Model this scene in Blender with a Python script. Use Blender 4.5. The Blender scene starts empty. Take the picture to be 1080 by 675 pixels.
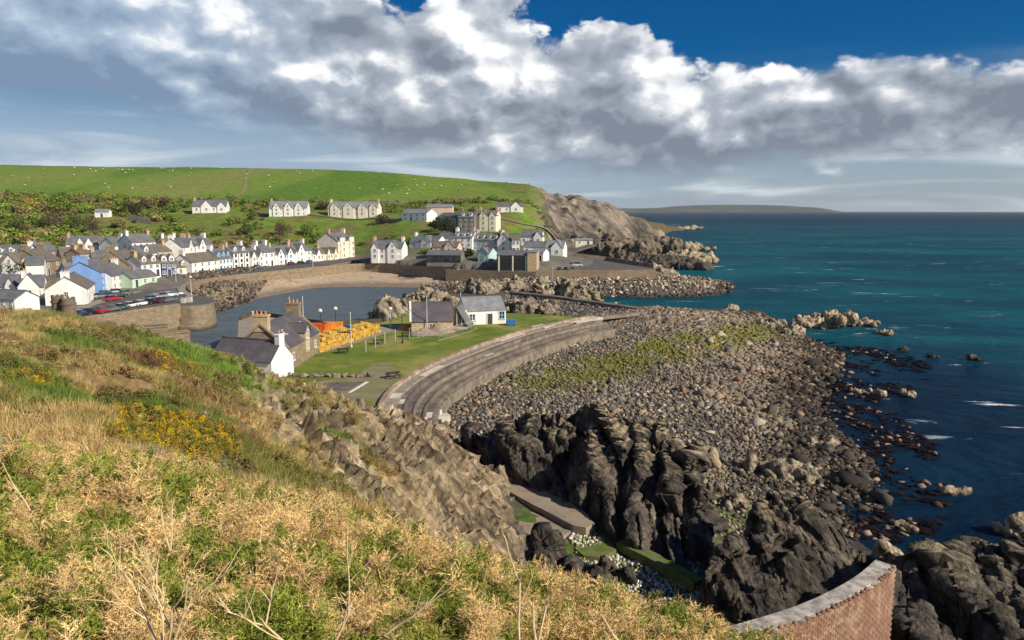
import bpy, bmesh, math, random
import numpy as np
from mathutils import Vector, Matrix, Euler
random.seed(7); RNG = np.random.default_rng(7)
R = math.radians
scene = bpy.context.scene
COL = scene.collection

# ------------------------------------------------------------------ camera
CAM_H = 28.0
F_PX = 780.0                      # focal length in pixels of a 1080 px wide picture (26 mm)
PITCH = math.atan(115.5 / F_PX)
cam_d = bpy.data.cameras.new('camera'); cam = bpy.data.objects.new('camera', cam_d); COL.objects.link(cam)
cam.location = (0, 0, CAM_H); cam.rotation_euler = (math.pi / 2 - PITCH, 0, 0)
cam_d.sensor_width = 36.0; cam_d.lens = 26.0; cam_d.clip_start = 0.2; cam_d.clip_end = 80000
scene.camera = cam

# ------------------------------------------------------------------ sun and sky
SUN_AZ = R(121); SUN_EL = R(33)   # azimuth clockwise from the view direction (+Y)
sun_dir = Vector((math.sin(SUN_AZ) * math.cos(SUN_EL), math.cos(SUN_AZ) * math.cos(SUN_EL), math.sin(SUN_EL)))
sl = bpy.data.lights.new('sun', 'SUN'); sl.energy = 5.0; sl.angle = R(0.55); sl.color = (1.0, 0.89, 0.72)
so = bpy.data.objects.new('sun', sl); COL.objects.link(so)
so.rotation_euler = sun_dir.to_track_quat('Z', 'Y').to_euler(); so.location = (200, -100, 300)

world = bpy.data.worlds.new('World'); scene.world = world; world.use_nodes = True
wt = world.node_tree; wn = wt.nodes; wl = wt.links; wn.clear()
def N(nt, typ, **kw):
    n = nt.nodes.new(typ)
    for k, v in kw.items(): setattr(n, k, v)
    return n
class NB:
    """small expression builder for shader maths"""
    def __init__(s, nt): s.nt = nt
    def set(s, sock, v):
        if hasattr(v, 'is_output'): s.nt.links.new(v, sock)
        elif v is not None: sock.default_value = v
    def m(s, op, a, b=None, c=None, clamp=False):
        n = N(s.nt, 'ShaderNodeMath', operation=op, use_clamp=clamp)
        s.set(n.inputs[0], a)
        if b is not None: s.set(n.inputs[1], b)
        if c is not None: s.set(n.inputs[2], c)
        return n.outputs[0]
    def comb(s, x, y, z):
        n = N(s.nt, 'ShaderNodeCombineXYZ')
        for i, v in enumerate((x, y, z)): s.set(n.inputs[i], v)
        return n.outputs[0]
    def noise(s, vec, scale, detail=4, rough=0.55, lac=2.0, dist=0.0, dim='3D', typ='FBM'):
        n = N(s.nt, 'ShaderNodeTexNoise', noise_dimensions=dim)
        n.noise_type = typ
        if vec is not None: s.nt.links.new(vec, n.inputs['Vector'])
        n.inputs['Scale'].default_value = scale; n.inputs['Detail'].default_value = detail
        n.inputs['Roughness'].default_value = rough; n.inputs['Lacunarity'].default_value = lac
        n.inputs['Distortion'].default_value = dist
        return n.outputs['Fac']
    def ss(s, v, lo, hi, a=0.0, b=1.0, mode='SMOOTHSTEP'):
        n = N(s.nt, 'ShaderNodeMapRange', interpolation_type=mode)
        s.set(n.inputs['Value'], v); s.set(n.inputs['From Min'], lo); s.set(n.inputs['From Max'], hi)
        s.set(n.inputs['To Min'], a); s.set(n.inputs['To Max'], b)
        return n.outputs['Result']
    def mix(s, f, a, b, blend='MIX'):
        n = N(s.nt, 'ShaderNodeMix', data_type='RGBA', blend_type=blend)
        s.set(n.inputs[0], f)
        s.set(n.inputs[6], a if hasattr(a, 'is_output') else (*a, 1.0)); s.set(n.inputs[7], b if hasattr(b, 'is_output') else (*b, 1.0))
        return n.outputs[2]
    def curve(s, v, pts, lo, hi):
        """float curve through pts (x, y), x in [lo, hi], y in [0, 1]"""
        n = N(s.nt, 'ShaderNodeFloatCurve')
        s.nt.links.new(s.ss(v, lo, hi, mode='LINEAR'), n.inputs['Value'])
        cm = n.mapping; cu = cm.curves[0]
        P = [((x - lo) / (hi - lo), y) for x, y in pts]
        cu.points[0].location = P[0]; cu.points[1].location = P[-1]
        for p in P[1:-1]: cu.points.new(*p)
        cm.update()
        return n.outputs[0]

def build_sky():
    b = NB(wt)
    sky = N(wt, 'ShaderNodeTexSky', sky_type='NISHITA'); sky.sun_disc = False
    sky.sun_elevation = SUN_EL; sky.sun_rotation = SUN_AZ
    sky.air_density = 1.0; sky.dust_density = 0.6; sky.ozone_density = 3.0; sky.altitude = 30
    gam = N(wt, 'ShaderNodeGamma'); gam.inputs[1].default_value = 1.0
    wl.new(sky.outputs[0], gam.inputs[0])
    hs = N(wt, 'ShaderNodeHueSaturation'); hs.inputs['Saturation'].default_value = 1.75; hs.inputs['Value'].default_value = 0.52; hs.inputs['Hue'].default_value = 0.515
    wl.new(gam.outputs[0], hs.inputs['Color'])
    tc = N(wt, 'ShaderNodeTexCoord'); sep = N(wt, 'ShaderNodeSeparateXYZ'); wl.new(tc.outputs['Generated'], sep.inputs[0])
    x, y, z = sep.outputs
    az = b.m('ARCTAN2', x, y)
    el = b.m('ARCSINE', z)
    # big cumulus bank: base and top height against azimuth (radians)
    base = b.curve(az, [(-3.2, .20), (-1.2, .20), (-.62, .116), (-.42, .118), (-.30, .104), (-.10, .072), (.06, .062), (.20, .054), (.28, .058), (.40, .064), (.66, .078), (1.2, .12), (3.2, .20)], -3.2, 3.2)
    top = b.curve(az, [(-3.2, .55), (-1.2, .55), (-.62, .50), (-.33, .40), (-.20, .300), (-.13, .262), (-.05, .300), (.02, .250), (.15, .246), (.21, .222), (.245, .196), (.35, .176), (.5, .163), (.62, .150), (.72, .13), (1.2, .12), (3.2, .55)], -3.2, 3.2)
    def vor(p, sc, sm):
        n = N(wt, 'ShaderNodeTexVoronoi', feature='SMOOTH_F1', voronoi_dimensions='2D'); wl.new(p, n.inputs['Vector']); n.inputs['Scale'].default_value = sc; n.inputs['Smoothness'].default_value = sm
        return b.ss(n.outputs['Distance'], 0.0, 0.75, 1.0, 0.0, mode='LINEAR')
    def field(du, dv):
        a2 = b.m('ADD', az, du); e2 = b.m('ADD', el, dv)
        p0 = b.comb(a2, b.m('MULTIPLY', e2, 1.55), 0.37)
        wp = N(wt, 'ShaderNodeTexNoise', noise_dimensions='2D'); wl.new(p0, wp.inputs['Vector']); wp.inputs['Scale'].default_value = 14.0; wp.inputs['Detail'].default_value = 5; wp.inputs['Roughness'].default_value = 0.6
        ws = N(wt, 'ShaderNodeVectorMath', operation='SCALE'); wl.new(wp.outputs['Color'], ws.inputs[0]); ws.inputs['Scale'].default_value = 0.075
        wa = N(wt, 'ShaderNodeVectorMath', operation='ADD'); wl.new(p0, wa.inputs[0]); wl.new(ws.outputs[0], wa.inputs[1]); p = wa.outputs[0]
        big = b.noise(p0, 4.2, 3, 0.5, 2.0, 0.2, dim='2D')
        h = b.m('ADD', b.m('MULTIPLY', vor(p, 8.5, .35), .55), b.m('MULTIPLY', vor(p, 21.0, .3), .26))
        return big, b.m('ADD', h, b.m('MULTIPLY', vor(p, 48.0, .3), .12)), p0
    big, puf, p = field(0.0, 0.0)
    big2, puf2, _ = field(0.013, 0.016)
    fine = b.noise(p, 26.0, 6, 0.62, 2.1, 0.6, dim='2D')
    f = b.m('ADD', b.m('ADD', b.m('MULTIPLY', b.m('SUBTRACT', big, 0.5), 0.06), b.m('MULTIPLY', b.m('SUBTRACT', puf, 0.45), 0.10)), b.m('MULTIPLY', b.m('SUBTRACT', fine, 0.5), 0.03))
    dn = b.m('ADD', b.m('SUBTRACT', el, base), b.m('MULTIPLY', f, 0.30))      # flat, ragged base
    up = b.m('ADD', b.m('SUBTRACT', top, el), b.m('MULTIPLY', f, b.ss(az, .22, .40, .95, .45)))       # billowing top
    cover = b.m('MULTIPLY', b.ss(dn, -0.026, 0.022), b.ss(up, -0.006, 0.012))
    # light from the upper right: dense here and thinner toward the sun means lit
    grad = b.m('ADD', b.m('MULTIPLY', b.m('SUBTRACT', big, big2), 2.6), b.m('MULTIPLY', b.m('SUBTRACT', puf, puf2), .80))
    rel = b.ss(b.m('SUBTRACT', el, base), 0.0, 0.13)
    edge = b.ss(up, 0.0, 0.075, 1.0, 0.0)
    soft = b.ss(az, -0.50, -0.12)                                            # veiled and flatter toward the left
    lit = b.m('ADD', b.m('ADD', b.m('MULTIPLY', rel, 0.40), b.m('MULTIPLY', edge, 0.26)), b.m('MULTIPLY', grad, b.m('ADD', 0.8, b.m('MULTIPLY', soft, 0.4))))
    lit = b.m('ADD', lit, b.m('MULTIPLY', b.m('SUBTRACT', fine, 0.5), 0.24))
    lit = b.m('ADD', lit, b.m('MULTIPLY', b.m('SUBTRACT', big, 0.5), 0.9))
    dark = b.mix(soft, (0.17, 0.245, 0.36), (0.175, 0.205, 0.26))
    midc = b.mix(soft, (0.34, 0.43, 0.55), (0.36, 0.40, 0.46))
    cloud = b.mix(b.ss(lit, -0.05, 0.42, mode='LINEAR'), dark, midc)
    cloud = b.mix(b.ss(lit, 0.36, 0.86), cloud, (0.88, 0.885, 0.89))
    # thin layered cloud and moist air low down
    ps = b.comb(b.m('MULTIPLY', az, 1.0), b.m('MULTIPLY', el, 9.0), 1.3)
    st = b.noise(ps, 3.0, 6, 0.52, 2.0, 0.4, dim='2D')
    band = b.ss(el, 0.02, 0.20, 1.0, 0.0)
    thin = b.m('MULTIPLY', b.ss(st, 0.34, 0.66), b.m('MULTIPLY', band, 0.9))
    low = b.m('MULTIPLY', b.ss(el, 0.05, 0.19, 1.0, 0.0), b.ss(az, -.2, .5, .86, .62))
    thin = b.m('MAXIMUM', thin, low)
    skyc = N(wt, 'ShaderNodeVectorMath', operation='SCALE'); wl.new(hs.outputs[0], skyc.inputs[0]); skyc.inputs['Scale'].default_value = 0.10
    stc = b.mix(b.ss(st, 0.42, 0.66), (0.30, 0.385, 0.50), (0.56, 0.62, 0.69))
    c1 = b.mix(thin, skyc.outputs[0], stc)
    c2 = b.mix(cover, c1, cloud)
    bg = N(wt, 'ShaderNodeBackground'); wl.new(c2, bg.inputs[0]); bg.inputs[1].default_value = 1.0
    out = N(wt, 'ShaderNodeOutputWorld'); wl.new(bg.outputs[0], out.inputs[0])
build_sky()
world.cycles.sampling_method = 'MANUAL'; world.cycles.sample_map_resolution = 1024
scene.view_settings.view_transform = 'Standard'; scene.view_settings.look = 'None'
scene.view_settings.exposure = 0.32; scene.view_settings.gamma = 1.0

# ------------------------------------------------------------------ helpers
def ray(px, py):
    v = (337.5 - py) / F_PX
    return Vector(((px - 540) / F_PX, math.cos(PITCH) + math.sin(PITCH) * v, -math.sin(PITCH) + math.cos(PITCH) * v))
def G(px, py, z):
    """place on the level z that the sight line through a point of the picture meets"""
    d = ray(px, py); t = (z - CAM_H) / d.z
    return Vector((d.x * t, d.y * t, z))
def W(px, py, D):
    """place at depth D on that sight line"""
    d = ray(px, py); t = D / d.y
    return Vector((d.x * t, D, CAM_H + d.z * t))
def px_of(p):
    x, y, z = p[0], p[1], p[2] - CAM_H
    f = y * math.cos(PITCH) - z * math.sin(PITCH); u = y * math.sin(PITCH) + z * math.cos(PITCH)
    return 540 + F_PX * x / f, 337.5 - F_PX * u / f

def _hash(ix, iy, iz, s):
    h = (ix.astype(np.uint32) * np.uint32(374761393) + iy.astype(np.uint32) * np.uint32(668265263)
         + iz.astype(np.uint32) * np.uint32(2147483647) + np.uint32((s * 974634541 + 12345) & 0xffffffff))
    h = (h ^ (h >> np.uint32(13))) * np.uint32(1274126177)
    h = (h ^ (h >> np.uint32(16))) * np.uint32(2246822519)
    return h ^ (h >> np.uint32(15))
def pnoise(P, seed=0):
    """gradient noise, about -1..1, P of shape (n, 3)"""
    P = np.asarray(P, dtype=np.float32)
    i = np.floor(P).astype(np.int64); f = P - i
    u = f * f * f * (f * (f * 6 - 15) + 10)
    r = None
    out = []
    for dx in (0, 1):
        for dy in (0, 1):
            for dz in (0, 1):
                h = _hash(i[:, 0] + dx, i[:, 1] + dy, i[:, 2] + dz, seed)
                gx = (h & np.uint32(1023)).astype(np.float32) / 511.5 - 1
                gy = ((h >> np.uint32(10)) & np.uint32(1023)).astype(np.float32) / 511.5 - 1
                gz = ((h >> np.uint32(20)) & np.uint32(1023)).astype(np.float32) / 511.5 - 1
                out.append(gx * (f[:, 0] - dx) + gy * (f[:, 1] - dy) + gz * (f[:, 2] - dz))
    a = out
    x0 = [a[k] + (a[k + 4] - a[k]) * u[:, 0] for k in range(4)]
    y0 = [x0[k] + (x0[k + 2] - x0[k]) * u[:, 1] for k in range(2)]
    return (y0[0] + (y0[1] - y0[0]) * u[:, 2]) * 1.1
def fbm(P, o=5, seed=0, gain=0.5):
    r = 0; a = 1.0; P = np.asarray(P, dtype=np.float32)
    for k in range(o):
        r = r + a * pnoise(P * (2.03 ** k) + 17.3 * k, seed + k); a *= gain
    return r
def ridged(P, o=5, seed=0, gain=0.5):
    r = 0; a = 1.0; P = np.asarray(P, dtype=np.float32)
    for k in range(o):
        r = r + a * (1 - 2 * np.abs(pnoise(P * (2.07 ** k) + 9.1 * k, seed + k))); a *= gain
    return r
def worley(P, seed=0):
    """cellular noise: distance to nearest and second cell, and the nearest cell's random value"""
    P = np.asarray(P, dtype=np.float32); i = np.floor(P).astype(np.int64); n = len(P)
    f1 = np.full(n, 9.0, np.float32); f2 = np.full(n, 9.0, np.float32); rid = np.zeros(n, np.float32); vec = np.zeros((n, 3), np.float32)
    for dx in (-1, 0, 1):
        for dy in (-1, 0, 1):
            for dz in (-1, 0, 1):
                c = i + np.array([dx, dy, dz]); h = _hash(c[:, 0], c[:, 1], c[:, 2], seed)
                o = np.stack([(h & np.uint32(1023)), (h >> np.uint32(10)) & np.uint32(1023), (h >> np.uint32(20)) & np.uint32(1023)], 1).astype(np.float32) / 1023
                dvv = (P - c - o).astype(np.float32); d = np.linalg.norm(dvv, axis=1)
                r = (((h * np.uint32(2654435761)) >> np.uint32(8)) & np.uint32(65535)).astype(np.float32) / 65535
                nearer = d < f1
                f2 = np.where(nearer, f1, np.minimum(f2, d)); rid = np.where(nearer, r, rid); vec = np.where(nearer[:, None], dvv, vec); f1 = np.where(nearer, d, f1)
    t = np.stack([np.sin(rid * 91.7 + 1), np.sin(rid * 157.3 + 2), np.sin(rid * 233.1 + 3)], 1)
    return f1, f2, rid, (vec * t).sum(1)      # the last is a tilted plane per cell: broken facets
def sstep(v, a, b):
    t = np.clip((v - a) / (b - a), 0, 1); return t * t * (3 - 2 * t)
class RBF:
    """surface through scattered points: polyharmonic kernel r with a plane"""
    def __init__(s, pts, smooth=0.0):
        P = np.array(pts, dtype=np.float64); s.c = P[:, :2]; n = len(P)
        s.sc = 50.0
        A = np.linalg.norm(s.c[:, None] - s.c[None], axis=2) / s.sc - smooth * np.eye(n)
        Q = np.hstack([np.ones((n, 1)), s.c / s.sc])
        M = np.block([[A, Q], [Q.T, np.zeros((3, 3))]])
        s.w = np.linalg.lstsq(M, np.concatenate([P[:, 2], np.zeros(3)]), rcond=None)[0]
    def __call__(s, x, y):
        x = np.asarray(x, dtype=np.float64); sh = x.shape; x = x.ravel(); y = np.asarray(y, dtype=np.float64).ravel()
        out = np.empty_like(x)
        for k in range(0, len(x), 40000):
            xx, yy = x[k:k + 40000], y[k:k + 40000]
            d = np.hypot(xx[:, None] - s.c[None, :, 0], yy[:, None] - s.c[None, :, 1]) / s.sc
            out[k:k + 40000] = d @ s.w[:-3] + s.w[-3] + s.w[-2] * xx / s.sc + s.w[-1] * yy / s.sc
        return out.reshape(sh)

def link(o, parent=None):
    COL.objects.link(o)
    if parent is not None: o.parent = parent
    return o
def mesh_np(name, V, Fq, mats=None, smooth=True, cols=None, attrs=None):
    """mesh from numpy arrays; Fq (n,4) quads or (n,3) triangles"""
    me = bpy.data.meshes.new(name); V = np.asarray(V, dtype=np.float32); Fq = np.asarray(Fq, dtype=np.int32)
    me.vertices.add(len(V)); me.vertices.foreach_set('co', V.ravel())
    k = Fq.shape[1]
    me.loops.add(Fq.size); me.loops.foreach_set('vertex_index', Fq.ravel())
    me.polygons.add(len(Fq)); me.polygons.foreach_set('loop_start', np.arange(0, Fq.size, k, dtype=np.int32))
    me.update(calc_edges=True)
    if smooth: me.polygons.foreach_set('use_smooth', np.ones(len(Fq), dtype=bool))
    if cols is not None:
        a = me.color_attributes.new('cover', 'FLOAT_COLOR', 'POINT')
        a.data.foreach_set('color', np.hstack([cols, np.ones((len(cols), 1))]).astype(np.float32).ravel())
    for nm, arr in (attrs or {}).items():
        a = me.attributes.new(nm, 'FLOAT', 'POINT'); a.data.foreach_set('value', np.asarray(arr, dtype=np.float32).ravel())
    for m in (mats or []): me.materials.append(m)
    return me
def grid_faces(nu, nv):
    i = np.arange(nu - 1)[:, None] * nv + np.arange(nv - 1)[None]
    return np.stack([i, i + nv, i + nv + 1, i + 1], axis=-1).reshape(-1, 4)
def vnormals(V, Fq):
    if Fq.shape[1] == 4: n = np.cross(V[Fq[:, 2]] - V[Fq[:, 0]], V[Fq[:, 3]] - V[Fq[:, 1]])
    else: n = np.cross(V[Fq[:, 1]] - V[Fq[:, 0]], V[Fq[:, 2]] - V[Fq[:, 0]])
    o = np.zeros_like(V)
    for k in range(Fq.shape[1]):
        for j in range(3): o[:, j] += np.bincount(Fq[:, k], n[:, j], minlength=len(V))
    return o / np.maximum(np.linalg.norm(o, axis=1, keepdims=True), 1e-9)
def tag(o, label=None, cat=None, group=None, kind=None):
    if label: o['label'] = label
    if cat: o['category'] = cat
    if group: o['group'] = group
    if kind: o['kind'] = kind
    return o
def empty(name, loc=(0, 0, 0), rz=0.0, label=None, cat=None, group=None):
    o = bpy.data.objects.new(name, None); o.location = loc; o.rotation_euler = (0, 0, rz); o.empty_display_size = 0.3
    link(o); return tag(o, label, cat, group)
class MB:
    """collects plain shapes into one mesh"""
    def __init__(s): s.v = []; s.f = []; s.m = []
    def add(s, vs, fs, mi=0):
        k = len(s.v); s.v += [tuple(v) for v in vs]; s.f += [tuple(i + k for i in f) for f in fs]; s.m += [mi] * len(fs)
    def box(s, x0, x1, y0, y1, z0, z1, mi=0, M=None):
        vs = [Vector(c) for c in ((x0, y0, z0), (x1, y0, z0), (x1, y1, z0), (x0, y1, z0), (x0, y0, z1), (x1, y0, z1), (x1, y1, z1), (x0, y1, z1))]
        if M is not None: vs = [M @ v for v in vs]
        s.add(vs, [(3, 2, 1, 0), (4, 5, 6, 7), (0, 1, 5, 4), (1, 2, 6, 5), (2, 3, 7, 6), (3, 0, 4, 7)], mi)
    def prism(s, poly, z0, z1, mi=0, mi_top=None):
        n = len(poly); A = sum(poly[i][0] * poly[(i + 1) % n][1] - poly[(i + 1) % n][0] * poly[i][1] for i in range(n))
        if A < 0: poly = poly[::-1]
        s.add([(p[0], p[1], z0) for p in poly] + [(p[0], p[1], z1) for p in poly], [(i, (i + 1) % n, n + (i + 1) % n, n + i) for i in range(n)], mi)
        s.add([(p[0], p[1], z1) for p in poly], [tuple(range(n))], mi if mi_top is None else mi_top)
    def bar(s, a, b, r, n=6, r2=None, mi=0):
        a = Vector(a); b = Vector(b); q = (b - a).to_track_quat('Z', 'Y'); r2 = r if r2 is None else r2; L = (b - a).length
        ring = [(math.cos(2 * math.pi * k / n), math.sin(2 * math.pi * k / n)) for k in range(n)]
        vs = [a + q @ Vector((c * r, d * r, 0)) for c, d in ring] + [a + q @ Vector((c * r2, d * r2, L)) for c, d in ring]
        s.add(vs, [(i, (i + 1) % n, n + (i + 1) % n, n + i) for i in range(n)] + [tuple(range(n - 1, -1, -1)), tuple(range(n, 2 * n))], mi)
    def mesh(s, name, mats, smooth=False):
        me = bpy.data.meshes.new(name); me.from_pydata(s.v, [], s.f)
        for m in mats: me.materials.append(m)
        me.polygons.foreach_set('material_index', np.array(s.m, dtype=np.int32))
        if smooth: me.polygons.foreach_set('use_smooth', np.ones(len(s.f), dtype=bool))
        me.update(); return me
    def build(s, name, mats, parent=None, loc=(0, 0, 0), smooth=False):
        if not isinstance(mats, (list, tuple)): mats = [mats]
        o = bpy.data.objects.new(name, s.mesh(name, mats, smooth)); o.location = loc
        return link(o, parent)
def inst(name, me, parent=None, loc=(0, 0, 0), rot=(0, 0, 0), scl=(1, 1, 1)):
    o = bpy.data.objects.new(name, me); o.location = loc; o.rotation_euler = rot; o.scale = scl
    return link(o, parent)
def copy_tree(o, parent=None):
    c = o.copy(); COL.objects.link(c); c.parent = parent
    for ch in o.children: copy_tree(ch, c)
    return c
def chaikin(P, n=2, closed=False):
    P = [Vector(p) for p in P]
    for _ in range(n):
        Q = [] if closed else [P[0]]
        m = len(P) if closed else len(P) - 1
        for i in range(m):
            a, b = P[i], P[(i + 1) % len(P)]; Q += [a * .75 + b * .25, a * .25 + b * .75]
        if not closed: Q.append(P[-1])
        P = Q
    return P
def in_poly(x, y, poly):
    x = np.asarray(x); y = np.asarray(y); ins = np.zeros(x.shape, dtype=bool); n = len(poly); j = n - 1
    for i in range(n):
        xi, yi, xj, yj = poly[i][0], poly[i][1], poly[j][0], poly[j][1]
        ins ^= ((yi > y) != (yj > y)) & (x < (xj - xi) * (y - yi) / ((yj - yi) + 1e-12) + xi); j = i
    return ins

# ------------------------------------------------------------------ materials
MATS = {}
def new_mat(name):
    m = bpy.data.materials.new(name); m.use_nodes = True; nt = m.node_tree
    bs = nt.nodes['Principled BSDF']; MATS[name] = m
    return m, nt, bs, NB(nt)
def pos(nt): return N(nt, 'ShaderNodeNewGeometry').outputs['Position']
def bump(nt, h, bs, strength=0.5, dist=0.1):
    n = N(nt, 'ShaderNodeBump'); n.inputs['Strength'].default_value = strength; n.inputs['Distance'].default_value = dist
    nt.links.new(h, n.inputs['Height']); nt.links.new(n.outputs[0], bs.inputs['Normal'])
def pmat(name, c1, c2=None, scale=1.0, rough=0.85, bmp=0.3, bdist=0.05, detail=5, spec=0.3, c3=None, scale3=0.2, metal=0.0):
    """two- or three-tone weathered surface with fine relief"""
    m, nt, bs, b = new_mat(name)
    p = pos(nt); n1 = b.noise(p, scale, detail, 0.6)
    c2 = c2 or tuple(v * 0.72 for v in c1)
    col = b.mix(b.ss(n1, 0.32, 0.68), c2, c1)
    if c3: col = b.mix(b.ss(b.noise(p, scale3, 4, 0.6), 0.48, 0.66), col, c3)
    nt.links.new(col, bs.inputs['Base Color']); bs.inputs['Roughness'].default_value = rough
    bs.inputs['Specular IOR Level'].default_value = spec; bs.inputs['Metallic'].default_value = metal
    if bmp: bump(nt, b.noise(p, scale * 2.5, detail, 0.65), bs, bmp, bdist)
    return m
def cover_mat(name, scale=3.0, rough=0.9, bmp=0.6, bdist=0.08, contrast=0.5, rockattr=False):
    """land cover: the colour of what grows or lies there comes from the mesh, grain from noise"""
    m, nt, bs, b = new_mat(name)
    a = N(nt, 'ShaderNodeAttribute'); a.attribute_name = 'cover'
    p = pos(nt)
    n1 = b.noise(p, scale, 7, 0.65); n2 = b.noise(p, scale * 6, 4, 0.6)
    v = b.m('ADD', b.ss(n1, 0.25, 0.75, 1 - contrast, 1 + contrast), b.ss(n2, 0.2, 0.8, -contrast * .4, contrast * .4))
    sc = N(nt, 'ShaderNodeVectorMath', operation='SCALE'); nt.links.new(a.outputs['Color'], sc.inputs[0]); nt.links.new(v, sc.inputs['Scale'])
    hgt = b.m('ADD', n1, b.m('MULTIPLY', n2, 0.3)); colr = sc.outputs[0]
    if rockattr:
        ra = N(nt, 'ShaderNodeAttribute'); ra.attribute_name = 'rock'; rf = ra.outputs['Fac']
        sp = N(nt, 'ShaderNodeSeparateXYZ'); nt.links.new(p, sp.inputs[0]); x, y, z = sp.outputs
        q = b.comb(b.m('ADD', x, b.m('MULTIPLY', z, .5)), y, b.m('MULTIPLY', z, .25))
        r1 = b.noise(q, rockattr, 8, .68, dist=.6); r2 = b.noise(q, rockattr * 4, 6, .65, typ='RIDGED_MULTIFRACTAL')
        rs = N(nt, 'ShaderNodeVectorMath', operation='SCALE'); nt.links.new(colr, rs.inputs[0]); nt.links.new(b.ss(b.m('ADD', r1, b.m('MULTIPLY', r2, -.05)), .3, .62, .28, 1.35), rs.inputs['Scale'])
        colr = b.mix(rf, colr, rs.outputs[0]); hgt = b.m('ADD', hgt, b.m('MULTIPLY', rf, b.m('MULTIPLY', r1, 5.0)))
    nt.links.new(colr, bs.inputs['Base Color'])
    bs.inputs['Roughness'].default_value = rough; bs.inputs['Specular IOR Level'].default_value = 0.2
    bump(nt, hgt, bs, bmp, bdist)
    return m
def inst_mat(name, tip=1.0, rough=0.8, transl=0.0):
    """plant or stone whose tone comes from the point it grows on"""
    m, nt, bs, b = new_mat(name)
    a = N(nt, 'ShaderNodeAttribute'); a.attribute_name = 'col'; a.attribute_type = 'INSTANCER'
    g = N(nt, 'ShaderNodeAttribute'); g.attribute_name = 'tone'
    sc = N(nt, 'ShaderNodeVectorMath', operation='SCALE'); nt.links.new(a.outputs['Color'], sc.inputs[0]); nt.links.new(g.outputs['Fac'], sc.inputs['Scale'])
    nt.links.new(sc.outputs[0], bs.inputs['Base Color']); bs.inputs['Roughness'].default_value = rough
    bs.inputs['Specular IOR Level'].default_value = 0.2
    return m

def sea_mat():
    m, nt, bs, b = new_mat('sea_water')
    p = pos(nt); sep = N(nt, 'ShaderNodeSeparateXYZ'); nt.links.new(p, sep.inputs[0])
    x, y, z = sep.outputs
    # teal open water, navy over weed-covered ground near the shore
    patch = b.noise(b.comb(b.m('MULTIPLY', x, 0.4), y, 0), 0.017, 5, 0.55, dist=0.6)
    far = b.ss(y, 250.0, 2500.0)
    off = b.m('SUBTRACT', x, b.m('MULTIPLY', b.m('SUBTRACT', 210.0, y), 0.25))
    shelf = b.ss(b.m('ADD', x, b.m('MULTIPLY', b.m('SUBTRACT', patch, 0.5), 60.0)), b.m('ADD', 52.0, b.m('MULTIPLY', y, 0.05)), b.m('ADD', 95.0, b.m('MULTIPLY', y, 0.12)))
    mid = b.ss(y, 95.0, 200.0)
    teal = b.mix(b.ss(patch, 0.36, 0.62), (0.003, 0.044, 0.070), (0.004, 0.088, 0.108))
    deep = b.mix(far, teal, (0.003, 0.026, 0.050))
    near = b.mix(b.ss(patch, 0.4, 0.62), (0.003, 0.011, 0.028), (0.005, 0.026, 0.052))
    f = b.m('MAXIMUM', b.m('MULTIPLY', shelf, b.ss(y, 40.0, 120.0, 0.35, 1.0)), mid)
    col = b.mix(f, near, deep)
    # harbour basin: greyer, silvery cloud reflection painted into the colour
    har = b.m('MULTIPLY', b.ss(x, -20.0, -12.0, 1.0, 0.0), b.ss(y, 400.0, 420.0, 1.0, 0.0))
    col = b.mix(har, col, (0.085, 0.112, 0.132))
    # white caps and foam streaks
    q = b.comb(b.m('MULTIPLY', x, 0.30), y, 0)
    cap = b.noise(q, 0.16, 5, 0.6, dist=0.8); grp = b.noise(p, 0.012, 3, 0.5)
    foam = b.m('MULTIPLY', b.ss(cap, 0.62, 0.69), b.ss(grp, 0.45, 0.60))
    foam = b.m('MULTIPLY', foam, b.m('SUBTRACT', 1.0, har))
    col = b.mix(b.m('MULTIPLY', foam, 0.55), col, (0.55, 0.62, 0.65))
    nt.links.new(col, bs.inputs['Base Color'])
    bs.inputs['Roughness'].default_value = 0.6; bs.inputs['Specular IOR Level'].default_value = 0.0
    # rough sea: a broken, weak mirror over the coloured body of the water
    gl = N(nt, 'ShaderNodeBsdfGlossy'); gl.inputs['Roughness'].default_value = 0.22; gl.inputs['Color'].default_value = (.75, .9, 1, 1)
    lw = N(nt, 'ShaderNodeLayerWeight'); lw.inputs['Blend'].default_value = 0.12
    mx = N(nt, 'ShaderNodeMixShader'); nt.links.new(b.m('MINIMUM', b.m('MULTIPLY', lw.outputs['Fresnel'], .5), b.m('ADD', 0.10, b.m('MULTIPLY', har, .34))), mx.inputs[0]); nt.links.new(bs.outputs[0], mx.inputs[1]); nt.links.new(gl.outputs[0], mx.inputs[2])
    nt.links.new(mx.outputs[0], nt.nodes['Material Output'].inputs['Surface'])
    w1 = b.noise(b.comb(b.m('MULTIPLY', x, 0.5), y, 0), 0.10, 4, 0.55, dist=0.4)
    w2 = b.noise(b.comb(b.m('MULTIPLY', x, 0.6), y, 3.0), 0.55, 5, 0.6)
    h = b.m('ADD', b.m('MULTIPLY', w1, 3.0), b.m('MULTIPLY', w2, 0.7))
    bump(nt, h, bs, 0.9, 1.0); nt.links.new(bs.inputs['Normal'].links[0].from_socket, gl.inputs['Normal'])
    return m

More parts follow.
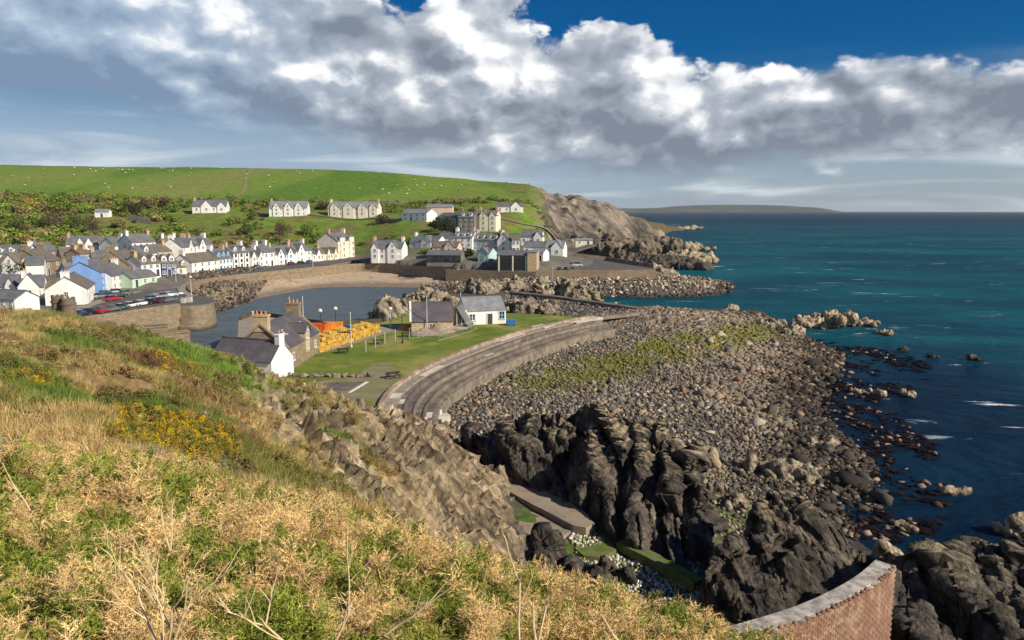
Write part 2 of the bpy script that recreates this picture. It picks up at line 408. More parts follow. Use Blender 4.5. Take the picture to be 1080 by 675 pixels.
# ------------------------------------------------------------------ the setting: sea
M_SEA = sea_mat()
def make_sea():
    # one sheet, finer near the land, out to the horizon 17 km off
    rr = np.concatenate([np.linspace(0, 600, 40), np.geomspace(620, 17000, 60)])
    th = np.linspace(0, 2 * math.pi, 97)[:-1]
    V = np.array([(r * math.sin(t), r * math.cos(t), 0.0) for r in rr[1:] for t in th] + [(0, 0, 0)])
    n = len(th); F = [(i * n + j, (i + 1) * n + j, (i + 1) * n + (j + 1) % n, i * n + (j + 1) % n) for i in range(len(rr) - 2) for j in range(n)]
    F = np.array(F)[:, ::-1]
    me = mesh_np('sea', V[:-1], F, [M_SEA])
    o = inst('sea', me); tag(o, kind='structure'); return o
make_sea()

# ------------------------------------------------------------------ near headland
HC = []
for a in [(0,675,5.0),(270,675,4.6),(540,675,4.6),(750,675,5.2),(-150,675,5.4),(900,700,5.4),(0,560,8.5),(250,560,6.5),(400,600,6.2),(550,640,5.8),
          (250,512,9),(400,558,8),(500,592,7.4),(600,622,7),(700,652,6.4),(755,672,6),(0,460,14),(100,480,13),(-150,470,14)]:
    p = W(*a); HC.append((p.x, p.y, p.z - (0.72 if a[2] < 5.3 and a[1] > 670 else (1.6 if a[0] >= 500 and a[2] < 8 else (1.4 if a[0] >= 250 else 1.0)))))
for a in [(0,400,25),(0,335,55),(120,400,30),(200,450,24),(250,470,24),(80,345,55),(150,351,55),(200,366,54),(250,387,56),(300,403,62),(350,416,65),(400,431,66),
          (440,445,66),(470,462,65),(500,487,63),(525,517,60),(540,546,56),(548,580,51),(548,602,48),(300,440,46),(350,450,48),(400,470,48),(450,490,50),(480,520,50),
          (510,560,48),(450,540,42),(400,520,37),(350,500,32),(300,480,29),(300,460,35),(500,600,41),(470,585,38),(440,565,34),(400,545,28),(350,525,24),(540,612,44),
          (-100,335,50),(60,370,38),(180,400,38),(240,425,36)]:
    p = W(*a); HC.append((p.x, p.y, p.z - 0.12))
HC += [(-60,75,14),(-60,95,8),(-60,115,5),(-30,76,11),(-30,90,5),(-45,72,14),(-20,80,7),(-20,88,4),(-10,78,5),(-8,84,3),(-75,130,4.5),(-90,135,5),
       (2,14,19.6),(2,22,13.8),(2,30,8.2),(2,38,3.6),(2,46,1.2),(8,10,20.3),(8,18,14),(8,26,8),(8,34,3),(8,45,-1),(15,6,21),(15,14,14),(15,22,7),(15,28,3),(15,40,-3),
       (-4,26,16.3),(-60,30,24),(-80,55,22),(-50,10,27),(-20,3,26.5),(0,-5,26.3),(20,-5,24),(-20,-10,28),(-90,90,14),(-100,120,9),(25,10,12),(30,20,3),(30,40,-5),(40,5,5),
       (5,52,-1),(4,58,-1),(3,64,0),(0,70,1),(-4,76,2.5),(20,60,-6),(5,70,-3)]
H_RBF = RBF(HC, 0.004)
NT, NR = 600, 640
h_th = np.linspace(R(-64), R(60), NT); h_r = np.geomspace(1.3, 120, NR)
TH, RR = np.meshgrid(h_th, h_r, indexing='ij')
HX = RR * np.sin(TH); HY = RR * np.cos(TH)
HZ = H_RBF(HX, HY)
P2 = np.stack([HX.ravel(), HY.ravel(), np.zeros(HX.size)], 1)
near = sstep(RR, 22, 10)
tuss = 0.16 * fbm(P2 / 1.3, 3, 5) + 0.38 * fbm(P2 / 3.4, 3, 6) + 0.75 * fbm(P2 / 8.0, 4, 9) * 1.0
HZ = HZ + (tuss.reshape(HX.shape)) * (0.55 + 0.6 * (1 - near)) * sstep(RR, 3, 9)
HZ += near * 0.20 * fbm(P2 / 1.1, 2, 31).reshape(HX.shape)
# the slumped earth scar on the slope
sc = W(118, 403, 30); sx, sy = sc.x, sc.y
du = (HX - sx) * 0.95 + (HY - sy) * 0.3; dv = -(HX - sx) * 0.3 + (HY - sy) * 0.95
scar = 2.0 * np.exp(-(du / 5.0) ** 2) * (sstep(dv, -2.2, 0.9) * sstep(dv, 1.6, 1.0))
HZ -= 1.0 * scar
SCAR = np.exp(-(du / 5.2) ** 2 - ((dv - 0.2) / 1.7) ** 2)
HV = np.stack([HX, HY, HZ], -1).reshape(-1, 3)
HF = grid_faces(NT, NR)[:, ::-1]
hn = vnormals(HV, HF)
slope = np.sqrt(np.maximum(0, 1 - hn[:, 2] ** 2)) / np.maximum(hn[:, 2], .05)
wob = fbm(HV / 5.0, 4, 71)
# rock shows on the steep seaward flank
zone = sstep(HV[:, 0] + 0.38 * (HV[:, 1] - 45) + 3.0 * wob, -11.5, -4.5) * sstep(HV[:, 1], 20, 28)
rock = np.clip(zone * sstep(slope + 0.30 * wob + .25 * fbm(HV / 1.6, 3, 73), 0.62, 0.98), 0, 1)
zone2 = sstep(HV[:, 0] + 0.38 * (HV[:, 1] - 45), -21, -13) * sstep(HV[:, 1], 24, 32)
rock = np.maximum(rock, .9 * zone2 * sstep(ridged(HV / np.array([2.6, 2.6, 5.0]), 4, 77) + .5 * wob, .95, 1.35) * sstep(slope, .3, .55))
low = sstep(HV[:, 2], 7.0, 4.5) * sstep(HV[:, 0], -12, -6)
rock = np.maximum(rock, low * zone)
q = HV @ np.array(Vector((.62, -.28, -.73)).to_track_quat('Z', 'Y').to_matrix()); q[:, 2] *= .24      # drawn out down the fall line
wq = q + .5 * np.stack([fbm(HV / 2.5, 3, 61), fbm(HV / 2.5 + 40, 3, 62), fbm(HV / 2.5 + 80, 3, 63)], 1)
f1, f2, c1, t1 = worley(wq / 1.9, 46); g1, g2, c2, t2 = worley(wq / .7, 47)
disp = .7 * (c1 - .5) + .9 * t1 + .42 * t2 + .25 * (c2 - .5) - .3 * np.exp(-(f2 - f1) * 8) + 0.30 * ridged(q / 2.3, 5, 40, 0.55) + 0.45 * fbm(HV / 5.0, 3, 44)
HV = HV + hn * (rock * disp)[:, None]
hn = vnormals(HV, HF)
def lerp(a, b, t): return a + (np.asarray(b) - a) * t[:, None]
YB = []   # flowering gorse patches: centre and radius
for a, b, D, r in [(182,478,23.5,1.9),(165,466,25,1.2),(206,490,21.5,1.0),(150,484,21,.9),(22,402,26,.8),(178,394,45,1.5),(190,402,42,1.0),(214,474,25,1.1),(165,505,14,.5),(225,512,13,.4)]:
    p = W(a, b, D); YB.append((p.x, p.y, r))
gp = W(215, 372, 52); GX, GY = gp.x, gp.y
def head_cover(Pn, rk=None):
    """albedo of the vegetation mosaic at points"""
    a = fbm(Pn / 6.0, 4, 101); b_ = fbm(Pn / 2.2, 4, 113); c = fbm(Pn / 11.0, 3, 127)
    col = np.tile(np.array([.44, .32, .135]), (len(Pn), 1))
    col = lerp(col, (.20, .20, .05), sstep(a + .5 * b_, -.06, .30))
    col = lerp(col, (.22, .125, .065), sstep(c + .6 * b_, .06, .42))
    col = lerp(col, (.12, .175, .03), sstep(-a + .7 * c, .14, .46))
    col = lerp(col, (.40, .34, .22), sstep(b_ - .3 * c, .25, .7))
    g = np.exp(-(((Pn[:, 0] - GX) / 5.5) ** 2 + ((Pn[:, 1] - GY) / 5.5) ** 2))
    col = lerp(col, (.14, .24, .035), np.clip(g * 1.3 + .3 * b_ * g, 0, .92))
    for x, y, r in YB:
        d = np.hypot(Pn[:, 0] - x, (Pn[:, 1] - y) * .7) / r
        col = lerp(col, (.36, .29, .03), .5 * sstep(d + .5 * b_, 1.1, .4))
    return col * (1 + .22 * fbm(Pn / .7, 2, 131))[:, None]
hc = head_cover(HV) * 0.8
rc = np.tile(np.array([.25, .195, .125]), (len(HV), 1)); rb = fbm(q / 1.4, 4, 150)
rc = lerp(rc, (.11, .085, .058), sstep(rb, -.05, .35)); rc = lerp(rc, (.40, .34, .24), sstep(-rb + .3 * wob, .2, .6))
rc = lerp(rc, (.19, .20, .06), .85 * sstep(hn[:, 2] + .45 * fbm(HV / 1.8, 3, 160), .52, .74))
rc = lerp(rc, (.10, .09, .08), .9 * sstep(HV[:, 2] + wob, 3.6, 2.4))
hc = lerp(hc, rc, rock[:, None][:, 0])
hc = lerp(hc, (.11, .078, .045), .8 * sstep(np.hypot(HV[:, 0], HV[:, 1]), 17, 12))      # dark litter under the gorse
hc = lerp(hc, (.10, .06, .038), np.clip(SCAR.ravel() * 1.2, 0, .95))
M_HEAD = cover_mat('headland_cover', 2.6, 0.92, 0.8, 0.10, 0.42, 0.9)
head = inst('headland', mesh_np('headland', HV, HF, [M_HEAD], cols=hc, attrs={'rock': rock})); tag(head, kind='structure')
head.data.polygons.foreach_set('use_smooth', (rock[HF].mean(axis=1) < .35))

def sample_head(n, rlo, rhi, power=1.0, amax=R(52)):
    """random places on the headland, spread by r**power; returns points, normals, rock share"""
    u = RNG.random(n); r = (rlo ** power + u * (rhi ** power - rlo ** power)) ** (1 / power)
    t = RNG.uniform(R(-50), amax, n)
    fi = (t - h_th[0]) / (h_th[1] - h_th[0]); fj = np.log(r / h_r[0]) / math.log(h_r[1] / h_r[0])
    i = np.clip(fi.astype(int), 0, NT - 2); j = np.clip(fj.astype(int), 0, NR - 2); fi = (fi - i)[:, None]; fj = (fj - j)[:, None]
    def at(A):
        A = A.reshape(NT, NR, -1); return A[i, j] * (1 - fi) * (1 - fj) + A[i + 1, j] * fi * (1 - fj) + A[i, j + 1] * (1 - fi) * fj + A[i + 1, j + 1] * fi * fj
    return at(HV), at(hn), at(rock)[:, 0], at(SCAR.reshape(-1))[:, 0]

# ------------------------------------------------------------------ shore: shingle, cove and harbour floor
SC_ = []
for pts, z in [([(440,440),(480,415),(530,388),(575,362),(615,342),(690,326)], 3.0),
               ([(800,327),(835,350),(880,375),(862,400),(850,430),(880,460),(905,490),(915,510),(880,545),(930,590)], 0.0),
               ([(210,305),(250,295.5),(300,290),(390,283.5),(480,288)], 3.7),
               ([(190,352),(235,327),(270,315),(330,304),(400,303),(470,305)], 0.0),
               ([(500,303),(600,302),(690,302)], 3.0), ([(740,304)], 1.6),
               ([(600,315),(700,313),(770,303),(775,297),(720,292)], 0.0), ([(600,292),(560,294),(660,292)], 4.0),
               ([(450,312),(560,312)], 2.8), ([(500,325),(430,325),(560,325)], 3.4), ([(640,318),(720,321),(780,318)], -1.2),
               ([(620,328),(680,330)], 2.4), ([(560,525),(530,505)], 2.6), ([(620,553)], 2.2), ([(650,590)], 1.2), ([(740,635)], 0.8), ([(800,600)], .6),
               ([(620,470),(700,420),(640,400)], 1.9), ([(760,400),(780,440)], 1.1), ([(560,430)], 2.3), ([(820,480)], .5), ([(740,500)], .9)]:
    for a in pts:
        p = G(a[0], a[1], z); SC_.append((p.x, p.y, z - 0.25))
for a in [(800,327),(835,350),(880,375),(862,400),(850,430),(880,460),(905,490),(915,510)]:
    p = G(a[0], a[1], 0); SC_ += [(p.x + 12, p.y, -1.3), (p.x + 40, p.y, -6)]
SC_ += [(-60,y,-3) for y in (170,190,210,230,250)] + [(-40,y,-3) for y in (170,200,230,250)] + [(-30,175,-3),(-28,250,-1.5)]
SC_ += [(-20,100,2),(-20,120,2),(-10,140,2),(-40,100,2),(-40,140,2),(-75,140,-2),(-85,160,-2),(5,40,-2),(25,45,-3),(45,45,-5),(70,60,-6),(110,100,-8),(110,250,-8),(110,330,-6),(100,310,-2),
        (-100,240,4.5),(-90,270,4.5),(-60,320,4.5),(0,300,4),(40,300,4),(60,300,2.5),(-110,200,4),(5,48,.5)]
S_RBF = RBF(SC_, 0.002)
sxs = np.arange(-112, 112, 0.85); sys_ = np.arange(38, 332, 0.95)
SX, SY = np.meshgrid(sxs, sys_, indexing='ij'); SZ = S_RBF(SX, SY)
SPt = np.stack([SX.ravel(), SY.ravel(), np.zeros(SX.size)], 1)
lawn_in = in_poly(SX, SY, [(-60, 80), (-14.8, 80), (-10, 109), (3.5, 136), (15, 152), (-60, 152)])
harb = sstep(SX, -22, -30) * sstep(SY, 150, 165)
amp = np.where(SX < -20, 0.18, 0.32)
SZ = SZ + amp * fbm(SPt / 6.0, 4, 205).reshape(SX.shape) + 0.16 * ridged(SPt / 2.4, 3, 211).reshape(SX.shape)
# rougher, weed-covered rock at the harbour's inner corner
cr = G(228, 306, 1); crk = np.exp(-(((SX - cr.x) / 11) ** 2 + ((SY - cr.y) / 26) ** 2))
SZ += crk * (0.8 + 0.9 * ridged(SPt / 5.0, 4, 220).reshape(SX.shape))
SV = np.stack([SX, SY, SZ], -1).reshape(-1, 3); SF = grid_faces(len(sxs), len(sys_))[:, ::-1]
SF = SF[~lawn_in.ravel()[SF].all(axis=1)]
x, y, z = SV.T
n1 = fbm(SV / 9.0, 4, 230); n2 = fbm(SV / 2.5, 3, 233)
scol = np.tile(np.array([.085, .075, .065]), (len(SV), 1))
scol = lerp(scol, (.065, .058, .05), sstep(z + .5 * n1, 1.0, .2))
scol = lerp(scol, (.025, .02, .018), sstep(z, .25, -.15))
# weed strip across the shingle
def weed(Pn):
    a, b_ = G(840, 340, 1), G(560, 410, 2); d = np.array([b_.x - a.x, b_.y - a.y]); L = np.hypot(*d); d /= L
    t = (Pn[:, 0] - a.x) * d[0] + (Pn[:, 1] - a.y) * d[1]; s = -(Pn[:, 0] - a.x) * d[1] + (Pn[:, 1] - a.y) * d[0]
    n = fbm(Pn / 8.0, 4, 260)
    return sstep(np.abs(s + 5 * n) , 10, 2) * sstep(t, -6, 6) * sstep(t, L + 12, L - 10) * np.clip(.7 + n, 0, 1)
scol = lerp(scol, (.09, .105, .02), .8 * weed(SV))
hb = sstep(x, -15, -26) * sstep(y, 172, 182)
sand = np.tile(np.array([.40, .315, .225]), (len(SV), 1)); sand = lerp(sand, (.20, .155, .115), sstep(z + .5 * n1, 1.5, .5)); sand = lerp(sand, (.10, .085, .065), .8 * sstep(n1 + .5 * n2, .25, .5) * sstep(z, 1.2, 2.0))
sand = lerp(sand, (.07, .06, .045), np.clip(crk.ravel() * 1.5 + .35 * n2 * (crk.ravel() > .1), 0, 1))
scol = lerp(scol, sand, hb)
cove = sstep(y, 66, 60) * sstep(x, 26, 18)
scol = lerp(scol, (.10, .10, .06), cove)
gr = sstep(n2 + .3 * n1, -.05, .3) * cove
scol = lerp(scol, (.07, .12, .02), gr)
M_SHORE = cover_mat('shore_cover', 1.4, 0.9, 0.8, 0.10, 0.45)
shore = inst('shingle_shore', mesh_np('shingle_shore', SV, SF, [M_SHORE], cols=scol)); tag(shore, kind='structure')
def shore_z(x, y):
    i = np.clip(((x - sxs[0]) / .85).astype(int), 0, len(sxs) - 2); j = np.clip(((y - sys_[0]) / .95).astype(int), 0, len(sys_) - 2)
    fi = (x - sxs[i]) / .85; fj = (y - sys_[j]) / .95
    return SZ[i, j] * (1 - fi) * (1 - fj) + SZ[i + 1, j] * fi * (1 - fj) + SZ[i, j + 1] * (1 - fi) * fj + SZ[i + 1, j + 1] * fi * fj

# ------------------------------------------------------------------ hillside and far cliff
HOUSES = []          # filled by the table below: (px, py, depth) of every house so that the ground meets it
def hill_points():
    C = []
    for a in [(0,258,300),(100,256,320),(200,256,345),(300,258,360),(380,258,370),(-100,250,300),(0,216,420),(100,215,430),(200,227,415),(280,230,415),(380,230,420),(160,235,390),(0,236,360),(100,236,370),
              (0,203,500),(200,208,500),(380,212,480),(-120,210,450),(-120,178,900),
              (-60,176,900),(0,177,900),(100,178,880),(200,181,850),(270,180,830),(380,183,780),(450,187,720),(500,190,650),(540,193,600),(560,195,560),(600,202,540),(620,201,545),(640,205,548),(660,211,560),(680,223,590),(700,234,640),
              (600,250,470),(620,247,490),(650,246,505),(680,247,545),(600,262,425),(640,262,425),(560,268,390),(620,268,400),(640,274,390),(700,265,430),(725,270,425),
              (430,236,395),(470,231,410),(545,226,420),(580,240,420),(592,258,405),(560,215,450),(590,212,490),(460,207,520),(540,204,530),(420,250,360),(360,245,390),(520,250,350),(570,232,430),(605,236,470),(575,205,500)]:
        p = W(*a); C.append(tuple(p))
    for a in [(645,218,820),(662,224,900),(680,230,960),(700,235,1020),(716,239,1080),(728,241.2,1120)]:
        p = W(*a); C.append(tuple(p)); C.append((p.x + 45, p.y - 60, -6)); C.append((p.x + 50, p.y + 60, -6))
    for a in [(740,272),(765,279),(730,288),(690,288),(755,270),(715,258),(700,248)]:
        p = G(a[0], a[1], 0); C.append((p.x, p.y, -.4))
    for a, z in [((100,312),6),((165,298),6),((60,322),6),((0,330),6),((215,292),6),((300,282),6),((380,275),6),((440,282),6),((500,280),6),((560,275),6),((-60,330),6)]:
        p = G(a[0], a[1], z); C.append((p.x - 4, p.y + 4, 5.7))
    C += [(-60,190,-4),(-60,220,-4),(-55,250,-4),(-45,270,-4),(-65,165,-4),(-110,120,8),(-140,130,7),(-110,138,5.6),(0,255,-4),(30,270,-2),(60,300,-2),(-20,258,-4),(40,255,-4),
          (120,400,-10),(150,500,-15),(170,650,-12),(250,900,-20),(100,330,-6),(300,1400,-20),(180,1500,-20),
          (-600,1400,40),(-200,1400,30),(0,1200,5),(50,900,6),(100,850,-6),(-900,1000,70),(-500,500,48),(-350,300,26),(-300,200,18),(-250,150,14),(-1200,1800,60),(-200,900,45),(0,760,25),(80,720,-4)]
    for a, b_, D in HOUSES:
        p = W(a, b_, D); C.append(tuple(p))
    return C
# ------------------------------------------------------------------ house table (read before the ground is made)
def g6(a, b, z=6.0):
    p = G(a, b, z); return (a, b, p.y)
WHITE, CREAM, PINK, BLUE, LBLUE, NAVY, MINT, STONE, GREY, TEAL = 'white cream pink blue lblue navy mint stone greystone teal'.split()
HT = []
def Hs(name, label, a, b, dep, eave, rise, wall=WHITE, roof='slate', group='houses of the village', **o):
    """front wall from a to b (picture place and depth), depth, eaves height and roof rise in metres"""
    HT.append((name, label, a, b, dep, eave, rise, wall, roof, group, o))
sf = 'houses along the harbour front'
# harbour front, from the bend to the tall house
Hs('cottage', 'cream cottage with one white dormer beside the navy shopfront at the street corner', g6(187,291), g6(203,290), 6, 3.3, 2.4, CREAM, 'brown', sf, nw=2, dorm=1)
Hs('terraced_house', 'long low white house with plain grey roof nearest the bend of the harbour road', g6(203,290.5), g6(231,286.8), 8, 5.0, 3.0, WHITE, 'brown', sf, st=2, nw=4, ch='L')
Hs('terraced_house', 'white house with three pale blue dormers in its dark slate roof', g6(231.5,286.6), g6(246,284.6), 8, 5.2, 3.8, WHITE, 'slate', sf, st=2, nw=4, dorm=3, dcol=LBLUE, ch='LR', trim=LBLUE)
Hs('terraced_house', 'tall white house with black painted corner strips and window surrounds', g6(246.4,284.5), g6(264,282.6), 8, 7.0, 3.0, WHITE, 'slate', sf, st=3, nw=3, dorm=2, ch='LR', strips=True)
Hs('terraced_house', 'white cottage with two pointed wall gables beside the black striped house', g6(264.4,282.5), g6(278,281), 8, 4.8, 3.2, WHITE, 'slate', sf, st=2, nw=3, gab=[(.22,2.6,2.0),(.78,2.6,2.0)], ch='R')
Hs('terraced_house', 'narrow white house with yellow chimney set between two gabled cottages', g6(278.4,280.9), g6(290,279.8), 9, 6.2, 3.4, WHITE, 'slate', sf, st=2, nw=2, ch='LR')
Hs('terraced_house', 'white house with big twin gables and pale blue window trim on the harbour front', g6(290.4,279.7), g6(312,277.8), 8, 4.8, 3.8, WHITE, 'slate', sf, st=2, nw=3, gab=[(.25,3.2,2.4),(.72,3.2,2.4)], ch='LR', trim=LBLUE)
Hs('terraced_house', 'white house with one wide gable and a pink chimney on the harbour front', g6(312.4,277.7), g6(329,276), 9, 5.6, 4.0, WHITE, 'slate', sf, st=2, nw=3, gab=[(.3,4.4,3.2)], ch='LR')
Hs('cottage', 'low white cottage with a single wall gable left of the smallest cream cottage', g6(329.4,276), g6(342,274.8), 7, 3.6, 2.6, WHITE, 'slate', sf, nw=3, gab=[(.5,2.6,2.2)], ch='R')
Hs('cottage', 'smallest cream white cottage with two steep dormers beside the tall gabled house', g6(342.4,274.8), g6(357,273.2), 7, 3.4, 2.6, CREAM, 'brown', sf, nw=3, gab=[(.25,2.2,2.2),(.75,2.2,2.2)])
Hs('tall_house', 'tall cream three storey house with twin bay towers at the end of the harbour front', g6(357,273), g6(374,271), 11, 9.2, 4.2, CREAM, 'slate', sf, st=3, nw=2, bays=(.22,.78), ch='LR')
Hs('villa', 'white villa with a steep front gable and white chimneys beside the round bush', W(391,273.5,300) and (391,273.5,302), (424,273.5,300), 8, 5.2, 3.4, WHITE, 'slate', sf, st=2, nw=4, gab=[(.72,4.4,3.0),(.15,3.0,2.2)], ch='LR')
# second row behind the harbour front
r2 = 'houses in the second row of the village'
Hs('house', 'white house with wide roof and twin chimneys high behind the stone gable', (140,271,262), (165,269,270), 8, 5.6, 3.2, WHITE, 'slate', r2, st=2, nw=4, ch='LR')
Hs('house', 'small white house half hidden below the white house with twin chimneys', (148,279,238), (166,277,244), 7, 3.8, 2.6, WHITE, 'slate', r2, nw=3, dorm=1)
Hs('house', 'honey coloured house with brown roof right of the stone gable', (164,278,248), (181,276,254), 7, 4.4, 2.4, 'honey', 'brown', r2, st=2, nw=3, ch='R')
Hs('house', 'white house with a tan chimney behind the honey coloured house', (177,272,275), (192,271,280), 8, 5.4, 3.2, WHITE, 'brown', r2, st=2, nw=3, ch='LR')
Hs('house', 'white house with steep side gable behind the long low white house', (193,275,272), (206,272,284), 8, 5.4, 3.6, WHITE, 'slate', r2, st=2, nw=3, gab=[(.6,4,3)], ch='LR')
Hs('house', 'white gabled house with white chimney behind the blue dormer house', (207,271,295), (225,268,305), 8, 4.8, 3.8, WHITE, 'slate', r2, st=2, nw=3, gab=[(.35,3.4,2.6)], ch='LR')
Hs('house', 'white house with grey roof facing the street left of the navy shop', (150,293,212), (170,291,218), 7, 4.4, 2.6, WHITE, 'brown', r2, st=2, nw=3, ch='L', dorm=2)
Hs('shop', 'narrow shop with navy painted front at the street corner', (171,291.5,219), (187,290.5,222), 7, 4.4, 2.4, NAVY, 'slate', r2, st=2, nw=3, dorm=2)
# around the main street on the left
lv = 'houses around the main street'
Hs('house', 'big house with plain sky blue gable wall facing the harbour car park', (108,309.5,196), (118,304.5,206), 9.5, 6.6, 3.2, BLUE, 'slate', lv, st=3, nw=3, ch='L', blunt=True)
Hs('house', 'low pale blue house with a sloping side roof left of the big blue house', (60,297,210), (76,298,206), 7, 3.6, 2.6, LBLUE, 'slate', lv, nw=2, gab=[(.6,4.2,2.4)])
Hs('house', 'white house with bright gable and chimney in front of the blue house', (93,322,174), (101,314,188), 8.6, 4.6, 3.4, WHITE, 'brown', lv, st=2, nw=3, ch='L')
Hs('house', 'white fronted cafe house beside the big blue house', (119,306.5,200), (139,301,212), 8, 4.6, 3.2, WHITE, 'slate', lv, st=2, nw=4, ch='R')
Hs('house', 'brown stone house with steep bare gable above the mint green building', (137,301,212), (152,294,228), 9, 6.8, 4.4, STONE, 'brown', lv, st=2, nw=3, ch='L')
Hs('house', 'long mint green building below the stone gable beside the street', (140,304,204), (166,299,214), 5, 3.0, 2.0, MINT, 'slate', lv, nw=3)
Hs('cottage', 'white cottage with two dark windows next to the round stone towers', (47,314,180), (66,313.5,180), 7, 3.0, 2.3, WHITE, 'brown', lv, nw=2, ch='R')
Hs('cottage', 'white cottage with one big pointed gable and long slate roof', (22,315,176), (47,314.5,178), 7, 3.2, 3.0, WHITE, 'slate', lv, nw=2, gab=[(.38,4.4,3.0)], ch='L')
Hs('cottage', 'white cottage with small gabled dormer behind the nearest cottage', (-6,313,182), (21,313,182), 7, 3.0, 3.0, WHITE, 'slate', lv, nw=2, gab=[(.7,2.6,2.2)])
Hs('cottage', 'nearest white cottage at the left edge with dark slate roof', (-10,327,160), (16,327,158), 6, 2.8, 1.9, WHITE, 'slate', lv, nw=3)
Hs('house', 'white house with blank bright wall and dark roof left of the stone house', (28,294,214), (47,293,216), 8, 4.6, 2.6, WHITE, 'slate', lv, st=2, nw=0)
Hs('house', 'white house with wide gable beside a garden bush at the left edge', (-4,292,214), (20,291,214), 8, 4.2, 2.6, WHITE, 'brown', lv, st=2, nw=2, gab=[(.68,5,2.8)])
Hs('house', 'large rubble stone house with broad brown roof left of the pale blue house', (47,291,222), (66,288,232), 11, 5.0, 4.2, STONE, 'brown', lv, st=2, nw=2, ch='LR')
Hs('house', 'stone house with broad mossy roof behind the big blue house', (66,281,248), (88,280,252), 9, 3.6, 3.6, STONE, 'brown', lv, nw=2, ch='R')
Hs('house', 'warm stone fronted house with tall chimneys above the blue gable', (86,282,246), (98,281,250), 7, 5.2, 2.0, 'honey', 'brown', lv, st=2, nw=2, ch='LR')
Hs('house', 'low house with dark roof between the blue gable and the stone gable', (98,283,240), (124,282,244), 7, 4.0, 2.6, 'honey', 'slate', lv, nw=3, ch='L')
Hs('house', 'grey roofed terrace with three white dormers at the far left', (-6,278,244), (30,277,246), 8, 3.6, 3.2, WHITE, 'slate', lv, nw=4, dorm=3, ch='R')
Hs('house', 'house with dark slate roof and tan chimney below the wooded slope', (44,276,256), (61,274,262), 8, 4.2, 3.4, GREY, 'slate', lv, nw=2, ch='L')
Hs('house', 'dark roofed house with two white gabled dormers at the foot of the scrub', (70,264,292), (104,263,296), 8, 2.6, 3.6, WHITE, 'slate', lv, nw=3, gab=[(.45,2.8,2.4),(.72,2.8,2.4)], ch='L')
Hs('house', 'grey roofed house with one white dormer below the hut on the slope', (105,264,290), (131,263,294), 8, 2.8, 3.0, WHITE, 'slate', lv, nw=3, dorm=1, ch='R')
Hs('house', 'white house with steep white side gable left of the twin chimney house', (122,270,272), (138,268,278), 8, 4.2, 3.4, WHITE, 'slate', lv, st=2, nw=2, ch='R')
Hs('cottage', 'cream cottage with grey roof behind the white cafe house', (100,291,226), (118,290,230), 7, 3.2, 2.4, CREAM, 'slate', lv, nw=2)
# houses on the hill
hl = 'houses on the hillside'
Hs('villa', 'white bungalow villa with dark hipped roof alone on the green terrace', (203,224.5,415), (239,224,418), 9, 3.6, 4.0, WHITE, 'slate', hl, nw=4, gab=[(.42,6,3.4),(.86,4.5,2.6)], ch='L')
Hs('villa', 'white villa with blue grey roofs and several gables on the terrace', (284,228,412), (324,227,414), 10, 4.6, 4.0, WHITE, 'grey', hl, st=2, nw=5, gab=[(.2,4,3),(.5,4.5,3.2),(.78,4.5,3.2)], ch='L')
Hs('villa', 'long cream villa with four pointed gables above the harbour front', (346,227.5,418), (398,227.5,416), 10, 4.8, 3.6, CREAM, 'grey', hl, st=2, nw=6, gab=[(.14,5,2.8),(.42,6,3.2),(.7,5,2.8),(.92,4.4,2.8)], ch='LR')
Hs('hut', 'small white hut standing alone among bushes on the slope', (100,229.5,380), (115,229,381), 4, 3.0, 1.4, WHITE, 'grey', hl, nw=1)
Hs('house', 'white house with blue shaded end wall left of the pink hall', (424,232,388), (450,234,380), 9, 4.2, 2.4, WHITE, 'grey', hl, st=2, nw=4)
Hs('hall', 'long pink hall with low grey roof on the hillside', (450,229,405), (477,229,405), 11, 5.6, 1.8, PINK, 'grey', hl, st=2, nw=0)
Hs('house', 'grey stone house with white dormers beside the cream turreted house', (483,244,358), (500,244,356), 10, 7.2, 3.0, GREY, 'slate', hl, st=3, nw=3, dorm=2, ch='LR')
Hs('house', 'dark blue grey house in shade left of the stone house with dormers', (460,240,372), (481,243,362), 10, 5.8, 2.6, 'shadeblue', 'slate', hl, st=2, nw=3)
Hs('tall_house', 'tall cream house with narrow lit gables on the slope above the village', (503,243.5,360), (523,243.5,358), 10, 8.0, 2.6, CREAM, 'brown', hl, st=3, nw=3, gab=[(.36,4.0,2.6),(.84,3.2,2.2)], ch='LR')
Hs('bungalow', 'white bungalow with two blocks alone below the bare crag', (524,224.5,425), (552,224,425), 9, 3.6, 2.2, WHITE, 'slate', hl, nw=4, gab=[(.72,6,3.0)])
# east village by the car park
ev = 'houses beyond the sand'
Hs('house', 'white three storey house with three roof dormers above the sand', (478,266,312), (498,266,310), 9, 6.6, 2.6, WHITE, 'slate', ev, st=3, nw=3, dorm=3, ch='LR')
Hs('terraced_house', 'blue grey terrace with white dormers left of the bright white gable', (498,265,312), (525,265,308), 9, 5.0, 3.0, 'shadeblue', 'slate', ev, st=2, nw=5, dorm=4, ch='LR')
Hs('house', 'white house with one large bright gable at the end of the terrace', (525,265,306), (541,265,304), 9, 4.6, 3.0, WHITE, 'brown', ev, st=2, nw=2, gab=[(.4,5.4,3.4)], ch='L')
Hs('house', 'narrow tall white house right of the bright gabled house', (540,267,300), (548,267,300), 7, 5.8, 2.0, WHITE, 'brown', ev, st=2, nw=2)
Hs('bungalow', 'white bungalow with grey roof and small gable near the shaded road', (432,262,328), (461,262,322), 9, 3.0, 2.8, WHITE, 'slate', ev, nw=3, gab=[(.62,5,2.6)], ch='L')
Hs('house', 'pink house with one square gable above the dark glazed front', (456,271,296), (482,271,294), 8, 4.2, 2.2, PINK, 'brown', ev, st=2, nw=3, gab=[(.7,4.2,2.6)])
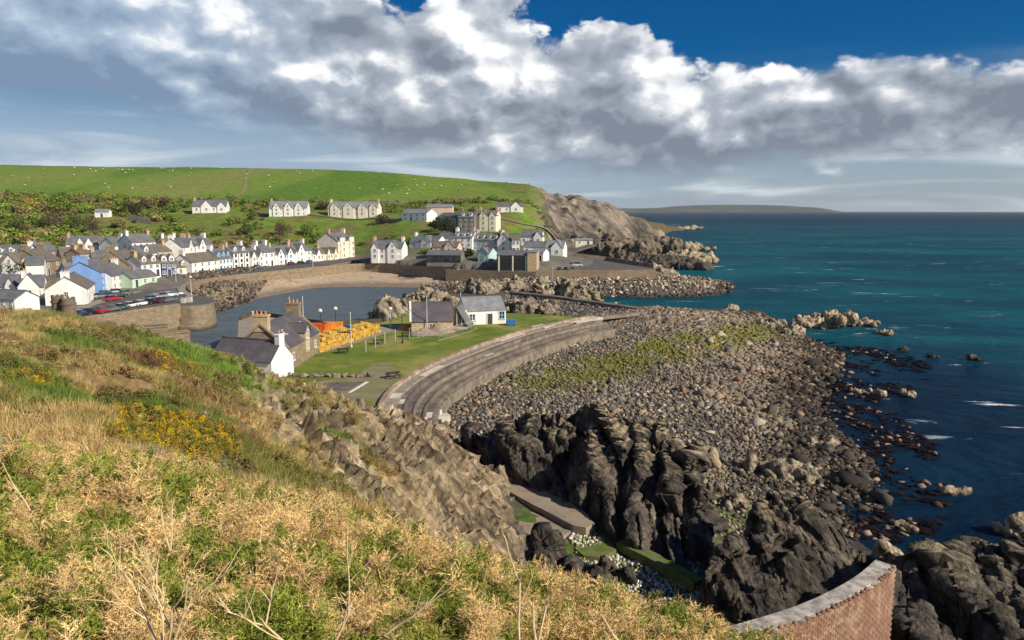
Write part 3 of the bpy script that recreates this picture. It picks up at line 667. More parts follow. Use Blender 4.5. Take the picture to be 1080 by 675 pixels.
Hs('pavilion', 'low dark glazed building with a grey roof beside the sand', (450,276.5,284), (486,277,282), 8, 3.0, 1.6, GREY, 'slate', ev, nw=6, dark=True)
Hs('house', 'white house with pale side wall behind the three storey house', (461,262,330), (479,260,326), 8, 4.2, 2.8, WHITE, 'slate', ev, st=2, nw=2, ch='R')
Hs('shed', 'small shed with pale turquoise gable beside the road', (504,276,284), (516,276,282), 7, 3.4, 2.2, TEAL, 'slate', ev, nw=1, gab=[(.5,4.3,2.2)])
Hs('lifeboat_station', 'large dark fronted shed with wide doors and a tan end tower', (524,284,272), (560,284.5,270), 12, 5.6, 1.6, 'darkshed', 'slate', ev, shed=True)
Hs('house', 'white house with dark roof and side gable above the car park', (549,258,340), (571,258,338), 8, 4.0, 3.2, WHITE, 'slate', ev, nw=3, gab=[(.85,4,2.8)])
Hs('house', 'low white house with grey roof behind the dark shed', (552,268,308), (577,268,306), 8, 3.0, 2.4, WHITE, 'slate', ev, nw=3)
Hs('house', 'white house with broad gable end beside the road to the cliff', (575,270,306), (594,270,304), 8, 3.6, 3.0, WHITE, 'grey', ev, nw=2, gab=[(.66,5,3.2)])
Hs('cottage', 'tiny white house left of the car park behind the tan tower', (561,275,288), (573,275,286), 6, 3.4, 1.6, WHITE, 'grey', ev, nw=2)
Hs('hut', 'long low white hut at the foot of the grassy cliff', (607,258,405), (625,257.5,405), 5, 2.4, 1.0, CREAM, 'grey', ev, nw=2)
HSC = {sf: .88, r2: .88, lv: .84, hl: .92, ev: .92}
HT = [h[:5] + (h[5] * HSC[h[9]], h[6] * HSC[h[9]]) + h[7:] for h in HT]
for h in HT:
    for k in (2, 3): HOUSES.append(h[k])
H2 = RBF(hill_points(), 0.01)
NTH, NDH = 430, 430
b_th = np.linspace(R(-50), R(21), NTH); b_d = np.geomspace(128, 2300, NDH)
BT, BD = np.meshgrid(b_th, b_d, indexing='ij')
BX = BD * np.tan(BT); BY = BD
BZ = H2(BX, BY)
BP = np.stack([BX.ravel(), BY.ravel(), np.zeros(BX.size)], 1)
BPX = 540 + F_PX * np.tan(BT)           # bearing, used to lay out what grows where on the hill
vill = sstep(BZ, 24, 16).ravel()
nz = fbm(BP / 26.0, 5, 300)
cliffz = (sstep(BX, 10, 34) * sstep(BY, 372, 400) * sstep(BY, 800, 700)).ravel()
rough = 0.25 + 1.5 * sstep(BD, 500, 900).ravel() * (1 - cliffz) * .5
BZ = BZ + (nz * rough).reshape(BZ.shape)
# the harbour basin and the shore in front of the car park lie outside the hill
HARB = [tuple(G(a, b, 6))[:2] for a, b in [(60,340),(130,331),(185,323),(192,321),(205,311),(197,306),(200,300),(215,296),(250,291),(300,286),(350,281),(385,278),(430,281),(480,284),(560,287),(690,287)]]
HARB = [(p[0] - 3.0, p[1] + 3.0) for p in HARB] + [(140, 272), (140, 100), (-140, 100), (-100, 139)]
BZ = np.where(in_poly(BX, BY, HARB), np.minimum(BZ, -5.0), BZ)
BVt = np.stack([BX, BY, BZ], -1).reshape(-1, 3); BF = grid_faces(NTH, NDH)[:, ::-1]
bn = vnormals(BVt, BF)
bs_ = np.sqrt(np.maximum(0, 1 - bn[:, 2] ** 2)) / np.maximum(bn[:, 2], .05)
w8 = fbm(BVt / 18.0, 4, 310)
crag = np.clip(cliffz * sstep(bs_ + .2 * w8, .28, .5), 0, 1)
crag = np.maximum(crag, cliffz * sstep(BVt[:, 2] + 6 * w8, 14, 8) * sstep(BX.ravel(), 24, 40))
qq = np.stack([BVt[:, 0] * .9 + BVt[:, 2] * .3, BVt[:, 1] * .9, BVt[:, 2] * .3], 1)
BVt = BVt + bn * (crag * (2.4 * ridged(qq / 15.0, 6, 330, .6) - .4 + 3.2 * ridged(np.stack([BVt[:, 0] / 16, BVt[:, 1] / 55, BVt[:, 2] / 90], 1), 4, 337, .5) + 1.2 * fbm(BVt / 30., 3, 335)))[:, None]
bn = vnormals(BVt, BF)
bx, by, bz = BVt.T; bpx = 540 + F_PX * bx / by
fcol = np.tile(np.array([.135, .205, .028]), (len(BVt), 1))
fl_ = fbm(np.stack([bx / 90, by / 220, 0 * bx], 1), 4, 340); fd = fbm(BVt / 14.0, 4, 345)
fcol = lerp(fcol, (.085, .165, .016), sstep(fl_, .0, .35)); fcol = lerp(fcol, (.17, .20, .045), sstep(-fl_ + .3 * fd, .2, .5))
# moor brown on the left skyline and on the crag top
brown = sstep(by, 690, 790) * sstep(bpx, 260, 90) * sstep(fd + .4 * fl_, -.35, .1)
fcol = lerp(fcol, (.17, .11, .045), np.clip(brown, 0, .9)); fcol = lerp(fcol, (.12, .095, .05), sstep(by, 700, 780) * sstep(bpx, 590, 620))
# scrub and rough grass below the fields
edge_d = 452 + 20 * fd
scrub = sstep(by, edge_d + 8, edge_d - 8) * sstep(bz, 7, 9)
sg = np.tile(np.array([.125, .165, .03]), (len(BVt), 1))
sg = lerp(sg, (.15, .115, .05), sstep(fd + .3 * w8, .05, .45)); sg = lerp(sg, (.11, .20, .022), sstep(-fd + .2 * w8, .1, .4))
fcol = lerp(fcol, sg, scrub)
rb_ = sstep(by, 400, 440) * sstep(by, 640, 560) * sstep(bpx, 520, 560) * sstep(fd, -.3, .2)
fcol = lerp(fcol, (.20, .145, .06), .75 * rb_)
vg = sstep(bz, 13, 8) * sstep(by, 372, 340)
fcol = lerp(fcol, (.13, .12, .105), vg)
ck = np.tile(np.array([.175, .15, .12]), (len(BVt), 1)); cn = fbm(qq / 9.0, 4, 350)
ck = lerp(ck, (.075, .066, .058), sstep(cn, .0, .35)); ck = lerp(ck, (.25, .21, .15), sstep(-cn, .2, .5))
ck = lerp(ck, (.36, .28, .16), sstep(bz, 5, 1.5) * sstep(cn, -.2, .2)); ck = lerp(ck, (.03, .027, .024), sstep(bz + cn, .9, .0))
ck = lerp(ck, (.18, .165, .05), .9 * sstep(bn[:, 2] + .25 * fd, .74, .92) * sstep(bz, 5, 9))
fcol = lerp(fcol, ck, np.clip(crag * 1.3, 0, 1))
M_HILL = cover_mat('hill_cover', 0.22, 0.93, 0.6, 0.5, 0.30, 0.15)
hill = inst('hillside', mesh_np('hillside', BVt, BF, [M_HILL], cols=fcol, attrs={'rock': np.clip(crag * 1.2, 0, 1)})); tag(hill, kind='structure')
def hill_z(x, y):
    x = np.asarray(x, float); y = np.asarray(y, float)
    t = np.arctan2(x, y); fi = (t - b_th[0]) / (b_th[1] - b_th[0]); fj = np.log(y / b_d[0]) / math.log(b_d[1] / b_d[0])
    i = np.clip(fi.astype(int), 0, NTH - 2); j = np.clip(fj.astype(int), 0, NDH - 2); fi = fi - i; fj = fj - j
    Z = BVt[:, 2].reshape(NTH, NDH)
    return Z[i, j] * (1 - fi) * (1 - fj) + Z[i + 1, j] * fi * (1 - fj) + Z[i, j + 1] * (1 - fi) * fj + Z[i + 1, j + 1] * fi * fj

# far land across the water
def far_land():
    xs = np.linspace(-700, 5600, 200); ys = np.linspace(10500, 12500, 24)
    X, Y = np.meshgrid(xs, ys, indexing='ij')
    prof = np.interp(xs, [-700, 1200, 2000, 2500, 3200, 3900, 4200, 4500, 4750, 5000, 5600], [60, 60, 66, 96, 118, 122, 112, 84, 40, -30, -40])
    Z = prof[:, None] * np.interp(ys, [10500, 10900, 11600, 12500], [0, .75, 1, .6])[None]
    Z = Z + 12 * fbm(np.stack([X.ravel() / 420, Y.ravel() / 420, 0 * X.ravel()], 1), 4, 400).reshape(X.shape) - 4
    V = np.stack([X, Y, Z], -1).reshape(-1, 3)
    c = np.tile(np.array([.045, .06, .035]), (len(V), 1)); c = lerp(c, (.10, .09, .06), sstep(fbm(V / 300, 3, 410), 0, .4))
    o = inst('far_hills', mesh_np('far_hills', V, grid_faces(200, 24)[:, ::-1], [M_HILL], cols=c)); tag(o, kind='structure')
far_land()

# ------------------------------------------------------------------ rock outcrops
def rock_mat(name, dark, mid, lite, lichen_sun=(.42, .36, .24), scale=0.8, wet=0.0, tops=0.6):
    m, nt, bs, b = new_mat(name)
    p = pos(nt); sep = N(nt, 'ShaderNodeSeparateXYZ'); nt.links.new(p, sep.inputs[0]); x, y, z = sep.outputs
    q = b.comb(b.m('ADD', x, b.m('MULTIPLY', z, .5)), y, b.m('MULTIPLY', z, .35))
    n1 = b.noise(q, scale, 8, 0.62, dist=0.4); n2 = b.noise(q, scale * 5, 6, 0.65)
    col = b.mix(b.ss(n1, .34, .52), dark, mid); col = b.mix(b.ss(b.m('ADD', n1, b.m('MULTIPLY', n2, .4)), .70, .92), col, lite)
    g = N(nt, 'ShaderNodeNewGeometry'); s2 = N(nt, 'ShaderNodeSeparateXYZ'); nt.links.new(g.outputs['Normal'], s2.inputs[0])
    # lichen and painted-in sunlit tan on the dry upper ledges, black tar lichen and weed near the water
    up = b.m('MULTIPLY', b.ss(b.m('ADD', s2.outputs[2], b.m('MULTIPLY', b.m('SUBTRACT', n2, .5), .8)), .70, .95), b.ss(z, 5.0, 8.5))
    col = b.mix(b.m('MULTIPLY', up, tops), col, lichen_sun)
    col = b.mix(b.ss(b.m('ADD', z, b.m('MULTIPLY', n1, 1.2)), 1.3, .5), col, (.022, .019, .017))
    # bedding: thin bands drawn out along the dip
    st = b.noise(b.comb(b.m('SUBTRACT', x, b.m('MULTIPLY', z, -.55)), b.m('MULTIPLY', y, .8), b.m('MULTIPLY', z, .06)), 2.2, 5, .6, dist=.3); stf = N(nt, 'ShaderNodeVectorMath', operation='SCALE'); nt.links.new(col, stf.inputs[0]); nt.links.new(b.ss(st, .36, .62, .62, 1.4), stf.inputs['Scale']); col = stf.outputs[0]
    nt.links.new(col, bs.inputs['Base Color']); bs.inputs['Roughness'].default_value = 0.82; bs.inputs['Specular IOR Level'].default_value = 0.25
    r3 = b.noise(q, scale * 3.2, 7, .6, typ='RIDGED_MULTIFRACTAL')
    bump(nt, b.m('ADD', b.m('ADD', n1, b.m('MULTIPLY', n2, .5)), b.m('MULTIPLY', r3, .12)), bs, 1.0, 0.6)
    return m
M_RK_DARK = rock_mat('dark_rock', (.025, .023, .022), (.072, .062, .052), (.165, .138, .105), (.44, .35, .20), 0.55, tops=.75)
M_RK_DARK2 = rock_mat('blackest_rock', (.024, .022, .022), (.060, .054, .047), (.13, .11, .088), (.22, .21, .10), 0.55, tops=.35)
M_RK_TAN = rock_mat('tan_rock', (.10, .085, .06), (.27, .23, .165), (.42, .36, .26), (.44, .37, .23), 0.5)
M_RK_SEA = rock_mat('sea_rock', (.16, .12, .08), (.36, .29, .2), (.5, .42, .31), (.48, .4, .28), 0.9)
M_RK_GREY = rock_mat('grey_rock', (.075, .062, .050), (.20, .165, .125), (.36, .29, .205), (.36, .33, .2), 0.5)
M_RK_FAR = rock_mat('far_shore_rock', (.045, .039, .033), (.13, .108, .082), (.25, .20, .145), (.33, .27, .18), 0.35, tops=.35)
def hull(bm, c, rad, rot, n=22, seed=0):
    rg = random.Random(seed); vs = []
    E = Euler(rot).to_matrix()
    for k in range(n):
        v = Vector((rg.gauss(0, 1), rg.gauss(0, 1), rg.gauss(0, 1))).normalized() * rg.uniform(.85, 1.1)
        vs.append(bm.verts.new(Vector(c) + E @ Vector((v.x * rad[0], v.y * rad[1], v.z * rad[2]))))
    r = bmesh.ops.convex_hull(bm, input=vs)
    bmesh.ops.delete(bm, geom=[e for e in r['geom_interior'] if isinstance(e, bmesh.types.BMVert)], context='VERTS')
def rock_mass(name, lumps, mat, voxel=0.3, amp=0.8, sc=2.5, seed=0, strata=(.45, -.1, -1), fine=0.4, parent=None, noremesh=False):
    """crag from overlapping angular blocks fused into one surface, then weathered along its strata"""
    bm = bmesh.new()
    for k, (c, rad, rot) in enumerate(lumps): hull(bm, c, rad, rot, 13, seed * 31 + k)
    me = bpy.data.meshes.new(name); bm.to_mesh(me); bm.free()
    o = bpy.data.objects.new(name, me); COL.objects.link(o)
    md = o.modifiers.new('r', 'REMESH'); md.mode = 'VOXEL'; md.voxel_size = voxel
    dg = bpy.context.evaluated_depsgraph_get(); ev = o.evaluated_get(dg); me2 = ev.to_mesh()
    V = np.empty(len(me2.vertices) * 3, dtype=np.float32); me2.vertices.foreach_get('co', V); V = V.reshape(-1, 3).astype(np.float64)
    F = np.empty(len(me2.polygons) * 4, dtype=np.int32); me2.loops.foreach_get('vertex_index', F); F = F.reshape(-1, 4)
    ev.to_mesh_clear(); bpy.data.objects.remove(o); bpy.data.meshes.remove(me)
    n = vnormals(V, F)
    # cleaved slabs: cells drawn out along the dip, two sizes, with open joints
    e = Vector(strata).normalized(); Q = np.array(e.to_track_quat('Z', 'Y').to_matrix())
    q = V @ Q; wv = np.stack([fbm(V / sc, 3, seed + 7), fbm(V / sc + 31, 3, seed + 8), fbm(V / sc + 77, 3, seed + 9)], 1)
    q = q + wv * sc * .22; q[:, 2] *= .17
    f1, f2, c1, t1 = worley(q / sc, seed + 500); g1, g2, c2, t2 = worley(q / (sc * .4), seed + 510)
    d = amp * (.9 * (c1 - .5) + 1.5 * t1 + .75 * t2 + .3 * (c2 - .5) - .35 * np.exp(-(f2 - f1) * 10)) + amp * .5 * fbm(V / (sc * 1.6), 3, seed + 520)
    V = V + n * d[:, None]
    n = vnormals(V, F)
    g1, g2, c3, t3 = worley(q / (sc * .17), seed + 530)
    V = V + n * (fine * (.35 * (c3 - .5) + .9 * t3 + .22 * ridged(q / (sc * .3), 3, seed + 540, .6)))[:, None]
    return inst(name, mesh_np(name, V, F, [mat], smooth=False), parent)
def along(pts, n, rad, jit, seed, z0=None):
    """blocks strung along a line of (x, y, ztop, half-width)"""
    rg = random.Random(seed); out = []
    P = [Vector(p) for p in pts]
    for k in range(n):
        t = k / (n - 1) * (len(P) - 1); i = min(int(t), len(P) - 2); p = P[i].lerp(P[i + 1], t - i)
        zt = p.z * rg.uniform(.72, 1.04); hw = p.w if len(p) > 3 else rad
        out.append(((p.x + rg.uniform(-jit, jit), p.y + rg.uniform(-jit, jit), zt * .40), (hw * rg.uniform(.35, .7), hw * rg.uniform(.7, 1.1), zt * rg.uniform(.5, .68)), (rg.uniform(-.2, .2), rg.uniform(-.5, -.15), rg.uniform(-.5, .5))))
    return out
def w4(px, py, D, hw): p = W(px, py, D); return (p.x, p.y, p.z, hw)
def slabs(pts, n, seed, wid=(1.3, 2.6), lean=-.32):
    """steeply leaning slabs standing in a crest"""
    rg = random.Random(seed); out = []; P = [Vector(p) for p in pts]
    for k in range(n):
        t = rg.random() * (len(P) - 1); i = min(int(t), len(P) - 2); p = P[i].lerp(P[i + 1], t - i); zt = p.z * rg.uniform(.8, 1.06); hw = p.w
        s_ = rg.uniform(-.9, .9); zt = zt * (1 - .55 * abs(s_))
        out.append(((p.x + s_ * hw * .25 + .8, p.y - s_ * hw, zt * .42), (rg.uniform(*wid) * .6, rg.uniform(*wid) * .8, zt * .62), (rg.uniform(-.15, .25), lean + rg.uniform(-.12, .12), rg.uniform(-.35, .35))))
    return out
def polyline(P, t):
    """point at shares t of a smoothed polyline"""
    P = np.array([tuple(p) for p in P]); L = np.concatenate([[0], np.cumsum(np.linalg.norm(np.diff(P, axis=0), axis=1))]); L /= L[-1]
    return np.stack([np.interp(t, L, P[:, k]) for k in range(3)], 1)
def crag_sheet(name, crest, base, mat, seed, back=(1.5, 4.0), nu=300, nf=170, nb=60, rib=1.0, amp=1.0, dip=.9, zback=.3, drop=.7):
    """crag with a long face running from a jagged crest down to its foot and a steep back"""
    tu = np.linspace(0, 1, nu); C = polyline(crest, tu); B = polyline(base, tu)
    Lu = np.linalg.norm(C[-1] - C[0]); jag = np.stack([tu * Lu / 2.6, 0 * tu, 0 * tu], 1); C[:, 2] += (.7 * ridged(jag, 4, seed + 1, .6) - .2) * amp - drop; C[:, 1] += .8 * fbm(jag + 50, 3, seed + 2)
    K = C + np.array([back[0], back[1], 0]); K[:, 2] = zback
    tv = np.linspace(0, 1, nf); rows = []
    for v in np.linspace(1, 0, nb, endpoint=False): k2 = v; rows.append(C * (1 - k2) + K * k2 - np.array([0, 0, 1]) * 0.0 * v)
    for v in tv:
        p = C * (1 - v) + B * v; bul = math.sin(v * math.pi) * .10; p = p.copy(); p[:, 2] += bul * (C[:, 2] - B[:, 2]); rows.append(p)
    low = rows[-1].copy(); low[:, 2] -= 2.5; low[:, 1] -= .4; rows.append(low)
    G_ = np.stack(rows, 1); nv = G_.shape[1]; V = G_.reshape(-1, 3); F = grid_faces(nu, nv)
    n = vnormals(V, F)
    if n[:, 2].mean() < 0: F = F[:, ::-1]; n = -n
    face = np.concatenate([-np.linspace(1, 0, nb, endpoint=False), tv, [1.05]]); fv = np.tile(face, nu); H = np.repeat(np.linalg.norm(C - B, axis=1), nv); dist = fv * H
    su = np.repeat(tu * Lu, nv)
    # ribs and gullies running down the dip, broken into slabs
    a = su - dip * dist * .45
    Q = np.stack([a, dist * .22, 0 * a], 1); Q = Q + np.stack([.25 * fbm(V / 3.5, 3, seed + 5), .12 * fbm(V / 3.5 + 30, 3, seed + 6), 0 * a], 1)
    f1, f2, c1, t1 = worley(np.stack([Q[:, 0] / 2.8, Q[:, 1] / 1.3, V[:, 2] * 0 + .5], 1), seed + 7); g1, g2, c2, t2 = worley(np.stack([Q[:, 0] / .95, Q[:, 1] / .6, V[:, 2] / 6.], 1), seed + 8); h1, h2, c3, t3 = worley(V / np.array([.42, .42, .7]) + Q * .2, seed + 9)
    d = amp * (1.1 * (c1 - .5) + 1.9 * t1 + .16 * (c2 - .5) + .55 * t2 - .35 * np.exp(-(f2 - f1) * 7) + .25 * fbm(V / 4.5, 3, seed + 10) + .20 * ridged(np.stack([a / 1.6, dist / 7., 0 * a], 1), 4, seed + 11, .55))
    edge = np.clip(np.minimum(su, Lu - su) / 1.5, .25, 1) * np.where(fv > .97, .4, 1)
    V = V + n * (d * edge)[:, None]; n = vnormals(V, F); V = V + n * (edge * .10 * amp * (t3 + .5 * (c3 - .5)))[:, None]
    return inst(name, mesh_np(name, V, F, [mat], smooth=False))
def WP(L): return [W(*p) for p in L]
def GP(L): return [G(*p) for p in L]
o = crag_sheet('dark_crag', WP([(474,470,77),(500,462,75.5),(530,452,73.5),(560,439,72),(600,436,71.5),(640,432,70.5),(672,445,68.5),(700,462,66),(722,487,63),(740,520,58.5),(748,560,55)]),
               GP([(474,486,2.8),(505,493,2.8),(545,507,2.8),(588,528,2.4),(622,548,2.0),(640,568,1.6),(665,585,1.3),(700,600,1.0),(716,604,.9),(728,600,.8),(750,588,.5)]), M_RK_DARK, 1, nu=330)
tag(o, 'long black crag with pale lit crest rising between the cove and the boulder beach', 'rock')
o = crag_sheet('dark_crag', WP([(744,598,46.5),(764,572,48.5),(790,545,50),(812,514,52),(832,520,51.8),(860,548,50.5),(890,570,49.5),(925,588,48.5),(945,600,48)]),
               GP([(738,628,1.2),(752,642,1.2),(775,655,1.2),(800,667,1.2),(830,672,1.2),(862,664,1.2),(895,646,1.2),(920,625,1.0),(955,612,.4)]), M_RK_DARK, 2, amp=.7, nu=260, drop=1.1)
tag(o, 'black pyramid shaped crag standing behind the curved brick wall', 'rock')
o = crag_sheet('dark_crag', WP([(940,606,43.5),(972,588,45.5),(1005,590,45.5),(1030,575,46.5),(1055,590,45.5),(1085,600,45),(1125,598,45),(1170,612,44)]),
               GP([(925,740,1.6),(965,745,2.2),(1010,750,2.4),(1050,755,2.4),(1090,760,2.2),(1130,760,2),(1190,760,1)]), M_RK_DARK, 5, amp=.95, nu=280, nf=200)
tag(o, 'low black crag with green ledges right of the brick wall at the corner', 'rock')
def crag1(px, py, D, rad, zc, seed, mat, label, n=4, voxel=.22, amp=.5, sc=1.8, name='rock_outcrop', group=None):
    rg = random.Random(seed); c = W(px, py, D); L = []
    for k in range(n):
        L.append(((c.x + rg.uniform(-.6, .6) * rad[0], c.y + rg.uniform(-.6, .6) * rad[1], zc + rg.uniform(-.2, .1) * rad[2]), tuple(v * rg.uniform(.5, .85) for v in rad), (rg.uniform(-.3, .3), rg.uniform(-.3, .3), rg.uniform(0, 3))))
    o = rock_mass(name, L, mat, voxel, amp, sc, seed, (.4, .1, -1), amp * .6); return tag(o, label, 'rock', group)
def crag0(px, py, z, rad, seed, mat, label, **k):
    p = G(px, py, z); return crag1(px, py, p.y, rad, z, seed, mat, label, **k)
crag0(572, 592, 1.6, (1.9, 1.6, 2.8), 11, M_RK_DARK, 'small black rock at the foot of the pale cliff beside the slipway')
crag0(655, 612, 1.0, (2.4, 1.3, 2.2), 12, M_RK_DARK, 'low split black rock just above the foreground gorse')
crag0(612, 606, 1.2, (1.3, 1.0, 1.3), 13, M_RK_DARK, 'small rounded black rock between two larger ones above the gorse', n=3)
crag0(736, 490, 1.2, (2.8, 2.2, 2.6), 14, M_RK_GREY, 'grey buttress of rock at the seaward end of the long black crag')
crag0(762, 530, 1.0, (2.2, 2.0, 2.0), 15, M_RK_GREY, 'grey lit rock lump between the two big black crags')
crag0(806, 490, 1.0, (2.4, 1.6, 1.5), 16, M_RK_GREY, 'grey boulder with shaded left side among the shingle')
crag0(843, 503, 0.8, (2.9, 1.9, 1.7), 17, M_RK_TAN, 'largest pale boulder at the edge of the weedy water')
crag0(861, 470, 0.7, (1.7, 1.3, 1.2), 18, M_RK_TAN, 'pale rounded boulder above the largest boulder')
crag0(740, 470, 1.4, (1.4, 1.1, 1.0), 19, M_RK_GREY, 'grey boulder on the shingle behind the black crag', n=3)
sr = 'rocks standing in the sea'
crag0(1006, 519, 0, (1.4, .9, .8), 20, M_RK_SEA, 'pale rock alone in the sea left of the big right edge rock', group=sr)
crag0(1072, 560, 0.3, (2.0, 1.5, 1.9), 21, M_RK_SEA, 'tall pale rock in the sea cut by the right edge', group=sr)
crag0(914, 415, .1, (2.3, 1.3, 1.2), 22, M_RK_SEA, 'pale flat rock in the sea beyond the weed beds', group=sr)
crag0(957, 418, 0, (2.0, 1.0, .8), 23, M_RK_SEA, 'small brown rock right of the pale flat sea rock', group=sr)
crag0(948, 556, 0, (2.1, .6, .5), 24, M_RK_SEA, 'low row of wet rocks nearest the brick wall end', group=sr)
crag0(946, 590, 0.8, (1.6, 1.3, 1.2), 25, M_RK_SEA, 'pale flat topped rock behind the end of the brick wall', group=sr)
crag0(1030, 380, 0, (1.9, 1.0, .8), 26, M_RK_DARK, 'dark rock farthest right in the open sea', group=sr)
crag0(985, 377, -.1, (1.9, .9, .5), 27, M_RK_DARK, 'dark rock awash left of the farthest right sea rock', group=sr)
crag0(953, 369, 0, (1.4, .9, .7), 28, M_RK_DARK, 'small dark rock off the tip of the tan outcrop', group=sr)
crag0(935, 352, 0, (3.6, 1.8, 1.1), 29, M_RK_TAN, 'brown rock cluster off the point of the boulder beach', group=sr)
crag0(870, 340, .8, (9.0, 4.0, 3.2), 30, M_RK_SEA, 'long tan outcrop at the outer end of the boulder beach', n=8, amp=.8, voxel=.3)
crag0(905, 342, .3, (5.0, 2.4, 1.6), 31, M_RK_SEA, 'flat tan rock tip running out from the long outcrop', n=5)
crag0(815, 344, .8, (4.0, 3.0, 2.0), 32, M_RK_TAN, 'dark topped rock lump at the landward end of the outcrop', n=4)
crag0(838, 352, .5, (4.4, 2.6, 1.8), 33, M_RK_TAN, 'pale rock shelf on the near side of the outcrop', n=4)
crag0(772, 327, .5, (3.4, 2.0, 1.6), 34, M_RK_SEA, 'pale rounded rock by the water at the causeway end', n=3)
# outcrops around the harbour and sheds
hb_ = 'outcrops behind the boat sheds'
crag0(409, 330, 3, (6.5, 6.0, 6.0), 40, M_RK_TAN, 'dark undercut grassy outcrop at the harbour mouth', n=6, voxel=.35, amp=.9, sc=3, group=hb_)
crag0(445, 318, 3.2, (7, 5, 6.5), 41, M_RK_TAN, 'tan jagged outcrop right behind the grey roofed shed', n=6, voxel=.35, amp=.9, sc=3, group=hb_)
crag0(470, 322, 3, (5, 4, 5), 42, M_RK_TAN, 'low tan outcrop left of the white shed roof', n=4, voxel=.35, amp=.8, sc=3, group=hb_)
crag0(515, 308, 3.2, (6.5, 4.5, 5.0), 43, M_RK_TAN, 'pale rounded outcrop above the white shed', n=5, voxel=.35, amp=.8, sc=3, group=hb_)
crag0(545, 305, 3.2, (5.5, 4.5, 5.5), 44, M_RK_TAN, 'pale outcrop second from the white shed', n=5, voxel=.35, amp=.8, sc=3, group=hb_)
crag0(590, 308, 3.2, (7.5, 4.5, 6.8), 45, M_RK_TAN, 'tallest ribbed tan outcrop in front of the lifeboat shed', n=7, voxel=.35, amp=1.0, sc=3, group=hb_)
crag0(620, 311, 3.0, (5.5, 4.0, 5.5), 46, M_RK_TAN, 'tan outcrop at the right end of the ribbed row', n=5, voxel=.35, amp=.9, sc=3, group=hb_)
crag0(570, 330, 3.6, (7.0, 3.5, 3.6), 47, M_RK_GREY, 'dark rock bank right of the white shed', n=5, voxel=.35, amp=.8, sc=2.5, group=hb_)
crag0(545, 327, 3.6, (4.0, 3.0, 3.2), 48, M_RK_TAN, 'small tan outcrop just right of the white shed', n=4, voxel=.35, amp=.7, sc=2.5, group=hb_)
# far rocky shore below the cliff
fr = 'rocky points below the far cliff'
for k, (a, b_, z, rad, lab, mt) in enumerate([(655,268,4,(26,16,13),'broad grey rock slope below the far cliff', M_RK_FAR), (690,262,3,(24,18,11),'dark jagged rocks left of the pale far point', M_RK_FAR),
        (722,274,1.5,(20,10,5),'pale wave washed tip of the far rocky point', M_RK_SEA), (700,280,1.5,(22,9,5.5),'dark flat rocks before the pale far point', M_RK_DARK), (735,262,1,(12,8,4.5),'small pale rocks behind the far point', M_RK_SEA),
        (690,288,1.0,(14,6,3.6),'low pale rocks at the seaward end of the car park wall', M_RK_TAN), (640,256,6,(16,14,9),'grey knoll of rock at the foot of the far cliff', M_RK_FAR), (735,276,.5,(14,6,3.0),'low pale reef at the end of the far point', M_RK_SEA)]):
    crag0(a, b_, z, rad, 60 + k, mt, lab, n=8, voxel=.8, amp=1.7, sc=6, group=fr)
o = crag1(726, 240.5, 1118, (22, 16, 4), 1, 80, M_RK_SEA, 'distant pale rocks at the tip of the headland beyond the far cliff', n=6, voxel=1.2, amp=1.2, sc=6)

# ------------------------------------------------------------------ built ground: quay, road, lawn, sea wall
def wall_mat(name, c1, c2, mortar, bw=0.7, bh=0.32, bmp=0.6, rough=0.9, stain=(.05, .05, .045), stain_z=(1.6, .2)):
    """coursed stone: blocks by running distance and height"""
    m, nt, bs, b = new_mat(name)
    p = pos(nt); sep = N(nt, 'ShaderNodeSeparateXYZ'); nt.links.new(p, sep.inputs[0]); x, y, z = sep.outputs
    br = N(nt, 'ShaderNodeTexBrick'); br.inputs['Scale'].default_value = 1.0
    nt.links.new(b.comb(b.m('ADD', b.m('MULTIPLY', x, .8), b.m('MULTIPLY', y, .62)), z, 0), br.inputs['Vector'])
    br.inputs['Brick Width'].default_value = bw; br.inputs['Row Height'].default_value = bh; br.inputs['Mortar Size'].default_value = 0.025
    br.inputs['Color1'].default_value = (*c1, 1); br.inputs['Color2'].default_value = (*c2, 1); br.inputs['Mortar'].default_value = (*mortar, 1); br.inputs['Bias'].default_value = 0.1
    n1 = b.noise(p, 0.8, 6, .65); n2 = b.noise(p, 5, 4, .6)
    col = b.mix(b.ss(n1, .3, .7, 0, .55), br.outputs['Color'], tuple(v * .55 for v in c2))
    col = b.mix(b.ss(b.m('ADD', z, b.m('MULTIPLY', n1, 1.2)), stain_z[0], stain_z[1]), col, stain)
    nt.links.new(col, bs.inputs['Base Color']); bs.inputs['Roughness'].default_value = rough; bs.inputs['Specular IOR Level'].default_value = .2
    bump(nt, b.m('SUBTRACT', b.m('MULTIPLY', n2, .5), br.outputs['Fac']), bs, bmp, 0.06)
    return m
M_QUAYW = wall_mat('quay_stone', (.33, .265, .18), (.25, .195, .13), (.17, .135, .095), 1.2, .5, stain_z=(2.0, .6))
M_PIERW = wall_mat('dark_quay_stone', (.16, .12, .08), (.10, .08, .06), (.06, .05, .04), 1.0, .45, stain=(.012, .011, .01), stain_z=(4.4, 2.0))
M_ASPH = pmat('asphalt', (.115, .11, .105), (.085, .082, .08), .5, .9, .2, .02)
M_PAVE = pmat('pavement_slabs', (.30, .265, .22), (.22, .195, .165), .8, .9, .3, .03)
M_CONC = pmat('pale_concrete', (.32, .275, .225), (.20, .175, .145), 1.2, .9, .4, .04)
M_PINKC = pmat('pinkish_concrete', (.33, .25, .185), (.20, .155, .12), 1.0, .9, .5, .05, c3=(.40, .33, .26), scale3=.5)
M_STEP = pmat('dark_weathered_concrete', (.155, .13, .108), (.085, .074, .064), .7, .9, .5, .05, c3=(.20, .165, .13), scale3=.25)
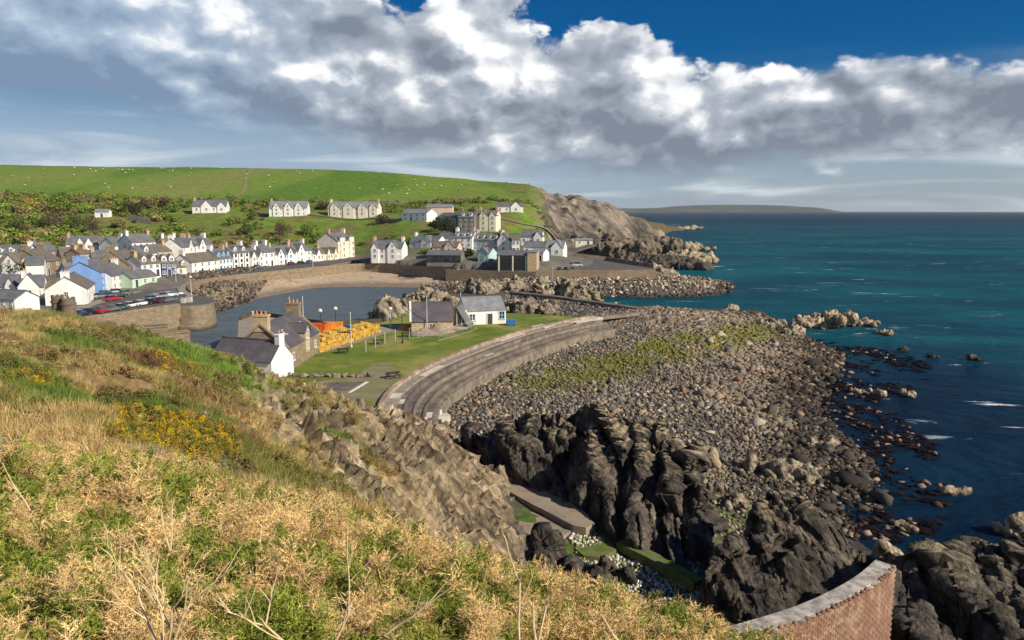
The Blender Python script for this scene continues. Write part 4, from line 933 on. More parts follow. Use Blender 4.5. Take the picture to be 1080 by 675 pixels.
M_STEP2 = pmat('mid_weathered_concrete', (.21, .175, .14), (.12, .10, .085), .8, .9, .5, .05, c3=(.09, .078, .066), scale3=.3)
M_CONC2 = pmat('stained_concrete', (.25, .21, .165), (.13, .11, .09), .9, .9, .5, .05)
M_PALE = pmat('white_concrete', (.62, .57, .50), (.45, .41, .36), 1.0, .9, .3, .03)
M_LAWN = pmat('lawn_grass', (.145, .195, .03), (.095, .14, .02), .3, .95, .7, .08, 7, .15, c3=(.25, .24, .07), scale3=.12)
M_DIRT = pmat('worn_earth', (.25, .205, .135), (.17, .15, .085), .35, .95, .5, .05, c3=(.15, .19, .045), scale3=.3)
M_PAINT = pmat('white_paint', (.78, .77, .74), (.62, .61, .58), 2, .8, .1, .01)

def struct(mb, name, mats, parent=None):
    o = mb.build(name, mats, parent)
    if parent is None: tag(o, kind='structure')
    return o
edge6 = [g[:] for g in [(-60,347),(20,343),(85,337),(130,331),(185,323)]]
edge = [G(a, b, 6) for a, b in edge6]
pier_head = chaikin([G(a, b, 6) for a, b in [(190,322.5),(208,322.5),(226,319.5),(226,314.5),(208,311.5)]], 3)
inner = chaikin([G(a, b, 6) for a, b in [(208,311.5),(199,307.5),(197.5,303),(203,299),(220,295),(250,291),(300,286),(350,281),(385,278.6),(430,281),(482,284.5)]], 2)
inland = [G(a, b, 6) for a, b in [(482,274),(430,271),(385,268),(350,272),(300,279),(250,284),(205,289),(170,293),(140,303),(110,311),(80,321),(20,328),(-60,330)]]
quay_poly = [tuple(p)[:2] for p in edge + pier_head + inner + inland]
mb = MB(); mb.prism(quay_poly, -4, 6.0, 0, 1)
quay = struct(mb, 'quay', [M_QUAYW, M_ASPH])
# kerbed pavement and parapet along the harbour edge
def strip(path, w0, w1, z0, z1, mb, mi=0):
    """band of rectangular section following a path, offset w0..w1 to its left"""
    P = [Vector((p[0], p[1], 0)) for p in path]; n = len(P); L = []; Rr = []
    for i in range(n):
        t = (P[min(i + 1, n - 1)] - P[max(i - 1, 0)]).normalized(); nn = Vector((-t.y, t.x, 0))
        L.append(P[i] + nn * w1); Rr.append(P[i] + nn * w0)
    vs = []
    for i in range(n): vs += [(Rr[i].x, Rr[i].y, z0), (L[i].x, L[i].y, z0), (L[i].x, L[i].y, z1), (Rr[i].x, Rr[i].y, z1)]
    fs = []
    for i in range(n - 1):
        a, b = 4 * i, 4 * i + 4
        fs += [(a, b, b + 3, a + 3), (a + 3, b + 3, b + 2, a + 2), (a + 2, b + 2, b + 1, a + 1)]
    fs += [(0, 3, 2, 1), (4 * n - 4, 4 * n - 3, 4 * n - 2, 4 * n - 1)]
    mb.add(vs, fs, mi)
def strip_z(path, w0, w1, th, mb, mi=0):
    P = [Vector(p) for p in path]; n = len(P); vs = []
    for i in range(n):
        t = (P[min(i + 1, n - 1)] - P[max(i - 1, 0)]); t.z = 0; t.normalize(); nn = Vector((-t.y, t.x, 0))
        a = P[i] + nn * w0; b = P[i] + nn * w1
        vs += [(a.x, a.y, P[i].z - .6), (b.x, b.y, P[i].z - .6), (b.x, b.y, P[i].z + th), (a.x, a.y, P[i].z + th)]
    fs = []
    for i in range(n - 1):
        a, b = 4 * i, 4 * i + 4; fs += [(a, b, b + 3, a + 3), (a + 3, b + 3, b + 2, a + 2), (a + 2, b + 2, b + 1, a + 1)]
    mb.add(vs, fs, mi)
mb = MB(); strip(inner, .3, 2.6, 5.5, 6.12, mb); struct(mb, 'pavement', [M_PAVE])
mb = MB(); strip(inner, -.12, .28, 5.0, 6.5, mb); o = mb.build('parapet_wall', [M_QUAYW]); tag(o, 'low tan stone parapet wall curving along the sandy harbour front', 'wall')
mb = MB(); strip(edge + pier_head[:1], .05, .5, 5.0, 6.55, mb); o = mb.build('parapet_wall', [M_QUAYW]); tag(o, 'low stone parapet wall in front of the parked cars', 'wall')
mb = MB(); strip([G(a, b, 6) for a, b in [(86,325),(110,317),(140,309),(170,301),(190,296)]], -1.0, 1.6, 5.5, 6.13, mb); struct(mb, 'pavement', [M_PAVE])
# battered base of the pier head and stepped old wall below the car park
mb = MB()
ph = chaikin(pier_head, 2); c0 = sum(ph, Vector()) / len(ph)
for z0, z1, s in [(-3, 1.4, 1.10), (1.4, 3.2, 1.05)]:
    poly = [((p.x - c0.x) * s + c0.x, (p.y - c0.y) * s + c0.y) for p in ph]; mb.prism(poly, z0, z1, 0)
mb.build('pier_base', [M_QUAYW], quay)
def stepwall():
    root = empty('old_harbour_wall', tuple(G(140, 345, 5)), label='stepped tan stone wall below the car park beside the grassy slope', cat='wall')
    for k, (a, b_, D, w, h) in enumerate([(98,341,140,7,5.2),(118,346,136,8,4.6),(140,352,132,9,4.2),(158,345,141,6,5.0),(172,352,139,9,4.4)]):
        p = W(a, b_, D); m_ = MB(); m_.box(-w / 2, w / 2, -1.2, 1.2, -8, 0, 0); m_.box(-w / 2 - .15, w / 2 + .15, -1.35, 1.3, 0, .28, 0)
        m_.box(-w / 2 - .1, w / 2 + .1, -1.3, -1.15, -1.9, -1.6, 0)
        o = m_.build('wall_section', [M_QUAYW], root); o.location = p - root.location; o.rotation_euler.z = R(14 + 5 * k)
stepwall()
def tower(px, py, D, d, h, label):
    p = W(px, py, D); root = empty('stone_tower', p, 0, label, 'tower', 'round stone towers')
    m_ = MB(); n = 20
    for r, z0, z1 in [(d / 2, -3, h * .72), (d / 2 * 1.12, h * .72, h * .80), (d / 2 * .98, h * .80, h)]: m_.prism([(r * math.cos(2 * math.pi * k / n), r * math.sin(2 * math.pi * k / n)) for k in range(n)], z0, z1)
    m_.build('shaft', [M_STONE2], root)
    m2 = MB()
    for k in range(6):
        a = k * math.pi / 3; M = Matrix.Rotation(a, 4, 'Z'); m2.box(d * .30, d * .49, -.3, .3, h, h + .35, 0, M)
    m2.build('battlement', [M_STONE2], root)
M_STONE2 = wall_mat('tower_stone', (.27, .22, .15), (.19, .15, .11), (.12, .1, .08), .5, .28, stain_z=(-5, -6))
tower(62.5, 335, 146, 2.3, 4.2, 'left of two round stone towers above the grassy slope')
tower(73.5, 336.5, 145, 2.6, 4.0, 'right of two round stone towers, beside the parked cars')

# east car park and lifeboat slip
cp = [G(a, b, 6) for a, b in [(470,284.5),(520,286),(565,287.5),(640,287.5),(692,287),(690,283),(640,276),(606,268),(560,268),(470,276)]]
mb = MB(); mb.prism([tuple(p)[:2] for p in cp], -3, 6.01, 0, 1); struct(mb, 'car_park', [M_QUAYW, M_ASPH])
mb = MB(); strip([G(a, b, 6) for a, b in [(565,287.5),(640,287.5),(692,287)]], .02, .5, 4.0, 6.9, mb)
tag(mb.build('parapet_wall', [M_QUAYW]), 'long pale stone wall below the far car park', 'wall')
mb = MB(); strip_z([W(606,270,330), W(640,274,332), W(688,282,298)], 0, .6, 1.3, mb); tag(mb.build('retaining_wall', [M_STEP]), 'dark retaining wall slanting up behind the far car park', 'wall')
mb = MB(); strip_z([W(562,277,290), W(585,272,325), W(605,264,375), W(625,258,405)], -2.5, 2.5, .15, mb); struct(mb, 'road', [M_ASPH])
# dark slip on the sand
mb = MB(); a, b_, c, d = G(476,284.4,5.6), G(504,285,5.6), G(508,290,3.0), G(496,291,2.6)
mb.add([a, b_, c, d, (a.x, a.y, 0), (b_.x, b_.y, 0), (c.x, c.y, 0), (d.x, d.y, 0)], [(0, 3, 2, 1), (3, 7, 6, 2), (0, 4, 7, 3), (2, 6, 5, 1)]); struct(mb, 'slipway', [M_STEP])
# causeway out to the water
mb = MB(); strip_z([G(540,308,4.2), G(590,313,4.0), G(640,320,3.4), G(692,327.5,2.4)], -1.3, 1.3, .1, mb); struct(mb, 'causeway', [M_STEP])

# lawn and the stepped sea wall round it
crest_px = [(398,432),(403,421),(412,411),(428,399),(448,388.5),(472,377.5),(498,367.5),(524,358.5),(552,349.5),(580,343),(606,337.5),(624,335)]
crest = chaikin([G(a, b, 6) for a, b in crest_px], 2)
harbour_edge = [G(a, b, 6) for a, b in [(560,331),(500,329),(446,327),(424,333),(402,340),(345,343),(300,336),(270,331.5),(252,337.5)]]
lawn_poly = [tuple(p)[:2] for p in crest] + [tuple(p)[:2] for p in harbour_edge] + [(-47, 125), (-45, 108), (-43, 96), (-36, 84), (-30, 78)]
mb = MB(); mb.prism(lawn_poly, -3, 6.0, 0, 1)
lawn = struct(mb, 'lawn', [M_PIERW, M_LAWN])
def patch(pts, z, name, m, parent=None, smooth=2, th=.012):
    P = chaikin([G(a, b, z) for a, b in pts], smooth, True); m_ = MB(); m_.prism([tuple(p)[:2] for p in P], z - .05, z + th)
    o = m_.build(name, [m], parent)
    if parent is None: tag(o, kind='structure')
    return o
patch([(376,398),(386,387),(402,383),(420,389),(422,398),(412,408),(405,420),(395,424),(330,420),(318,408),(345,400)], 6.0, 'worn_ground', M_DIRT)
patch([(345,403.5),(384,402.5),(366,412),(325,414),(322,408)], 6.016, 'concrete_pad', M_STEP, smooth=0)
patch([(386,402.5),(389,402.8),(370,414),(367,414)], 6.032, 'painted_line', M_PAINT, smooth=0, th=.01)
patch([(336,375.2),(404,352),(424,348),(440,347),(440,343),(404,343),(336,361),(300,372)], 6.0, 'quay_apron', M_PAVE, smooth=1)
patch([(251.5,338.6),(269,332.2),(300,336.6),(345,343.5),(372,341),(372,352),(336,362),(320,372),(300,372),(250,380)], 6.0, 'pier_top', M_PAVE, smooth=0)
patch([(440,349),(470,352),(500,345),(498,338),(440,338)], 6.012, 'gravel_yard', M_DIRT, smooth=1)
mb = MB(); m2 = MB()
seawall = empty('sea_wall', crest[0], label='long curved stepped concrete sea wall between the lawn and the boulders', cat='sea wall')
def rel(o): o.location = -seawall.location; return o
STEPS = [(a_ * .84, b2 * .84, 6.3 + (c_ - 6.3) * .72 if c_ < 6.05 else c_ - .1, d_, e_) for a_, b2, c_, d_, e_ in [(-.7, 0.0, 6.55, M_PINKC, 'parapet'), (-2.3, -.7, 6.1, M_CONC, 'walkway'), (-3.3, -2.3, 5.62, M_STEP2, 'step'), (-3.6, -3.3, 5.80, M_STEP, 'nosing'), (-4.6, -3.6, 5.05, M_STEP, 'step'), (-4.9, -4.6, 5.25, M_CONC2, 'nosing'), (-5.9, -4.9, 4.5, M_STEP2, 'step'), (-6.2, -5.9, 4.7, M_STEP, 'nosing'), (-7.2, -6.2, 3.95, M_STEP, 'step'), (-7.7, -7.2, 3.55, M_CONC2, 'toe_beam')]]
for w0, w1, z, m_, nm in STEPS:
    k = MB(); strip(crest, w0, w1 - .004, 1.0, z, k); rel(k.build(nm, [m_], seawall))
def on_wall(t, off, z):
    i = t * (len(crest) - 1); j = min(int(i), len(crest) - 2); p = crest[j].lerp(crest[j + 1], i - j); d = (crest[j + 1] - crest[j]).normalized(); n = Vector((d.y, -d.x, 0))
    q = p + n * off * .84; return (q.x, q.y, (6.3 + (z - 6.3) * .72 if z < 6.05 else z - .1) + .004)
for t0, t1, o0, o1, z in [(.12, .17, .8, 2.2, 6.12), (.31, .40, 1.2, 2.25, 6.115), (.09, .13, 2.4, 3.25, 5.64), (.62, .70, .8, 1.6, 6.12), (.52, .55, 3.65, 4.2, 5.07), (.05, .10, 6.3, 7.1, 3.97), (.85,.97,.8,3.2,6.13)]:
    k = MB(); n = 6; A = [on_wall(t0 + (t1 - t0) * i / n, o0, z) for i in range(n + 1)]; B = [on_wall(t0 + (t1 - t0) * i / n, o1, z) for i in range(n + 1)]
    k.add(A + B, [(i, n + 1 + i, n + 2 + i, i + 1) for i in range(n)] ); k.add([(x, y, z_ - .4) for x, y, z_ in B] + B, [(i, i + 1, n + 2 + i, n + 1 + i) for i in range(n)])
    o = rel(k.build('repair_patch', [M_PALE], seawall))
mb = MB(); strip_z([G(566,345.5,6.02), G(596,338.5,5.7), G(628,334.5,4.9)], -1.8, 1.4, .1, mb); struct(mb, 'slipway', [M_PALE])
mb = MB(); strip_z([G(628,334.5,4.85), G(660,331.5,3.7), G(694,327,2.4)], -.7, .7, .1, mb); struct(mb, 'causeway', [M_CONC2])
k = MB(); p = G(454, 437, 3.4); k.box(-1.2, 1.0, -1.2, 1.4, -2, .7); k.box(-.4, 1.7, -2.2, -.9, -2, .2); o = k.build('concrete_block', [M_PALE], loc=p); o.rotation_euler.z = .5; tag(o, 'white broken concrete block at the near foot of the sea wall', 'block')

# cove: slipway, old mossy wall, floor slabs
def slab(pts, ztop, zbot, name, m, dz=0):
    P = [G(a, b, ztop) for a, b in pts]; k = MB(); k.prism([tuple(p)[:2] for p in P], zbot, ztop); return struct(k, name, m if isinstance(m, list) else [m])
M_SLIP = pmat('slip_concrete', (.31, .245, .175), (.22, .18, .135), .9, .9, .4, .03, c3=(.27, .24, .18), scale3=.4)
M_MOSS = pmat('mossy_concrete', (.12, .17, .03), (.07, .10, .022), 1.6, .95, .6, .05, c3=(.17, .145, .09), scale3=.7)
slab([(494,484),(512,486),(540,498),(572,513),(600,528),(618,541),(627,552),(618,556.5),(604,554),(584,543),(560,531),(535,517),(512,503),(498,495)], 2.7, -1, 'slipway', M_SLIP)
slab([(512,512),(530,519),(566,539),(604,558),(592,568),(560,566),(535,556),(518,536)], 2.2, -1, 'slipway', M_SLIP)
slab([(575,535),(600,543),(622,553),(640,566),(650,580),(634,588),(616,586),(600,574),(582,560)], 1.75, -1, 'mossy_floor', M_MOSS)
k = MB(); strip_z([G(655,571,2.0), G(690,588,1.9), G(737,614,1.8)], -.55, .55, .1, k); tag(k.build('mossy_wall', [M_MOSS]), 'low mossy concrete wall running diagonally through the cove', 'wall')

# curved brick wall at the lower right
M_BRICK = pmat('red_brick', (.28, .155, .105), (.18, .105, .075), 3, .9, .5, .02, c3=(.33, .225, .155), scale3=.9)
M_BRICK2 = pmat('pale_brick', (.35, .24, .16), (.24, .15, .10), 3, .9, .5, .02)
M_MORT = pmat('mortar', (.27, .19, .14), (.20, .14, .10), 4, .95, .4, .02)
M_COPE = pmat('coping_stone', (.42, .39, .35), (.20, .18, .16), 2.2, .9, .6, .04, c3=(.50, .46, .40), scale3=1.4)
def brick_wall():
    zt = 9.0
    outer = chaikin([G(a, b, zt) for a, b in [(945,598),(930,613),(906,629),(866,649),(812,667),(760,681),(700,700)]], 3)
    root = empty('brick_wall', outer[0], 0, 'curved red brick wall with rubble coping at the lower right corner', 'wall')
    seg = [0.0]
    for a, b in zip(outer, outer[1:]): seg.append(seg[-1] + (b - a).length)
    L = seg[-1]
    def at(s):
        s = min(max(s, 0), L - 1e-4); i = max(j for j in range(len(seg)) if seg[j] <= s); i = min(i, len(outer) - 2)
        t = (s - seg[i]) / (seg[i + 1] - seg[i]); p = outer[i].lerp(outer[i + 1], t); d = (outer[i + 1] - outer[i]).normalized(); return p, d
    core = MB()
    strip([tuple(p) for p in outer], -1.02, -.06, -1, zt - .06, core)
    o = core.build('core', [M_MORT], root); o.location = -root.location
    # brick: proud of the mortar
    bl, bh_ = .38, .145
    bm = bmesh.new(); bmesh.ops.create_cube(bm, size=1); bmesh.ops.bevel(bm, geom=bm.edges[:], offset=.06, segments=1, affect='EDGES')
    mes = []
    for m_ in (M_BRICK, M_BRICK2):
        me = bpy.data.meshes.new('brick'); bm.to_mesh(me); me.materials.append(m_); mes.append(me)
    bm.free()
    rg = random.Random(5); cand = []
    for c in range(50):
        z = zt - .12 - c * (bh_ + .012); s = (c % 2) * bl / 2 + .2
        while s < L - .3:
            l = bl * rg.uniform(.93, 1.0); p, d = at(s); n = Vector((-d.y, d.x, 0))      # the path runs from the end toward the camera side
            pt = Vector((p.x, p.y, z)) - n * (.085 - rg.uniform(0, .02))
            cand.append((pt, math.atan2(d.y, d.x), l, rg)); s += bl + .012
    vis = []
    for k, (pt, a, l, _) in enumerate(cand):
        x, y = px_of(pt); vis.append((0 if (0 < x < 1080 and y < 690) else 1, (pt - Vector((0, 0, CAM_H))).length, k))
    order = [v[2] for v in sorted(vis)]; ind = set(order[:300])
    rest_v = []; rest_f = []; me0 = mes[0]; bv = [v.co.copy() for v in me0.vertices]; bf = [tuple(p.vertices) for p in me0.polygons]
    for k, (pt, a, l, _) in enumerate(cand):
        sc = Vector((l, .22, bh_ * rg.uniform(.95, 1))); rot = Euler((rg.uniform(-.02, .02), rg.uniform(-.02, .02), a + rg.uniform(-.02, .02)))
        if k in ind: inst('brick', mes[1] if rg.random() < .3 else mes[0], root, pt - root.location, rot, sc)
        else:
            b0 = len(rest_v); Mx = Matrix.LocRotScale(pt, rot, sc); rest_v += [Mx @ v for v in bv]; rest_f += [tuple(i + b0 for i in f) for f in bf]
    me = bpy.data.meshes.new('brickwork'); me.from_pydata(rest_v, [], rest_f); me.materials.append(M_BRICK)
    o = inst('brickwork', me, root, -root.location); o['kind'] = 'stuff'
    # rubble coping
    s = 0.1; j = 0
    bm = bmesh.new(); hull(bm, (0, 0, 0), (.5, .5, .5), (0, 0, 0), 16, 77); cm = bpy.data.meshes.new('coping_stone'); bm.to_mesh(cm); bm.free(); cm.materials.append(M_COPE)
    bm = bmesh.new(); hull(bm, (0, 0, 0), (.5, .5, .5), (0, 0, 0), 16, 78); cm2 = bpy.data.meshes.new('coping_stone'); bm.to_mesh(cm2); bm.free(); cm2.materials.append(M_BRICK)
    cs = MB(); strip([tuple(p) for p in outer], -1.06, -.20, zt - .055, zt + .05, cs); o = cs.build('coping', [M_COPE], root); o.location = -root.location
    while s < L - .2:
        p, d = at(s); n = Vector((-d.y, d.x, 0))
        for off in (.14,):
            inst('coping_stone', cm2 if rg.random() < .8 else cm, root, Vector((p.x, p.y, zt + rg.uniform(-.03, .02))) - n * (off + rg.uniform(-.03, .03)) - root.location, (rg.uniform(-.06, .06), rg.uniform(-.06, .06), math.atan2(d.y, d.x) + rg.uniform(-.15, .15)), (rg.uniform(.36, .5), rg.uniform(.3, .38), rg.uniform(.12, .18)))
        s += rg.uniform(.32, .5)
brick_wall()

# ------------------------------------------------------------------ houses
def paint(name, c, dirt=.12): return pmat(name, c, tuple(v * (1 - dirt) for v in c), .35, .85, .15, .02, 5, .2, c3=tuple(v * (1 - 1.6 * dirt) for v in c), scale3=.6)
WM = {WHITE: paint('white_render', (.80, .79, .76)), CREAM: paint('cream_render', (.76, .69, .56)), PINK: paint('pink_render', (.66, .50, .42)), BLUE: paint('blue_render', (.20, .36, .68)), LBLUE: paint('pale_blue_render', (.36, .58, .74)),
      NAVY: paint('navy_paint', (.035, .075, .20)), MINT: paint('mint_render', (.50, .66, .50)), TEAL: paint('turquoise_render', (.42, .62, .60)), 'honey': pmat('honey_stone', (.52, .40, .26), (.36, .27, .17), 1.5, .9, .4, .04),
      STONE: wall_mat('brown_rubble', (.36, .285, .19), (.25, .195, .13), (.30, .25, .185), .55, .3, stain_z=(-5, -6)), GREY: wall_mat('grey_rubble', (.27, .255, .23), (.18, .17, .155), (.24, .22, .2), .6, .3, stain_z=(-5, -6)),
      'shadeblue': paint('grey_blue_render', (.40, .46, .55)), 'darkshed': paint('charcoal_cladding', (.055, .058, .062))}  # shadeblue: grey-blue wall tone with the hill house's shade painted in
def roof_mat(name, c1, c2):
    m, nt, bs, b = new_mat(name)
    tc = N(nt, 'ShaderNodeTexCoord'); sep = N(nt, 'ShaderNodeSeparateXYZ'); nt.links.new(tc.outputs['Object'], sep.inputs[0])
    br = N(nt, 'ShaderNodeTexBrick'); nt.links.new(b.comb(sep.outputs[0], b.m('MULTIPLY', sep.outputs[2], 1.4), 0), br.inputs['Vector']); br.inputs['Scale'].default_value = 1
    br.inputs['Brick Width'].default_value = .32; br.inputs['Row Height'].default_value = .26; br.inputs['Mortar Size'].default_value = .012
    br.inputs['Color1'].default_value = (*c1, 1); br.inputs['Color2'].default_value = (*c2, 1); br.inputs['Mortar'].default_value = (*tuple(v * .5 for v in c2), 1)
    n1 = b.noise(pos(nt), .5, 6, .6); col = b.mix(b.ss(n1, .4, .75, 0, .45), br.outputs['Color'], (c1[0] * 1.5 + .02, c1[1] * 1.5 + .02, c1[2] * 1.2))
    nt.links.new(col, bs.inputs['Base Color']); bs.inputs['Roughness'].default_value = .55; bs.inputs['Specular IOR Level'].default_value = .35
    bump(nt, b.m('ADD', b.m('MULTIPLY', br.outputs['Fac'], -1), n1), bs, .4, .03); return m
RM = {'slate': roof_mat('blue_slate', (.15, .153, .175), (.11, .112, .13)), 'grey': roof_mat('pale_grey_slate', (.23, .24, .27), (.18, .185, .205)), 'brown': roof_mat('mossy_brown_slate', (.175, .15, .125), (.125, .108, .092)), 'purple': roof_mat('purple_slate', (.11, .098, .118), (.078, .070, .088))}
m, nt, bs, b = new_mat('window_glass'); bs.inputs['Base Color'].default_value = (.02, .025, .03, 1); bs.inputs['Roughness'].default_value = .08
n_ = b.noise(pos(nt), .4, 3, .5); nt.links.new(b.mix(b.ss(n_, .4, .6), (.015, .018, .022), (.07, .08, .09)), bs.inputs['Base Color']); M_GLASS = m
M_TRIM = pmat('window_frame_white', (.74, .73, .70), (.62, .61, .58), 3, .6, 0); M_POT = pmat('terracotta', (.50, .25, .13), (.38, .19, .1), 3, .8, .2, .02)
M_BLACK = pmat('black_paint', (.02, .02, .022), (.03, .03, .03), 2, .5, 0); M_DOOR = {'a': pmat('dark_door', (.05, .06, .09), None, 2, .5, 0), 'b': pmat('red_door', (.25, .04, .03), None, 2, .5, 0)}
def window_mesh(tm):
    k = MB(); w, h = .5, .72
    for x0, x1, z0, z1 in [(-w, w, -h, -h + .1), (-w, w, h - .1, h), (-w, -w + .1, -h + .1, h - .1), (w - .1, w, -h + .1, h - .1), (-w + .1, w - .1, -.035, .035)]: k.box(x0, x1, -.07, .05, z0, z1, 0)
    k.box(-.045, .045, -.065, .05, -h + .1, h - .1, 0)
    k.box(-w - .08, w + .08, -.14, .05, -h - .09, -h - .003, 0)
    k.add([(-w + .1, -.03, -h + .1), (w - .1, -.03, -h + .1), (w - .1, -.03, h - .1), (-w + .1, -.03, h - .1)], [(0, 1, 2, 3)], 1)
    return k.mesh('window', [tm, M_GLASS])
WIN = {None: window_mesh(M_TRIM), LBLUE: window_mesh(WM[LBLUE]), 'black': window_mesh(M_BLACK)}
k = MB(); k.box(-.5, .5, -.05, .05, 0, 2.05, 0); k.box(-.62, -.503, -.09, .05, 0, 2.05, 1); k.box(.503, .62, -.09, .05, 0, 2.05, 1); k.box(-.62, .62, -.09, .05, 2.053, 2.2, 1); DOOR = k.mesh('door', [M_DOOR['a'], M_TRIM])
k = MB(); k.bar((0, 0, 0), (0, 0, .5), .17, 7, .12); POT = k.mesh('chimney_pot', [M_POT])
def gable_block(w, d, e, r, z0=-1.6, blunt=0.0):
    """walls with two gable ends, x along the ridge"""
    k = MB(); x0, x1 = -w / 2, w / 2
    k.add([(x0, 0, z0), (x1, 0, z0), (x1, 0, e), (x0, 0, e)], [(0, 1, 2, 3)]); k.add([(x0, d, z0), (x1, d, z0), (x1, d, e), (x0, d, e)], [(3, 2, 1, 0)])
    for x, f in ((x0, 1), (x1, 0)):
        vs = [(x, 0, z0), (x, d, z0), (x, d, e), (x, d / 2, e + r), (x, 0, e)]
        k.add(vs, [tuple(range(4, -1, -1)) if f else tuple(range(5))][0:1] if False else [(4, 3, 2, 1, 0) if f else (0, 1, 2, 3, 4)])
    return k
def gable_roof(w, d, e, r, ov=.25, th=.16, ovx=.2):
    k = MB(); x0, x1 = -w / 2 - ovx, w / 2 + ovx; s = r / (d / 2)
    for sg in (0, 1):
        ye, ym = (-ov, d / 2) if sg == 0 else (d + ov, d / 2); ze = e - ov * s + .03; zm = e + r + .03
        vs = [(x0, ye, ze), (x1, ye, ze), (x1, ym, zm), (x0, ym, zm), (x0, ye, ze + th), (x1, ye, ze + th), (x1, ym, zm + th), (x0, ym, zm + th)]
        fs = [(0, 3, 2, 1), (4, 5, 6, 7), (0, 1, 5, 4), (1, 2, 6, 5), (3, 0, 4, 7)]
        if sg: fs = [f[::-1] for f in fs]
        k.add(vs, fs)
    k.box(x0, x1, d / 2 - .14, d / 2 + .14, e + r + .1, e + r + .26)
    return k
def put_win(root, x, y, z, sx=1.0, sz=1.0, rz=0.0, tm=None, parent=None): return inst('window', WIN[tm], parent or root, (x, y, z), (0, 0, rz), (sx, 1, sz))
def house(name, label, a, b_, dep, eave, rise, wall, roof, group, o):
    A, B = W(*a), W(*b_); base = min(A.z, B.z) ; v = (B - A); v.z = 0; w = v.length; yaw = math.atan2(v.y, v.x); mid = (A + B) / 2
    cat = {'terraced_house': 'house', 'tall_house': 'house', 'lifeboat_station': 'lifeboat station'}.get(name, name)
    root = empty(name, (mid.x, mid.y, (A.z + B.z) / 2), yaw, label, cat, group)
    tm = o.get('trim'); wm = WM[wall]; rm = RM[roof]
    wobj = gable_block(w, dep, eave, rise).build('wall', [wm], root)
    ro = gable_roof(w, dep, eave, rise).build('roof', [rm], root)
    st = o.get('st', 1); nw = o.get('nw', 3); rg = random.Random(hash((round(a[0] * 7), round(a[1] * 3))) & 0xffff)
    gabs = o.get('gab', []); bays = o.get('bays', ())
    sh = eave / st
    if o.get('shed'):
        for x0, x1 in ((-.36, -.06), (.0, .30)):
            k = MB(); k.box(x0 * w, x1 * w, -.08, .05, .1, 4.2, 0)
            for j in range(1, 5): k.box(x0 * w, x1 * w, -.12, -.081, .1 + j * .82, .16 + j * .82, 1)
            k.build('shutter_door', [M_BLACK, WM['darkshed']], root)
        k = MB(); k.box(w * .40, w * .40 + 3.4, -.6, dep * .6, -1, eave + 1.2); k.build('tower', [WM['honey']], root)
        k = MB(); k.box(w * .40 - .2, w * .40 + 3.6, -.8, dep * .6 + .2, eave + 1.203, eave + 1.4); k.build('tower_roof', [RM['grey']], root)
        for x in (-.44, -.03, .35):
            k = MB(); k.box(x * w - .25, x * w + .25, -.16, .05, -1, eave - .1); k.build('pier', [WM[CREAM]], root)
    elif nw:
        door_at = rg.randrange(nw)
        for s in range(st):
            for j in range(nw):
                x = (j + .5) / nw * w - w / 2; z = s * sh + sh * .56
                if any(abs((f - .5) * w - x) < gw * .4 for f, gw, gh in gabs): continue
                if s == 0 and j == door_at and not o.get('dark'): inst('door', DOOR, root, (x, -.01, 0)); continue
                if o.get('dark'): put_win(root, x, -.01, eave * .48, w / nw * .9, 1.45, tm='black')
                else: put_win(root, x, -.01, z, 1.05, min(1.05, sh * .38), tm=tm or ('black' if o.get('strips') else None))
        if w > 4 and not bays and st > 1 and wall not in (BLUE, STONE):
            put_win(root, -w / 2 - .01, dep * .5, eave * .7, .9, .85, -math.pi / 2)
    if o.get('strips'):
        for j in range(nw + 1):
            x = j / nw * w - w / 2; k = MB(); k.box(x - .16, x + .16, -.06, .03, -.5, eave); k.build('painted_strip', [M_BLACK], root)
    for f in bays:
        x = (f - .5) * w; k = MB(); bw = min(3.6, w * .36); P = [(x - bw / 2, .1), (x - bw / 2, -.5), (x - bw * .3, -1.2), (x + bw * .3, -1.2), (x + bw / 2, -.5), (x + bw / 2, .1)]
        k.prism(P, -1.6, eave + 1.6); by_ = k.build('bay', [wm], root)
        k = MB(); n = len(P); k.add([(p[0] * 1.0, p[1] - .12, eave + 1.62) for p in P] + [(x, 0, eave + 3.4)], [(i, (i + 1) % n, n) for i in range(n)]); k.build('bay_roof', [rm], root)
        for s in range(st): put_win(root, x, -1.21, s * sh + sh * .56, 1.3, 1.05)
    for f, gw, gh in gabs:
        x = (f - .5) * w; pr = .5; k = MB(); e2 = eave if st > 1 or eave > 3 else eave + .2
        k.add([(x - gw / 2, -pr, -1.6), (x + gw / 2, -pr, -1.6), (x + gw / 2, -pr, e2), (x, -pr, e2 + gh), (x - gw / 2, -pr, e2)], [(0, 1, 2, 3, 4)])
        k.add([(x - gw / 2, -pr, -1.6), (x - gw / 2, .1, -1.6), (x - gw / 2, .1, e2), (x - gw / 2, -pr, e2)], [(3, 2, 1, 0)]); k.add([(x + gw / 2, -pr, -1.6), (x + gw / 2, .1, -1.6), (x + gw / 2, .1, e2), (x + gw / 2, -pr, e2)], [(0, 1, 2, 3)])
        k.build('front_gable', [wm], root)
        yb = min(dep * .5, gh / (rise / (dep / 2)) + .4); k = MB(); ov = .18; s2 = gh / (gw / 2)
        for sg in (-1, 1):
            vs = [(x + sg * (gw / 2 + ov), -pr - .2, e2 - ov * s2 + .04), (x, -pr - .2, e2 + gh + .04), (x, yb, e2 + gh + .04), (x + sg * (gw / 2 + ov), yb, e2 - ov * s2 + .04)]
            vs += [(p[0], p[1], p[2] + .14) for p in vs]; fs = [(0, 1, 2, 3), (7, 6, 5, 4), (4, 5, 1, 0), (7, 4, 0, 3)]
            if sg > 0: fs = [q[::-1] for q in fs]
            k.add(vs, fs)
        k.build('gable_roof', [rm], root)
